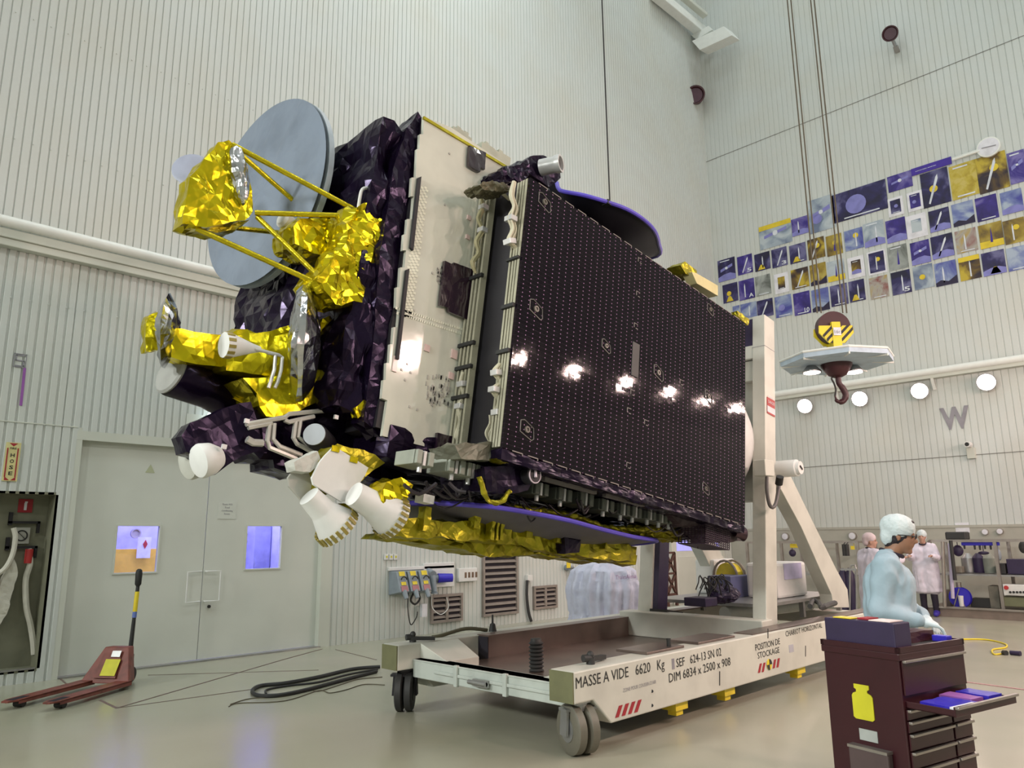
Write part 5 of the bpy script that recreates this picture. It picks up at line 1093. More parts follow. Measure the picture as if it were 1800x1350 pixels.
# ---- lower gold tower with two shrouded reflectors
b = MB(); b.prism(PX([(300, 578), (340, 584), (402, 592), (402, 645), (398, 645), (345, 640), (300, 628)], 5.1), (0, .15, 0)); b.crumple(.10, .012, 6, 1); sp('gold_arm', b, m_gold)
b = MB(); b.prism(PX([(258, 568), (262, 553), (280, 545), (292, 560), (290, 615), (258, 618)], 5.2), (0, .13, 0)); b.crumple(.06, .018, 7, 3); sp('gold_end_cap', b, m_gold)
b = MB(); c = SY(287, 578, 5.15); b.lathe(c + AX * .03, (-.86, .50, -.10), ((-.06, .03), (-.05, .16), (0, .255), (.03, .20), (.06, .05)), n=22); b.crumple(.07, .014, 8, 5); sp('small_shrouded_reflector', b, m_silver)
b = MB(); b.prism(PX([(396, 592), (418, 578), (450, 585), (475, 578), (515, 570), (540, 572), (540, 668), (500, 672), (460, 660), (398, 650)], 5.0), (0, .28, 0)); b.crumple(.10, .02, 5, 6); sp('gold_box', b, m_gold)
b = MB(); b.prism(PX([(556, 560), (580, 556), (604, 578), (605, 628), (608, 650), (575, 672), (552, 640)], 4.95), (0, .5, 0)); b.crumple(.09, .022, 5, 11); sp('gold_tower', b, m_gold)
b = MB(); b.loft(PX([(428, 664), (480, 668), (545, 650), (607, 662), (608, 672)], 4.9), PX([(470, 731), (482, 733), (512, 726), (560, 706), (582, 690)], 4.9)); b.loft([v + YV * .5 for v in PX([(428, 664), (480, 668), (545, 650), (607, 662), (608, 672)], 4.9)], PX([(470, 731), (482, 733), (512, 726), (560, 706), (582, 690)], 4.9)); sp('gold_funnel', b, mat('gold_cone_foil', (.62, .50, .02), .4, .55, bump=.2, bscale=6, kind='voronoi'))
b = MB(); P_ = PX([(428, 664), (480, 662), (545, 650), (607, 655), (606, 672), (583, 690), (560, 706), (512, 727), (482, 732), (468, 731), (456, 715), (452, 692)], 4.88); b.prism(P_, (0, .5, 0)); b.crumple(.12, .012, 4, 2); sp('gold_funnel', b, m_gold)
b = MB(); c = SY(532, 604, 4.85); b.lathe(c, (-.86, .50, -.12), ((-.11, .10), (-.09, .30), (-.02, .42), (.02, .43), (.06, .38), (.09, .12)), n=30); b.crumple(.10, .018, 5, 9); sp('large_shrouded_reflector', b, m_silver)
m_tape = mat('brown_gold_tape', (.30, .24, .05), .5)
hc0, hc1 = SY(393, 606, 4.8), SY(440, 612, 4.8)
b = MB(); dd = (hc1 - hc0).normalized(); b.lathe(hc0, dd, ((0, .075), (.0, .088), (.05, .086), (.05, .084), (.20, .035), (.26, .02)), n=22); hn = sp('white_horn', b, m_white, smooth='auto')
b = MB()
for k in range(12):
    a = 2 * PI * k / 12; b_ = dd.orthogonal().normalized(); b2 = dd.cross(b_); q = hc0 + dd * .025 + (b_ * math.cos(a) + b2 * math.sin(a)) * .088; b.beam(q - dd * .025, q + dd * .025, .022, .006, up=(b_ * math.cos(a) + b2 * math.sin(a)))
sp('tape_stripes', b, m_tape, hn)
for P_ in ([(440, 612), (462, 617), (490, 624), (496, 628), (494, 650), (488, 672), (483, 682)], [(470, 620), (484, 624), (482, 650), (476, 670), (472, 682)]):
    b = MB(); b.tube(PX(P_, 4.78), .013, n=8); sp('waveguide', b, m_guide, smooth='auto')
b = MB(); b.tube(PX([(593, 572), (612, 569)], 4.8), .013); sp('waveguide', b, m_white)
# dark horn with a grey mouth
c0_, c1_ = SY(304, 655, 5.3), SY(440, 672, 5.2); d = (c1_ - c0_).normalized()
b = MB(); b.lathe(c0_, Vector((1, .15, -.12)), ((0, .165), (.02, .17), (.3, .14), (.62, .17)), n=26); dh = sp('dark_horn', b, m_black, smooth='auto')
b = MB(); b.lathe(c0_, Vector((-1, -.15, .12)), ((0, .16), (.015, .165), (.03, .15)), n=28)
sp('horn_mouth', b, mat('grey_cover', (.30, .30, .28), .6), dh, smooth='auto')
b = MB(); b.prism(PX([(328, 640), (410, 655), (455, 690), (500, 700), (480, 740), (430, 735), (400, 690), (345, 678)], 5.3), (0, .3, 0)); b.crumple(.1, .02, 5); sp('black_support', b, m_black)
# black lower arm
b = MB(); b.prism(PX([(319, 768), (335, 745), (352, 738), (400, 716), (440, 708), (452, 740), (458, 790), (425, 803), (398, 818), (378, 834), (366, 822), (345, 800), (328, 795)], 4.9), (0, .16, 0)); b.crumple(.10, .014, 5, 4); arm_ = sp('lower_arm', b, m_black)
for (u, v, y_, m__) in ((346, 812, 4.82, m_white), (326, 816, 5.1, mat('clear_plastic_cup', (.5, .5, .45), .3))):
    c = SY(u, v, y_); b = MB(); b.lathe(c, (.75, .1, .35), ((0, .07), (.01, .105), (.03, .115), (.10, .105), (.16, .07)), n=24); sp('white_cup', b, m__, arm_, smooth='auto')
b = MB(); b.prism(PX([(430, 712), (480, 730), (560, 720), (612, 690), (660, 660), (672, 770), (700, 800), (720, 830), (700, 850), (640, 838), (560, 805), (540, 835), (525, 838), (482, 822), (480, 808), (455, 805), (440, 790)], 4.95), (0, .35, 0)); b.crumple(.12, .022, 4, 8); sp('black_keel', b, m_black)
b = MB(); b.prism(PX([(640, 560), (672, 470), (690, 470), (672, 770), (640, 745), (600, 700), (606, 640)], 4.8), (0, .5, 0)); b.crumple(.1, .03, 5, 3); sp('black_side_blanket', b, m_black)
def wg(pts, y=4.85, r=.018, m__=None): b = MB(); b.tube(PX(pts, y), r, n=6); return sp('waveguide', b, m__ or m_guide)
wg([(432, 746), (500, 734), (508, 728), (570, 722)]); wg([(436, 752), (478, 744)]); wg([(474, 745), (470, 775), (474, 787), (520, 806), (528, 818)]); wg([(482, 744), (480, 772), (492, 785), (530, 800)]); wg([(500, 738), (508, 742), (552, 732)])
wg([(520, 740), (516, 770), (522, 780), (560, 800)]); wg([(528, 738), (524, 768), (540, 780), (562, 790)]); wg([(434, 772), (445, 778), (462, 779)], r=.026); wg([(578, 722), (626, 688)], 4.8, .008, m_blackm)
b = MB(); c = SY(553, 764, 4.75); b.lathe(c, (-.75, -.65, .05), ((0, .055), (-.06, .07)), n=24); b.lathe(c, (-.75, -.65, .05), ((-.25, .09), (-.02, .09), (0, .082)), n=26); rc = sp('round_camera', b, m_blackm, smooth='auto'); b = MB(); b.cyl(c, c + Vector((-.75, -.65, .05)) * .012, .080, n=26); sp('grey_cover_disc', b, mat('disc_blue_grey', (.35, .38, .42), .4), rc)
b = MB(); b.prism(PX([(622, 718), (640, 702), (648, 708), (638, 730), (628, 735)], 4.6), (0, .08, 0)); b.crumple(.04, .012, 10); sp('gold_foil_scrap', b, m_gold)
for u, v in ((592, 733), (633, 701), (645, 724), (435, 740), (395, 785)):
    c = SY(u, v, 4.7); b = MB(); b.box(c[0] - .015, c[0] + .015, c[1], c[1] + .02, c[2] - .015, c[2] + .015); sp('white_dot_target', b, m_white2)
# ---- white plates and horns under the nose
def plate(pts, y, th, m1, m2, nm): 
    b = MB(); b.prism(PX(pts, y), (0, .02, 0)); p_ = sp(nm, b, m1, bevel=.003)
    return p_
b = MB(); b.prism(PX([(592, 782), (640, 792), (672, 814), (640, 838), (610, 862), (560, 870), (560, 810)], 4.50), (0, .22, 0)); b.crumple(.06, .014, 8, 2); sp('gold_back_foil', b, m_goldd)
wp = plate([(588, 784), (648, 822), (642, 836), (627, 858), (617, 878), (600, 882), (551, 852), (548, 840), (562, 812), (572, 800)], 4.46, 0, m_white, None, 'white_plate')
for u, v in ((590, 789), (622, 808)): c = SY(u, v, 4.455); b = MB(); b.box(c[0] - .03, c[0] + .03, 4.450, 4.46, c[2] - .02, c[2] + .02); sp('gold_clip', b, m_gold, wp)
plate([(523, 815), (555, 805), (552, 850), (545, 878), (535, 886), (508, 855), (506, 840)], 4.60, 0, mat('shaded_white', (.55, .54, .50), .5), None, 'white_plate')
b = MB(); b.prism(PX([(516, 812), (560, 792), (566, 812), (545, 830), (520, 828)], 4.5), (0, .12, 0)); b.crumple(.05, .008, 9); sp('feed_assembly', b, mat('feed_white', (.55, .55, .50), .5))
for P0, P1, y0, r0, r1 in (((543, 872), (592, 925), 4.5, .075, .150), ((622, 868), (688, 908), 4.35, .085, .150)):
    a_, c_ = SY(*P0, y0), SY(*P1, y0); d = (c_ - a_).normalized(); L_ = (c_ - a_).length
    b = MB(); b.lathe(a_, d, ((0, r0 * .7), (0, r0), (L_ * .45, r0 * 1.15), (L_ * .5, r0 * 1.2), (L_, r1)), n=28); hn = sp('white_horn', b, m_white, smooth='auto')
    e1_ = d.orthogonal().normalized(); e2_ = d.cross(e1_); b = MB()
    for k in range(22):
        a = 2 * PI * k / 22; q = c_ + (e1_ * math.cos(a) + e2_ * math.sin(a)) * (r1 + .004); b.beam(q - d * .035, q + d * .03, .022, .010, up=(e1_ * math.cos(a) + e2_ * math.sin(a)))
    sp('tape_stripes', b, m_tape, hn); b = MB(); b.lathe(c_, d, ((0, r1 * .97), (.03, r1 * 1.03), (.03, r1 * .9)), n=28); sp('horn_rim', b, m_white, hn, smooth='auto')
b = MB(); b.prism(PX([(590, 905), (600, 895), (612, 885), (618, 900), (606, 915), (596, 916)], 4.5), (0, .12, 0)); b.crumple(.05, .012, 9); sp('gold_foil_scrap', b, m_goldd)
b = MB(); b.prism(PX([(668, 866), (680, 848), (704, 840), (726, 853), (722, 866), (704, 900), (672, 892)], 4.25), (0, .2, 0)); b.crumple(.06, .016, 8, 6); sp('gold_foil_box', b, m_gold)
# ---- underside: black clutter, grey units, thruster, baskets, gold harness
b = MB(); b.box(2.85, 7.0, 4.50, 6.1, 2.72, 2.95); b.crumple(.14, .03, 4.5, 1.5); sp('underside_blanket', b, m_black)
b = MB(); b.prism(PX([(852, 822), (920, 818), (938, 840), (928, 862), (895, 868), (855, 862)], 4.02), (0, .5, 0)); b.crumple(.09, .012, 7, 5); sp('black_equipment_box', b, m_black)
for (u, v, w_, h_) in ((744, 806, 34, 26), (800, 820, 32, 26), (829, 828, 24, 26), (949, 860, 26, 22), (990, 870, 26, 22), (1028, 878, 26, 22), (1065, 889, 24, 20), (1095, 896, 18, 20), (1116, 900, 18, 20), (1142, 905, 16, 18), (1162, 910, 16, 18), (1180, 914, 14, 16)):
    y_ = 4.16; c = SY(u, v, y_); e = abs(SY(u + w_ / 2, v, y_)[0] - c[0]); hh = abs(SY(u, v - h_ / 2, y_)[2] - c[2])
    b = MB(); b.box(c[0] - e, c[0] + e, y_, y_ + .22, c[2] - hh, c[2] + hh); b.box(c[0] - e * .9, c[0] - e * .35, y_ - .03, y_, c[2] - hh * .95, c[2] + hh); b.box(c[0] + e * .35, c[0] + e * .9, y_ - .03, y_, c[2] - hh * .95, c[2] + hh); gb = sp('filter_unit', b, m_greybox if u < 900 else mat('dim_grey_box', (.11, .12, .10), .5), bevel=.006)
    b = MB(); b.cyl((c[0], y_ + .03, c[2] - hh), (c[0], y_ + .03, c[2] - hh - .045), .018, n=10); b.box(c[0] - .012, c[0] + .012, y_ - .02, y_, c[2] - hh, c[2] + hh); sp('connector', b, m_white2, gb)
c = SY(937, 835, 3.96); b = MB(); b.lathe(c + YV * .1, (-.1, -1, 0), ((0, .07), (.1, .07), (.12, .066)), n=24); th_ = sp('thruster', b, m_blackm, smooth='auto')
b = MB(); b.tube([c + Vector((math.cos(k * PI / 14) * .062, -.02, math.sin(k * PI / 14) * .062)) for k in range(29)], .006, n=6); b.cyl(c + Vector((0, -.02, .03)), c + Vector((0, -.03, -.02)), .012); sp('bright_ring', b, mat('bright_ring_metal', (.65, .55, .62), .3), th_)
b = MB(); b.prism(PX([(920, 818), (935, 815), (960, 828), (950, 846), (925, 848)], 4.0), (0, .04, 0)); sp('thruster_bracket', b, mat('dark_grey_bracket', (.06, .055, .055), .5))
b = MB(); b.beam(SY(955, 842, 4.02), SY(1046, 866, 4.02), .04, .03); b.beam(SY(1062, 870, 4.02), SY(1130, 888, 4.02), .04, .03); b.beam(SY(1145, 890, 4.02), SY(1190, 902, 4.02), .04, .03); sp('grey_rail', b, mat('rail_grey', (.16, .14, .13), .5))
b = MB()
random.seed(9)
for k in range(60):
    u = random.uniform(735, 1230); v = 850 + (u - 735) * .165 + random.uniform(-12, 18); p = SY(u, v, random.uniform(4.1, 4.7)); q = p + Vector((random.uniform(-.35, .35), random.uniform(-.1, .1), random.uniform(-.07, .07))); m2 = (p + q) / 2 + Vector((0, 0, -random.uniform(.02, .08))); b.tube([p, m2, q], random.choice((.007, .010, .014)), n=5, smooth=3)
sp('cable_runs', b, mat('black_cable', (.02, .015, .02), .4), kind='stuff')
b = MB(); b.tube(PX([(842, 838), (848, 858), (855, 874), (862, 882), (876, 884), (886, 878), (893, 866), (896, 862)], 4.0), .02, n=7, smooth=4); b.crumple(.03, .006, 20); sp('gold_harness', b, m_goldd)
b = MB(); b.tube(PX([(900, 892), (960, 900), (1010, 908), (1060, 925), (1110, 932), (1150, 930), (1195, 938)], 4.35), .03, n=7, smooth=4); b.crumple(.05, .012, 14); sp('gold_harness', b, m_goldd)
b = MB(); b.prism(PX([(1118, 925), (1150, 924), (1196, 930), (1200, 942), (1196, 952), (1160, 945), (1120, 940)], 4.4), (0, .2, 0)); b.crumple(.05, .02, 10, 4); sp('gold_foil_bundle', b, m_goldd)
b = MB(); b.prism(PX([(1220, 897), (1230, 897), (1231, 912), (1222, 912)], 3.98), (0, .06, 0)); b.crumple(.03, .008, 12); sp('gold_foil_scrap', b, m_gold)
b = MB(); b.prism(PX([(1180, 905), (1236, 918), (1306, 920), (1306, 950), (1284, 954), (1246, 925), (1200, 925)], 4.05), (0, .4, 0)); b.crumple(.08, .014, 8, 3); sp('aft_bracket', b, mat('aft_dark', (.04, .025, .03), .5))
c0_, c1_ = SY(1239, 922, 4.0), SY(1282, 956, 4.0); b = MB()
nx, nz = 13, 9; xa, xb, za, zb = c0_[0], c1_[0], SY(1239, 955, 4.0)[2], c0_[2]
for k in range(nx + 1): x = xa + (xb - xa) * k / nx; b.box(x - .004, x + .004, 3.996, 4.004, za, zb)
for k in range(nz + 1): z = za + (zb - za) * k / nz; b.box(xa, xb, 3.996, 4.004, z - .004, z + .004)
for k in range(nz + 1): z = za + (zb - za) * k / nz; b.box(xa - .004, xa + .004, 3.996, 4.30, z - .004, z + .004)
for k in range(9): y_ = 4.0 + k * .0375; b.box(xa - .004, xa + .004, y_ - .004, y_ + .004, za, zb)
b.box(xa, xb, 4.0, 4.3, za - .005, za + .005); sp('mesh_basket', b, mat('mesh_dark', (.04, .02, .04), .4))
c = SY(1300, 938, 4.0); b = MB(); b.lathe(c, (.85, -.4, 0), ((-.06, .04), (.02, .055), (.05, .075), (.055, .06)), n=22); sp('aft_thruster', b, mat('bronze', (.10, .06, .07), .3, .7), smooth='auto')
# ---- reflector stowed below
near = [((632, 893), 5.7), ((660, 889), 5.1), ((700, 886), 4.75), ((760, 884), 4.45), ((820, 887), 4.28), ((880, 893), 4.17), ((940, 903), 4.10), ((1000, 915), 4.07), ((1060, 931), 4.10), ((1115, 944), 4.2), ((1155, 951), 4.45)]
rimp = [SY(u, v, y_) for (u, v), y_ in near]
far = [Vector((6.35, 4.95, rimp[-1][2] - .02)), Vector((6.45, 5.5, rimp[-1][2] + .02)), Vector((5.9, 6.2, 2.5)), Vector((5.1, 6.5, 2.55)), Vector((4.3, 6.45, 2.55)), Vector((3.7, 6.15, 2.55))]
rim = spline(rimp + far, 4, closed=True); cen = sum(rim, Vector()) / len(rim)
def shell_from_rim(name, rim, cen, bulge, m1, m2, rr):
    b = MB(); n = len(rim); K = 6; vs_ = []
    for k in range(K + 1):
        f = 1 - k / K
        for p in rim: q = cen.lerp(p, max(f, .02)); vs_.append(q + BV * (bulge * (1 - f * f)))
    fs = [(k * n + i, k * n + (i + 1) % n, (k + 1) * n + (i + 1) % n, (k + 1) * n + i) for k in range(K) for i in range(n)] + [tuple(K * n + i for i in range(n))]
    b._add(vs_, fs); s_ = sp(name, b, m1, smooth=True); b = MB(); b.tube(rim + [rim[0]], rr, n=8); sp('blue_rim', b, m2, s_, smooth=True); return s_
low = shell_from_rim('lower_reflector', rim, cen, -.20, m_under, m_blue, .020)
top_row = [(676, 925), (710, 905), (742, 890), (764, 908), (800, 912), (828, 890), (850, 908), (900, 914), (926, 900), (940, 916), (962, 922), (985, 934), (1000, 940), (1030, 945), (1070, 948), (1118, 960)]
bot_row = [(1118, 990), (1080, 990), (1020, 982), (960, 975), (900, 970), (860, 974), (820, 968), (770, 955), (730, 948), (690, 945)]
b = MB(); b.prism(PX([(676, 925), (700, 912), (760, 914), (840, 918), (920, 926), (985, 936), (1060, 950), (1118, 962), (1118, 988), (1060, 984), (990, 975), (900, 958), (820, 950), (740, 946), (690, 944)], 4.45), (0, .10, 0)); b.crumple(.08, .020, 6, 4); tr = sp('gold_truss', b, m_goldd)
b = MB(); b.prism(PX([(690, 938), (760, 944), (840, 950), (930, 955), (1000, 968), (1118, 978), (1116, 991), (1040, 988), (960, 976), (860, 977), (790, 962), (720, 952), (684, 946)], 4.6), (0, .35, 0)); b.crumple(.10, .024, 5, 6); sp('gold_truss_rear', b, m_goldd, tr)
for (u, v0, v1, w_) in ((748, 892, 935, 12), (835, 905, 930, 14), (864, 905, 950, 7), (872, 905, 950, 5), (880, 905, 950, 7), (927, 912, 945, 14), (980, 925, 955, 16), (1060, 952, 965, 5)):
    b = MB(); p = SY(u, v0, 4.42); q = SY(u, v1, 4.42); e = w_ / 400; b.box(p[0] - e, p[0] + e, 4.38, 4.46, q[2], p[2]); b.crumple(.05, .008, 10); sp('gold_post', b, m_goldd, tr)
b = MB(); b.prism(PX([(992, 940), (1021, 942), (1020, 972), (994, 974)], 4.35), (0, .12, 0)); b.crumple(.06, .008, 9); sp('black_unit', b, m_black, tr)
c = SY(754, 877, 4.3); b = MB(); b.box(c[0] - .05, c[0] + .05, 4.3, 4.4, c[2] - .03, c[2] + .03); sp('white_block', b, m_white)
# ---- reflector stowed above
nearT = [((960, 322), 5.3), ((985, 335), 4.75), ((1025, 343), 4.5), ((1060, 353), 4.38), ((1100, 367), 4.3), ((1130, 385), 4.3), ((1150, 405), 4.4), ((1158, 428), 4.62), ((1156, 450), 4.9)]
rt_ = [SY(u, v, y_) for (u, v), y_ in nearT]; z_ = rt_[3][2]
rt2 = [Vector((p[0], p[1], p[2])) for p in rt_] + [Vector((6.6, 5.4, rt_[-1][2])), Vector((6.2, 6.0, z_ - .05)), Vector((5.3, 6.3, z_)), Vector((4.6, 6.1, z_))]
rimT = spline(rt2, 4, closed=True); cenT = sum(rimT, Vector()) / len(rimT)
upp = shell_from_rim('upper_reflector', rimT, cenT, -.22, m_carbon, m_blue, .022)
b = MB(); c = SY(1069, 357, 4.37); b.box(c[0] - .04, c[0] + .02, c[1] - .03, c[1] + .05, c[2] - .03, c[2] + .02); sp('rim_clip', b, m_ink, upp)
b = MB(); b.box(4.6, 4.75, 5.0, 5.3, 5.58, cenT[2] - .15); b.box(5.8, 5.95, 5.0, 5.3, 5.58, cenT[2] - .15); sp('reflector_mount', b, m_blackm, upp)
b = MB(); b.prism(PX([(1196, 466), (1204, 460), (1225, 476), (1222, 488), (1205, 480)], 4.2), (0, .18, 0)); b.crumple(.04, .008, 10); sp('gold_unit', b, m_goldd)
b = MB(); b.prism(PX([(1216, 478), (1224, 480), (1262, 502), (1262, 520), (1225, 498)], 4.15), (0, .12, 0)); sp('cream_antenna_block', b, mat('cream_yellow', (.62, .56, .28), .5))
b = MB(); b.prism(PX([(1296, 546), (1310, 556), (1318, 562), (1314, 572), (1298, 556)], 3.97), (0, .08, 0)); b.crumple(.03, .008, 14); sp('gold_tab', b, m_goldd)
# cord hanging from the crane to the upper reflector
p = SAT @ SY(1072, 356, 4.37); b = MB(); b.cyl(p + Vector((0, 0, .03)), Vector((p[0], p[1], ZC)), .0085, n=6); o = b.build('crane_cord', m_ink); tag(o, 'single black cord hanging down to the upper blue-rimmed reflector', 'cord')
# ================================================================== TOOL CHEST
B0 = Vector((4.579, 1.565, 0)); ang = math.radians(-13)
d1 = Vector((math.cos(ang), math.sin(ang), 0)); d2 = Vector((-math.sin(ang), math.cos(ang), 0)); CW_, CD_, CH_ = .66, .47, 1.05
CHM = Matrix(((d1[0], d2[0], 0, B0[0]), (d1[1], d2[1], 0, B0[1]), (0, 0, 1, 0), (0, 0, 0, 1)))   # chest frame: x along the drawers, y to the back
ch = thing('tool_chest', 'tall maroon rolling tool chest with aluminium drawer edges, one drawer open', 'tool chest', (CW_ / 2, CD_ / 2, 0), frame=CHM)
def cp(name, b, m, parent=None, **k): return b.build(name, m, parent or ch, frame=CHM, **k)
b = MB(); b.box(0, CW_, 0, CD_, .12, CH_ - .03); b.box(-.01, CW_ + .01, -.01, CD_ + .01, .98, CH_ - .03); cp('body', b, m_chest, bevel=.006)
b = MB(); b.box(0, CW_, 0, CD_, CH_ - .03, CH_ - .02); cp('top_mat', b, m_rubber)
for q in ((-.01, CW_ + .01, -.01, .01), (-.01, CW_ + .01, CD_ - .01, CD_ + .01), (-.01, .01, -.01, CD_ + .01), (CW_ - .01, CW_ + .01, -.01, CD_ + .01)):
    b = MB(); b.box(q[0], q[1], q[2], q[3], CH_ - .03, CH_); cp('tray_rim', b, m_chest)
zs_ = [(.80, .985), (.735, .79), (.675, .73), (.61, .67), (.52, .605), (.43, .515), (.335, .425), (.24, .33), (.14, .235)]
for i, (z0, z1) in enumerate(zs_):
    cols = [(.015, CW_ - .015)] if i < 3 else [(.015, .44), (.46, CW_ - .015)]
    for xa, xb in cols:
        op = .26 if i == 1 else 0
        b = MB(); b.box(xa, xb, -.012 - op, -.002 - op, z0, z1 - .004)
        if op: b.box(xa + .01, xb - .01, -op, -.0, z0, z0 + .008); b.box(xa + .01, xa + .018, -op, 0, z0, z1 - .02); b.box(xb - .018, xb - .01, -op, 0, z0, z1 - .02)
        dw = cp('drawer', b, m_chest, bevel=.002); b = MB(); b.box(xa, xb, -.030 - op, -.010 - op, z1 - .016, z1 - .002); cp('handle_strip', b, m_trim, dw, bevel=.003)
b = MB(); P = [(.345, .78), (.345, .745), (.36, .735), (.36, .715), (.335, .70), (.325, .68), (.325, .50), (.34, .485), (.46, .485), (.475, .50), (.475, .68), (.465, .70), (.44, .715), (.44, .735), (.455, .745), (.455, .78)]
b.prism([(-.006, .245 + (.395 - a) * .85, .635 + (z - .485) * .64) for a, z in P], (.006, 0, 0)); cp('yellow_bottle_sticker', b, m_ylab)
b = MB(); b.box(-.005, 0, .17, .28, .525, .585); cp('white_label', b, mat('label_grey', (.40, .42, .40), .6))
b = MB(); b.box(-.05, 0, .09, .33, .18, .49); cp('side_pocket', b, mat('pocket_grey', (.085, .055, .055), .5), bevel=.01); b = MB(); b.box(-.056, .0, .09, .33, .485, .50); cp('pocket_edge', b, m_trim)
for x, y in ((.06, .06), (CW_ - .06, .06), (.06, CD_ - .06), (CW_ - .06, CD_ - .06)):
    b = MB(); b.cyl((x - .02, y, .05), (x + .02, y, .05), .05, n=18); b.box(x - .03, x + .03, y - .03, y + .03, .09, .12); cp('caster', b, m_rubber, smooth='auto')
def top_thing(name, b, m, label, cat, **k):
    for v in b.bm.verts: v.co = CHM @ v.co
    o = b.build(name, m, **k); tag(o, label, cat); return o
ZT = CH_ - .018
b = MB(); b.box(.012, .17, .014, CD_ - .014, ZT + .002, ZT + .145); cs = top_thing('dark_case', b, m_case, 'dark purple rectangular case lying on the left of the tool chest', 'case', bevel=.006)
b = MB(); b.box(.02, .10, .28, .40, ZT + .147, ZT + .152); top_thing('yellow_card', b, m_yel, 'yellow card lying at the far left end of the dark case', 'card')
b = MB(); b.box(.02, .15, .04, .17, ZT + .147, ZT + .152); top_thing('white_sheet', b, mat('pinkish_white_paper', (.85, .70, .68), .6), 'whitish sheet at the right end of the dark case', 'paper')
b = MB(); b.box(.05, .15, .19, .26, ZT + .147, ZT + .156); top_thing('dark_booklet', b, m_redink, 'dark red booklet between the yellow card and the whitish sheet', 'booklet')
b = MB(); b.box(.24, .62, .14, .26, ZT, ZT + .06); b.crumple(.06, .006, 9); top_thing('maroon_pouch', b, m_hook, 'long dark maroon pouch on the middle of the tool chest', 'pouch')
b = MB(); b.box(.52, .64, .30, .43, ZT, ZT + .03); top_thing('small_tray', b, m_greypl, 'small grey tray at the far right corner of the tool chest', 'tray', bevel=.004)
b = MB(); b.box(.56, .62, .03, .12, ZT, ZT + .035); top_thing('blue_tin', b, m_bluepl, 'small blue and white tin at the right end of the tool chest', 'tin', bevel=.004)
for k, (xa, xb, ya, m__, lb) in enumerate(((.06, .30, -.24, m_bluepl, 'blue booklet at the left of the open drawer'), (.32, .44, -.20, m_purple, 'purple packet in the middle of the open drawer'), (.46, .60, -.22, m_bluepl, 'blue packet at the right of the open drawer'))):
    b = MB(); b.box(xa, xb, ya, ya + .18, .755, .775 + k * .004); b.crumple(.05, .003, 12); top_thing('drawer_packet', b, m__, lb, 'packet')
b = MB(); b.box(.03, .25, -.255, -.235, .745, .78); top_thing('white_carton', b, m_paper, 'narrow white carton at the near left edge of the open drawer', 'carton')
# ================================================================== PEOPLE
def caps(b, p0, r0, p1, r1, n=14):
    p0, p1 = Vector(p0), Vector(p1); b.ball(p0, r0, u=n, v=9); b.ball(p1, r1, u=n, v=9); b.cyl(p0, p1, r0, r1, n=n)
def organic(b, name, m, parent, voxel=.012, it=4, noise_=0.0, fq=8, folds=False):
    me = bpy.data.meshes.new('tmp'); b.bm.to_mesh(me); b.bm.free(); o = bpy.data.objects.new('tmp', me); COL.objects.link(o)
    r = o.modifiers.new('r', 'REMESH'); r.mode = 'VOXEL'; r.voxel_size = voxel; s_ = o.modifiers.new('s', 'SMOOTH'); s_.iterations = it; s_.factor = .6
    dg = bpy.context.evaluated_depsgraph_get(); dg.update(); m2 = bpy.data.meshes.new_from_object(o.evaluated_get(dg)); bpy.data.objects.remove(o); bpy.data.meshes.remove(me)
    n = MB(); n.bm.from_mesh(m2); bpy.data.meshes.remove(m2)
    if noise_:
        n.bm.normal_update()
        for v in n.bm.verts:
            q = v.co * fq
            if folds:     # creases of thin cloth: sharp ridges running down and slightly across
                w_ = Vector((q[0] * 1.3, q[1] * 1.3, q[2] * .35)) + noise.noise_vector(q * .35) * 1.2
                h_ = (1 - abs(noise.noise(w_)) * 2.2) * .8 + noise.noise(Vector((q[0] * .5, q[1] * .5, q[2] * 1.1))) * .9
                v.co += v.normal * noise_ * h_
            else: v.co += v.normal * noise_ * (noise.noise(Vector((q[0], q[1], q[2] * .45))) + .5 * noise.noise(q * 2.2))
    return n.build(name, m, parent, smooth=True, norecalc=True, frame=I4)
def hand(b, w_, d, side, s=1.0):
    """palm + five unequal bent fingers; w_ wrist, d pointing direction, side = thumb direction"""
    d = Vector(d).normalized(); side = Vector(side); side = (side - d * side.dot(d)).normalized(); n = d.cross(side)
    if n[2] > 0: n = -n
    caps(b, w_, .026 * s, w_ + d * .035 * s, .030 * s)
    for k in range(4): caps(b, w_ + d * .03 * s + side * (k - 1.5) * -.012 * s, .017 * s, w_ + d * .085 * s + side * (k - 1.5) * -.019 * s, .013 * s, 8)
    for k, L_ in enumerate((.068, .078, .072, .056)):
        p = w_ + d * .088 * s + side * (1.5 - k) * .0195 * s; q = p + (d * .88 + n * .35 + side * (1.5 - k) * .05).normalized() * L_ * .5 * s; r_ = q + (d * .55 + n * .8).normalized() * L_ * .5 * s
        caps(b, p, .0095 * s, q, .0085 * s, 8); caps(b, q, .0085 * s, r_, .007 * s, 8)
    p = w_ + side * .028 * s + d * .02 * s; q = p + (side * .8 + d * .6).normalized() * .04 * s; caps(b, p, .014 * s, q, .011 * s, 8); caps(b, q, .011 * s, q + (d * .9 + side * .25 + n * .3).normalized() * .034 * s, .009 * s, 8)
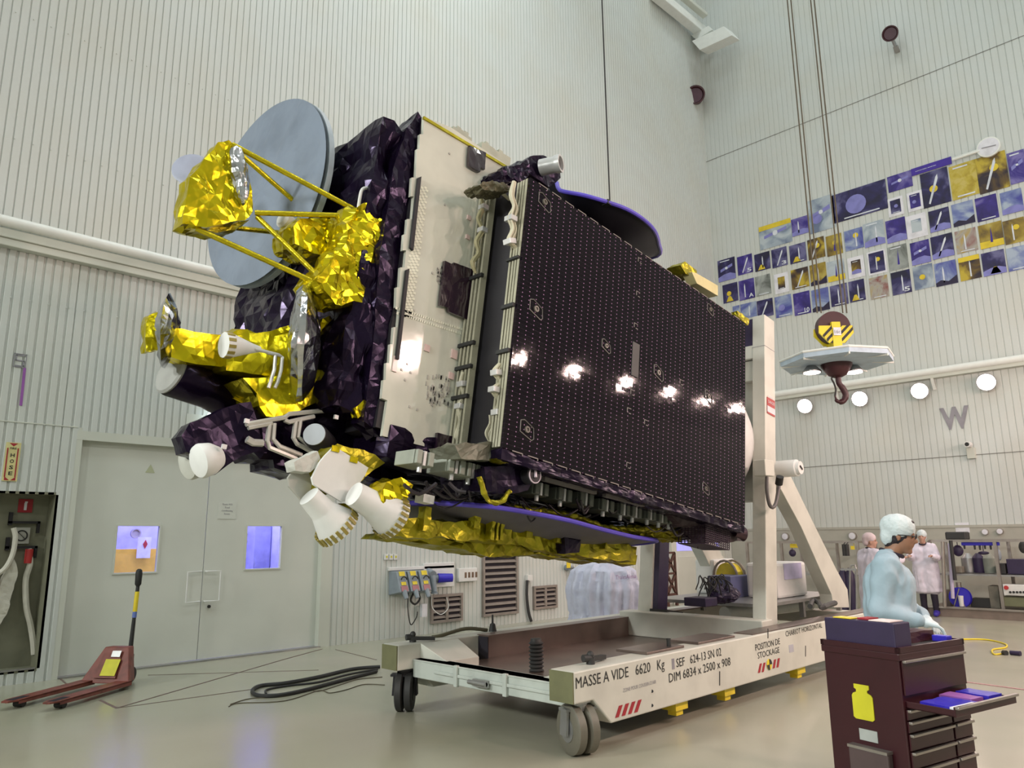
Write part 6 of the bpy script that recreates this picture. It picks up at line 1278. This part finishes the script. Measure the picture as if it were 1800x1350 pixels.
def person(org, face, label, J, gown_m, skin_m, cap_m, coat_end, dark_legs=True, gloves=None, voxel=.014, headtilt=0.0, glasses=False, lean=0.0, hair=True, sc=1.0):
    """J: joints in (forward, left, up) metres from org on the floor"""
    f = Vector(face).normalized(); l = Vector((0, 0, 1)).cross(f); O = Vector(org)
    def W(v): return O + (f * v[0] + l * v[1] + Vector((0, 0, v[2]))) * sc
    t = thing('person', label, 'person', O)
    hc = Vector(J['head']); hf = Vector((math.cos(headtilt), 0, -math.sin(headtilt))); hu = Vector((math.sin(headtilt), 0, math.cos(headtilt)))
    yaw = J.get('yaw', 0); Ry = Matrix.Rotation(yaw, 3, 'Z'); hf = Ry @ hf; hu = Ry @ hu; hl = hu.cross(hf)
    def Hd(a, s_, u): return W(hc + hf * a + hl * s_ + hu * u)
    Rm = Matrix((f * hf[0] + l * hf[1] + Vector((0, 0, hf[2])), f * hl[0] + l * hl[1] + Vector((0, 0, hl[2])), f * hu[0] + l * hu[1] + Vector((0, 0, hu[2])))).transposed()
    b = MB()
    b.ball(Hd(-.008, 0, .035), .095 * sc, (1.02, .80, .95), R=Rm); b.ball(Hd(.025, 0, -.03), .07 * sc, (.95, .88, 1.05), R=Rm)
    caps(b, Hd(.045, 0, -.085), .030 * sc, Hd(.062, 0, -.095), .022 * sc); caps(b, Hd(.082, 0, .012), .010 * sc, Hd(.104, 0, -.022), .014 * sc, 8); caps(b, Hd(.074, -.03, .032), .012 * sc, Hd(.074, .03, .032), .012 * sc, 8)
    caps(b, Hd(.080, -.018, -.055), .010 * sc, Hd(.080, .018, -.055), .010 * sc, 8)
    for s_ in (1, -1): b.ball(Hd(-.005, s_ * .078, -.005), .03 * sc, (.6, .3, 1), R=Rm, u=10, v=7)
    caps(b, Hd(-.01, 0, -.05), .052 * sc, W(J['neck']), .06 * sc)
    sh = J['shoulder']; 
    for s_, k in ((1, 'L'), (-1, 'R')):
        S_ = Vector((sh[0], s_ * .175, sh[1])); E_, H_ = Vector(J['elbow' + k]), Vector(J['wrist' + k])
        caps(b, W(J['neck']), .050 * sc, W(S_ - Vector((.02, 0, .05))), .035 * sc); caps(b, W(S_ - Vector((.02, 0, .05))), .038 * sc, W(E_), .030 * sc); caps(b, W(E_), .030 * sc, W(H_), .024 * sc)
        hip = Vector((J['hip'][0], s_ * .09, J['hip'][1])); kn = Vector((J['hip'][0] + .03, s_ * .10, .48)); an = Vector((J['hip'][0] - .01, s_ * .11, .09))
        caps(b, W(hip), .085 * sc, W(kn), .058 * sc); caps(b, W(kn), .058 * sc, W(an), .042 * sc); caps(b, W(an), .045 * sc, W(an + Vector((.14, 0, -.04))), .035 * sc)
        caps(b, W(Vector((sh[0], s_ * .10, sh[1] - .14))), .08 * sc, W(Vector((J['hip'][0], s_ * .07, J['hip'][1] + .05))), .09 * sc)
        if not gloves: hand(b, W(H_), (W(H_) - W(E_)), (l * -s_ if False else l * s_ * -1), sc)
    body = organic(b, 'body', skin_m, t, voxel * .8, 3)
    # eyes, brows, lips
    b = MB()
    for s_ in (1, -1): b.ball(Hd(.080, s_ * .030, .012), .010 * sc, (.6, 1.1, .8), R=Rm, u=8, v=6)
    b.build('eyes', m_ink, body, frame=I4)
    if glasses:
        b = MB()
        for s_ in (1, -1):
            c = Hd(.098, s_ * .032, .012); b.tube([c + Rm @ Vector((0, math.cos(k * PI / 6) * .024, math.sin(k * PI / 6) * .017)) * sc for k in range(13)], .003 * sc, n=5); b.tube([Hd(.098, s_ * .056, .014), Hd(.06, s_ * .078, .014), Hd(-.01, s_ * .085, .01)], .0035 * sc, n=5)
        b.build('glasses', m_ink, t, frame=I4)
    if hair:
        b = MB(); b.ball(Hd(-.022, 0, .02), .098 * sc, (1.0, .84, .98), R=Rm); b.ball(Hd(.052, 0, .105), .035 * sc, (1, 1.3, .6), R=Rm, u=10, v=7); b.ball(Hd(-.065, 0, -.05), .05 * sc, (.8, 1.2, .9), R=Rm); organic(b, 'hair', m_hair, t, voxel * .8, 2, .004, 60)
    b = MB(); b.ball(Hd(-.022, 0, .062), .108 * sc, (1.08, .92, .88), R=Rm); b.ball(Hd(-.075, 0, -.005), .066 * sc, (.85, 1.25, 1.15), R=Rm); organic(b, 'hair_net', cap_m, t, voxel * .7, 4, .005, 22)
    # gown
    b = MB(); hx, hz = J['hip']
    for s_, k in ((1, 'L'), (-1, 'R')):
        S_ = Vector((sh[0] - .01, s_ * .165, sh[1] - .02)); E_, H_ = Vector(J['elbow' + k]), Vector(J['wrist' + k])
        caps(b, W(Vector(J['neck']) + Vector((-.03, s_ * .03, -.03))), .065 * sc, W(S_), .085 * sc); caps(b, W(S_), .088 * sc, W(E_), .068 * sc); caps(b, W(E_), .070 * sc, W(E_.lerp(H_, .85)), .055 * sc); caps(b, W(E_.lerp(H_, .85)), .056 * sc, W(H_), .036 * sc)
        caps(b, W((sh[0] - .01, s_ * .08, sh[1] - .13)), .155 * sc, W((hx, s_ * .08, hz + .05)), .165 * sc); caps(b, W((hx, s_ * .08, hz + .05)), .165 * sc, W((hx, s_ * .09, coat_end + .12)), .170 * sc)
        b.cyl(W((hx, s_ * .09, coat_end + .12)), W((hx, s_ * .10, coat_end)), .160 * sc, .165 * sc, n=16)
    organic(b, 'gown', gown_m, t, voxel, 6, .016, 9, folds=True)
    b = MB(); b.tube([W(Vector(J['neck']) + Vector((.005 + math.cos(k * PI / 8) * .066, math.sin(k * PI / 8) * .068, .012 + math.cos(k * PI / 8) * -.025))) for k in range(17)], .014 * sc, n=7); b.build('collar', m_cloth, t, smooth=True, frame=I4)
    if coat_end > .3:
        b = MB()
        for s_ in (1, -1):
            an = Vector((hx - .01, s_ * .11, .10)); caps(b, W((hx, s_ * .09, coat_end + .05)), .082 * sc, W((hx + .02, s_ * .10, .5)), .072 * sc); caps(b, W((hx + .02, s_ * .10, .5)), .072 * sc, W(an), .058 * sc)
        organic(b, 'trousers', m_cloth, t, voxel, 2)
    for s_ in (1, -1):
        an = Vector((hx - .01, s_ * .11, .08)); b = MB(); caps(b, W(an), .065 * sc, W(an + Vector((.15, 0, -.03))), .05 * sc); b2 = organic(b, 'overshoe', m_shoe, t, voxel, 2)
    if gloves:
        for s_, k in ((1, 'L'), (-1, 'R')): b = MB(); hand(b, W(J['wrist' + k]), W(J['wrist' + k]) - W(J['elbow' + k]), l * s_ * -1, sc * 1.12); organic(b, 'glove', gloves, t, .007, 1)
    return t
# main worker, bent over the tool chest, looking to the right
Tm = 5.22
fpos = D(1572, 1040, Tm); fdir = (Rt * .90 + Fw * .42).normalized()
fpos = Vector((fpos[0], fpos[1], 0))
person(fpos, fdir, 'man in pale blue gown, hair net and glasses bending over the tool chest',
       dict(head=(.075, 0, 1.650), neck=(.005, 0, 1.525), shoulder=(-.02, 1.465), hip=(-.05, .92), elbowR=(-.10, -.24, 1.16), wristR=(.13, -.20, 1.10), elbowL=(.02, .24, 1.17), wristL=(.16, .06, 1.10), yaw=-.12),
       m_gown, m_skin, m_cap, .40, gloves=mat('pale_glove', (.60, .70, .74), .5), voxel=.012, headtilt=.16, glasses=True)
p = D(1537, 1040, 12.2); person(Vector((p[0], p[1], 0)), (Rt * .9 - Fw * .3), 'person in a pinkish white gown reaching out, behind and left of the blue gown',
       dict(head=(.03, 0, 1.60), neck=(0, 0, 1.46), shoulder=(0, 1.40), hip=(0, .92), elbowR=(.22, -.24, 1.25), wristR=(.48, -.20, 1.32), elbowL=(.22, .24, 1.25), wristL=(.48, .16, 1.34), yaw=-.8), m_coat, m_skinp, mat('pink_net', (.62, .52, .55), .7), .45, voxel=.020, hair=False, sc=.97)
p = D(1632, 1040, 15.6); person(Vector((p[0], p[1], 0)), (-Rt * .45 + Fw * .6), 'person in a long white gown seen from behind in the background, blue overshoes',
       dict(head=(.02, 0, 1.60), neck=(0, 0, 1.46), shoulder=(0, 1.40), hip=(0, .92), elbowR=(.12, -.26, 1.18), wristR=(.38, -.22, 1.22), elbowL=(.12, .26, 1.18), wristL=(.38, .20, 1.22)), m_coat, m_skinp, m_cap, .48, voxel=.020, hair=False)
# ================================================================== BACKGROUND EQUIPMENT ALONG THE RIGHT WALL
def XB_(u, v, x): return X(u, v, x)
RX = 18.4
ke = MB(); ke.box(17.6, XR - .05, YN + .3, 5.4, 0, .18); o = ke.build('floor_kerb', mat('kerb_brown', (.22, .17, .14), .5)); tag(o, 'low raised platform edge under the equipment rack on the right', 'platform')
b = MB(); b.box(17.56, 17.6, YN + .3, 5.42, .17, .21); b.build('edge_strip', m_trim, o)
# rack frame
def rack(y0, y1, z0, ztop, label, xs=(17.8, 18.9), mids=(.85,)):
    t = thing('equipment_rack', label, 'rack', (18.3, (y0 + y1) / 2, z0)); b = MB()
    b.beam((xs[0], y0, ztop), (xs[0], y1, ztop), .05, .05); b.beam((xs[1], y0, ztop), (xs[1], y1, ztop), .05, .05); b.build('top_rail', m_trim, t)
    n = max(2, int(abs(y1 - y0) / 1.3) + 1)
    for k in range(n + 1):
        y = y0 + (y1 - y0) * k / n
        b = MB(); b.box(xs[0] - .03, xs[0] + .03, y - .03, y + .03, z0, ztop); b.box(xs[1] - .03, xs[1] + .03, y - .03, y + .03, z0, ztop); b.beam((xs[0], y, ztop), (xs[1], y, ztop), .04, .04); b.build('post', m_trim, t)
    for z in mids: b = MB(); b.box(xs[0], xs[1], min(y0, y1), max(y0, y1), z, z + .03); b.build('shelf', m_steel, t)
    return t
rack(5.2, -2.0, .18, 1.52, 'long silver equipment rack on the right, with a blue tool bar', mids=(.82,)); rack(9.4, 6.7, 0, 1.50, 'short silver rack behind the strut, with a yellow tool bar', mids=(.75,))
def bgbox(name, u0, u1, v0, v1, x, dx, m__, label, cat, bev=.01, par=None):
    a, c = X(u0, v0, x), X(u1, v1, x); b = MB(); b.box(x, x + dx, a[1], c[1], c[2], a[2]); o = b.build(name, m__, par, bevel=bev)
    if par is None: tag(o, label, cat)
    return o
bgbox('hard_case', 1660, 1699, 935, 949, 17.8, .3, m_rubber, 'long black hard case lying on top of the silver rack', 'case', .03)
bgbox('wall_notice', 1678, 1705, 919, 936, XR - .04, .008, m_paper, 'white paper pinned on the wall above the black hard case', 'paper')
bgbox('tool_bar', 1689, 1757, 953, 959, 17.82, .05, m_bluepl, 'long blue tool bar hanging under the top rail of the rack', 'tool bar')
for i, u in enumerate((1695, 1713, 1722, 1731, 1741, 1750)):
    a = X(u, 959, 17.83); t_ = ('first', 'second', 'third', 'fourth', 'fifth', 'sixth')[i]; b = MB(); b.cyl(a, a - Vector((0, 0, .07 + .01 * (i % 3))), .022, .016, n=8); o = b.build('hanging_tool', m_rubber, smooth='auto'); tag(o, t_ + ' small black tool hanging from the blue tool bar, from the left', 'tool', 'tools on the blue bar')
bgbox('tool_bar', 1388, 1424, 956, 963, 17.85, .05, m_yel, 'yellow tool bar hanging under the short rack rail', 'tool bar')
for u, v, w_, h_, m__, nm, lb in ((1393, 972, 12, 12, m_case, 'hanging_gripper', 'dark rounded gripper hanging below the yellow bar, left'), (1412, 968, 4, 8, m_rubber, 'hanging_tool', 'tiny black tool below the yellow bar, middle'), (1424, 974, 6, 8, m_rubber, 'hanging_tool', 'small black tool below the yellow bar, right'),
                              (1684, 968, 14, 16, m_case, 'hanging_gripper', 'dark L-shaped gripper hanging left under the blue bar'), (1729, 972, 14, 5, m_case, 'hanging_clamp', 'small dark clamp hanging in the middle under the blue bar'), (1756, 975, 6, 16, m_greypl, 'hanging_tube', 'pale grey tube hanging right under the blue bar'), (1798, 962, 10, 16, m_rubber, 'hanging_tool', 'dark tool at the right picture edge on the rack')):
    a = X(u, v, 17.95); s_ = 1 / 68.; b = MB(); b.ball(a, .5, (.12, w_ * s_, h_ * s_), u=12, v=8); b.cyl(a, Vector((a[0], a[1], 1.5)), .008, n=5); o = b.build(nm, m__, smooth='auto'); tag(o, lb, 'tool')
for u, v, r_, lb in ((1381, 943, .10, 'round white gauge on the lower wall, left of the strut'), (1499, 942, .10, 'round white gauge on the lower wall, right of the strut'), (1732, 935, .07, 'left one of two round fittings above the rack'), (1758, 934, .07, 'right one of two round fittings above the rack')):
    a = X(u, v, XR - .05); t = thing('wall_gauge', lb, 'gauge', (XR, a[1], a[2])); b = MB(); b.cyl((XR - .03, a[1], a[2]), (XR - .10, a[1], a[2]), r_, n=22); b.build('case', m_trim, t, smooth='auto'); b = MB(); b.cyl((XR - .10, a[1], a[2]), (XR - .105, a[1], a[2]), r_ * .8, n=22); b.build('dial', m_paper, t)
t = thing('hose_reel', 'bright blue hose reel standing on the rack platform', 'reel', X(1688, 1063, 17.85)); a = X(1688, 1050, 17.85)
b = MB(); b.lathe(a - Vector((.06, 0, 0)), (1, 0, 0), ((0, .20), (.02, .205), (.02, .12), (.12, .12), (.12, .205), (.14, .2)), n=28); b.build('drum', m_bluepl, t, smooth='auto')
b = MB(); b.beam(a + Vector((-.08, .14, -.25)), a + Vector((-.08, -.02, .18)), .02, .02); b.beam(a + Vector((-.08, -.12, -.25)), a + Vector((-.08, .02, .05)), .02, .02); b.cyl(a + Vector((0, 0, .2)), a + Vector((0, 0, .3)), .05); b.build('stand', m_trim, t)
o = bgbox('control_panel', 1762, 1812, 1027, 1048, 17.75, .25, m_white, 'white control panel with a row of knobs at the right edge', 'control panel')
b = MB()
for k in range(5): a = X(1776 + k * 6, 1041, 17.74); b.cyl(a, a - Vector((.02, 0, 0)), .022, n=10)
b.build('knobs', m_ink, o); b = MB(); a = X(1769, 1033, 17.74); b.cyl(a, a - Vector((.03, 0, 0)), .04, n=14); b.build('red_button', m_red, o)
bgbox('green_cabinet', 1758, 1812, 1049, 1068, 17.8, .5, mat('olive_cabinet', (.17, .18, .10), .5), 'olive-grey cabinet under the white control panel', 'cabinet')
for u, v0, v1, r_, m__, lb in ((1704, 1003, 1046, .13, m_steel, 'large steel vessel at the left of the rack'), (1722, 1002, 1036, .12, m_case, 'dark purple-brown vessel in the middle of the rack'), (1741, 1003, 1040, .12, m_greybox, 'grey vessel right of the dark one')):
    a, c = X(u, v0, 18.3), X(u, v1, 18.3); b = MB(); b.lathe((18.3, a[1], .86 if v1 < 1045 else .86), (0, 0, 1), ((0, r_ * .9), (.03, r_), (.30, r_), (.36, r_ * .6), (.40, r_ * .3)), n=22); o = b.build('vessel', m__, smooth='auto'); tag(o, lb, 'vessel')
for u, v, w_, h_, z_, m__, lb in ((1684, 992, 12, 9, .86, m_kit, 'small brown kit box at the left end of the shelf'), (1764, 1013, 10, 14, .86, m_rubber, 'black box on the shelf near the control panel'), (1792, 1010, 24, 20, .86, m_case, 'wide dark box at the right end of the shelf'), (1725, 1056, 24, 12, .18, m_rubber, 'long dark tray on the rack platform right of the reel'), (1750, 1050, 12, 30, .18, m_kit, 'brown upright box on the platform beside the post'), (1667, 1052, 8, 22, .18, m_louv, 'brown upright block at the left end of the platform')):
    a = X(u, v, 18.1); s_ = 1 / 68.; b = MB(); b.box(18.0, 18.35, a[1] - w_ * s_ / 2, a[1] + w_ * s_ / 2, z_ if z_ > .5 else .18, (z_ if z_ > .5 else .18) + h_ * s_); o = b.build('kit_box', m__, bevel=.01); tag(o, lb, 'box')
for k, (u0, v0, u1, v1, m__, lb) in enumerate(((1648, 952, 1652, 1055, m_trim, 'slanting silver tube leaning beside the white gown'), (1660, 950, 1668, 1008, m_rubber, 'slanting dark tube at the left end of the long rack'), (1656, 955, 1662, 1040, mat('pale_violet_roll', (.5, .45, .6), .4), 'pale violet roll leaning on the rack'))):
    b = MB(); b.cyl(X(u0 + 9 + 2 * k, v0, 17.45 + .08 * k), X(u1 + 9 + 2 * k, v1 + 12, 17.45 + .08 * k), .035, n=12); o = b.build('leaning_tube', m__, smooth='auto'); tag(o, lb, 'tube')
# chrome hand truck with dark cylinders, stand, fittings
t = thing('hand_truck', 'chrome hand truck carrying dark gas cylinders, behind the strut foot', 'hand truck', X(1498, 1056, 17.0)); a = X(1498, 1056, 17.0)
b = MB(); zz = X(1498, 994, 17.0)[2]; b.tube([X(1494, 1078, 17), X(1494, 1000, 17), X(1496, 994, 17), X(1503, 993, 17), X(1505, 1000, 17), X(1506, 1078, 17)], .02, n=7); b.beam(X(1478, 1001, 17), X(1506, 1001, 17), .05, .04); b.beam(X(1488, 1079, 17), X(1512, 1078, 17), .3, .03); b.build('frame', m_steel, t)
for u in (1488, 1500): c = X(u, 1077, 17.15); b = MB(); b.lathe((c[0], c[1], c[2]), (0, 0, 1), ((0, .10), (.8, .10), (.9, .05), (.94, .03)), n=16); b.build('gas_cylinder', m_case, t, smooth='auto')
for u, lb in ((1484, 'black instrument pair hanging on the short rack, left'), (1489, 'black instrument pair hanging on the short rack, right')):
    a = X(u, 966, 17.7); b = MB(); b.cyl(a + Vector((0, 0, .12)), a - Vector((0, 0, .14)), .045, n=10); b.cyl(a + Vector((0, 0, .12)), Vector((17.8, a[1], 1.5)), .01, n=6); o = b.build('hanging_instrument', m_rubber, smooth='auto'); tag(o, lb, 'instrument')
b = MB(); a = X(1494, 966, 17.7); b.box(a[0], a[0] + .02, a[1] - .1, a[1] - .02, a[2], a[2] + .08); b.cyl((17.8, a[1] - .06, a[2] + .08), (17.8, a[1] - .06, 1.5), .006, n=5); o = b.build('yellow_tag', m_yel); tag(o, 'small yellow tag beside the hanging black instruments', 'tag')
b = MB(); b.cyl((17.75, X(1691, 1068, 17.75)[1], .21), (17.75, X(1691, 1068, 17.75)[1], .42), .04, .05, n=12); o = b.build('white_bollard', m_white, smooth='auto'); tag(o, 'small white bottle standing on the platform edge', 'bottle')
# ---- floor cables at the right
b = MB(); b.tube([Z(u, v, .012) for u, v in ((1680, 1124), (1730, 1124), (1765, 1131), (1768, 1138), (1745, 1142), (1748, 1150), (1766, 1148))], .012, n=6, smooth=5); o = b.build('yellow_cable', m_yel, smooth=True); tag(o, 'thin yellow cable curving on the floor beyond the tool chest', 'cable')
b = MB(); b.cyl(Z(1764, 1147, .03), Z(1769, 1148, .03), .035, n=12); o = b.build('cable_socket', m_rubber, smooth='auto'); tag(o, 'small black round socket at the end of the yellow cable', 'socket')
b = MB(); b.cyl(Z(1776, 1147, .03), Z(1794, 1149, .03), .03, .035, n=12); b.build('cable_coupling', m_case, smooth='auto'); tag(bpy.data.objects['cable_coupling'], 'long dark plug on the floor near the right edge', 'plug')
b = MB(); p0, p1 = Z(1690, 1198, 0), Z(1812, 1214, 0); b.beam(p0 + Vector((0, 0, .003)), p1 + Vector((0, 0, .003)), .05, .004); o = b.build('floor_tape', mat('faded_pink_tape', (.42, .22, .22), .5)); tag(o, 'faded pink tape line on the floor right of the tool chest', 'tape')
# ================================================================== PALLET JACK
pj = thing('pallet_jack', 'worn red hand pallet jack with yellow label, parked in front of the double door', 'pallet jack', Z(240, 1210, 0))
A0, A1 = Z(95, 1240, .07), Z(250, 1195, .07); dj = Vector((A1[0] - A0[0], A1[1] - A0[1], 0)).normalized(); nj = Vector((-dj[1], dj[0], 0))
tipR = Z(93, 1243, .05); tipL = Z(38, 1236, .05)
def pjp(name, b, m, par=None, **k): return b.build(name, m, par or pj, frame=I4, **k)
LJ = 1.22; wj = .16
nj2 = Vector((tipL[0] - tipR[0], tipL[1] - tipR[1], 0)); gap = nj2.dot(nj)
for k, off in enumerate((0, max(.34, abs(gap)))):
    T_ = Vector((tipR[0], tipR[1], 0)) + nj * off; b = MB(); 
    q = [T_ + dj * a + nj * s_ for a, s_ in ((0, .04), (.10, 0), (LJ, 0), (LJ, wj), (.10, wj), (0, wj - .04))]
    b.prism([v + Vector((0, 0, .075)) for v in q], (0, 0, .015)); 
    for s_ in (.0, wj - .006): b.box(0, .001, 0, .001, 0, .001) if False else b.hexa([T_ + dj * .10 + nj * s_ + Vector((0, 0, .05)), T_ + dj * LJ + nj * s_ + Vector((0, 0, .04)), T_ + dj * LJ + nj * (s_ + .006) + Vector((0, 0, .04)), T_ + dj * .10 + nj * (s_ + .006) + Vector((0, 0, .05)), T_ + dj * .10 + nj * s_ + Vector((0, 0, .088)), T_ + dj * LJ + nj * s_ + Vector((0, 0, .088)), T_ + dj * LJ + nj * (s_ + .006) + Vector((0, 0, .088)), T_ + dj * .10 + nj * (s_ + .006) + Vector((0, 0, .088))])
    fk = pjp('fork', b, m_jack)
    b = MB(); c = T_ + dj * .2 + nj * wj / 2 + Vector((0, 0, .036)); b.cyl(c - nj * .05, c + nj * .05, .036, n=16); pjp('roller', b, m_rubber, fk, smooth='auto')
    b = MB(); b.prism([T_ + dj * a + nj * s_ + Vector((0, 0, .091)) for a, s_ in ((.06, .04), (.28, .04), (.28, wj - .04), (.06, wj - .04))], (0, 0, .002)); pjp('fork_cutout', b, m_dark, fk)
offw = max(.34, abs(gap)) + wj; Tb = Vector((tipR[0], tipR[1], 0)) + dj * LJ
b = MB(); b.loft([Tb + dj * a + nj * s_ + Vector((0, 0, .06)) for a, s_ in ((-.06, .0), (.22, .12), (.22, offw - .12), (-.06, offw))], [Tb + dj * a + nj * s_ + Vector((0, 0, .44)) for a, s_ in ((.12, .16), (.24, .18), (.24, offw - .18), (.12, offw - .16))]); bx_ = pjp('pump_housing', b, m_jack, bevel=.01)
b = MB(); b.loft([Tb + dj * -.055 + nj * (offw * .28) + Vector((0, 0, .12)), Tb + dj * -.055 + nj * (offw * .74) + Vector((0, 0, .12)), Tb + dj * .085 + nj * (offw * .70) + Vector((0, 0, .38)), Tb + dj * .085 + nj * (offw * .34) + Vector((0, 0, .38))], [v + dj * -.006 for v in (Tb + dj * -.055 + nj * (offw * .28) + Vector((0, 0, .12)), Tb + dj * -.055 + nj * (offw * .74) + Vector((0, 0, .12)), Tb + dj * .085 + nj * (offw * .70) + Vector((0, 0, .38)), Tb + dj * .085 + nj * (offw * .34) + Vector((0, 0, .38)))]); pjp('triangular_plate', b, m_jack, bx_)
b = MB(); ea, eb = Tb + dj * -.035 + nj * (offw * .30), Tb + dj * .04 + nj * (offw * .30); nfr = (dj * -.93 + Vector((0, 0, .36))).normalized()
pts = [Tb + dj * -.045 + nj * offw * f_ + Vector((0, 0, .14)) for f_ in (.30, .60)] + [Tb + dj * .045 + nj * offw * f_ + Vector((0, 0, .31)) for f_ in (.60, .30)]; b.prism([p_ + nfr * .012 for p_ in pts], nfr * .004); pjp('yellow_label', b, m_ylab, bx_)
pts = [Tb + dj * .055 + nj * offw * f_ + Vector((0, 0, .335)) for f_ in (.34, .52)] + [Tb + dj * .085 + nj * offw * f_ + Vector((0, 0, .40)) for f_ in (.52, .34)]; b = MB(); b.prism([p_ + nfr * .012 for p_ in pts], nfr * .004); pjp('grey_label', b, m_steel, bx_)
Hb = Tb + dj * .37 + nj * offw * .5
b = MB(); b.cyl(Hb - nj * .05 + Vector((0, 0, .09)), Hb + nj * .05 + Vector((0, 0, .09)), .09, n=22); pjp('steer_wheel', b, m_rubber, smooth='auto')
b = MB(); b.cyl(Hb + Vector((0, 0, .12)), Hb + Vector((0, 0, .32)), .05); b.beam(Tb + dj * .2 + nj * offw * .5 + Vector((0, 0, .26)), Hb + Vector((0, 0, .30)), .09, .06); pjp('pump', b, m_ink)
hz0, hz1 = .32, 1.28; hd_ = Vector((0, 0, 1)) + dj * .05
def hp_(z): return Hb + dj * (.05 * (z - .3)) + Vector((0, 0, z))
b = MB(); b.cyl(hp_(.30), hp_(.75), .028, .022); hs = pjp('handle_shaft', b, m_ink, smooth='auto'); b = MB(); b.cyl(hp_(.75), hp_(.82), .026); pjp('blue_band', b, mat('band_blue', (.12, .18, .5), .5), hs, smooth='auto'); b = MB(); b.cyl(hp_(.82), hp_(1.06), .026); pjp('yellow_sleeve', b, m_yel, hs, smooth='auto')
b = MB(); b.cyl(hp_(1.06), hp_(1.12), .022); b.lathe(hp_(1.12), (0, 0, 1), ((0, .02), (.03, .038), (.16, .042), (.20, .034), (.215, .015)), n=14); b.box(0, .001, 0, .001, 0, .001) if False else None; pjp('handle_loop', b, m_ink, hs, smooth='auto')
# ================================================================== LINES AND CABLES ON THE FLOOR
m_groove = mat('floor_joint', (.16, .11, .09), .6)
def fline(a, c, w_, label, m__=None, h_=.004):
    p0, p1 = Z(*a, 0), Z(*c, 0); b = MB(); b.beam(p0 + Vector((0, 0, h_ / 2)), p1 + Vector((0, 0, h_ / 2)), w_, h_); o = b.build('floor_cover_edge', m__ or m_groove); tag(o, label, 'floor joint'); return o
fline((205, 1245), (500, 1159), .02, 'dark metal floor joint running from the pallet jack up to the right'); fline((205, 1245), (450, 1211), .012, 'thin floor joint running right from the pallet jack tip line')
fline((176, 1231), (205, 1245), .03, 'short dark floor joint just right of the pallet jack forks'); fline((260, 1187), (560, 1178), .008, 'faint floor joint parallel to the double door'); fline((104, 1192), (120, 1205), .02, 'short floor joint at the left door jamb'); fline((500, 1159), (566, 1141), .02, 'end piece of the floor joint next to the right door jamb'); fline((590, 1142), (662, 1160), .012, 'floor joint between the door and the cart')
b = MB(); b.box(3.0, 6.7, YL - .02, YL + .10, 0, .018); b.build('trim_threshold', m_steel, kind='structure')
def fcable(name, pts, r_, m__, label): b = MB(); b.tube([Z(u, v, r_) for u, v in pts], r_, n=7, smooth=6); o = b.build(name, m__, smooth=True); tag(o, label, 'cable')
fcable('floor_cable', ((668, 1172), (620, 1176), (560, 1190), (500, 1201), (460, 1205), (444, 1213), (452, 1222), (490, 1222), (540, 1212), (600, 1196), (662, 1180)), .022, m_ink, 'thick black cable looped on the floor left of the cart')
fcable('floor_cable', ((664, 1176), (610, 1186), (560, 1199), (510, 1205), (470, 1212), (468, 1220)), .012, m_ink, 'second black cable inside the loop left of the cart')
fcable('floor_cable', ((672, 1190), (630, 1194), (600, 1203), (560, 1215), (540, 1212), (500, 1224), (440, 1228), (405, 1238)), .005, m_rope, 'thin brown wire trailing from the cart caster to the left')
fcable('floor_cable', ((676, 1204), (640, 1203), (610, 1212), (580, 1218), (560, 1214), (500, 1232), (420, 1236), (402, 1242)), .005, m_rope, 'second thin wire trailing left, nearest the camera')
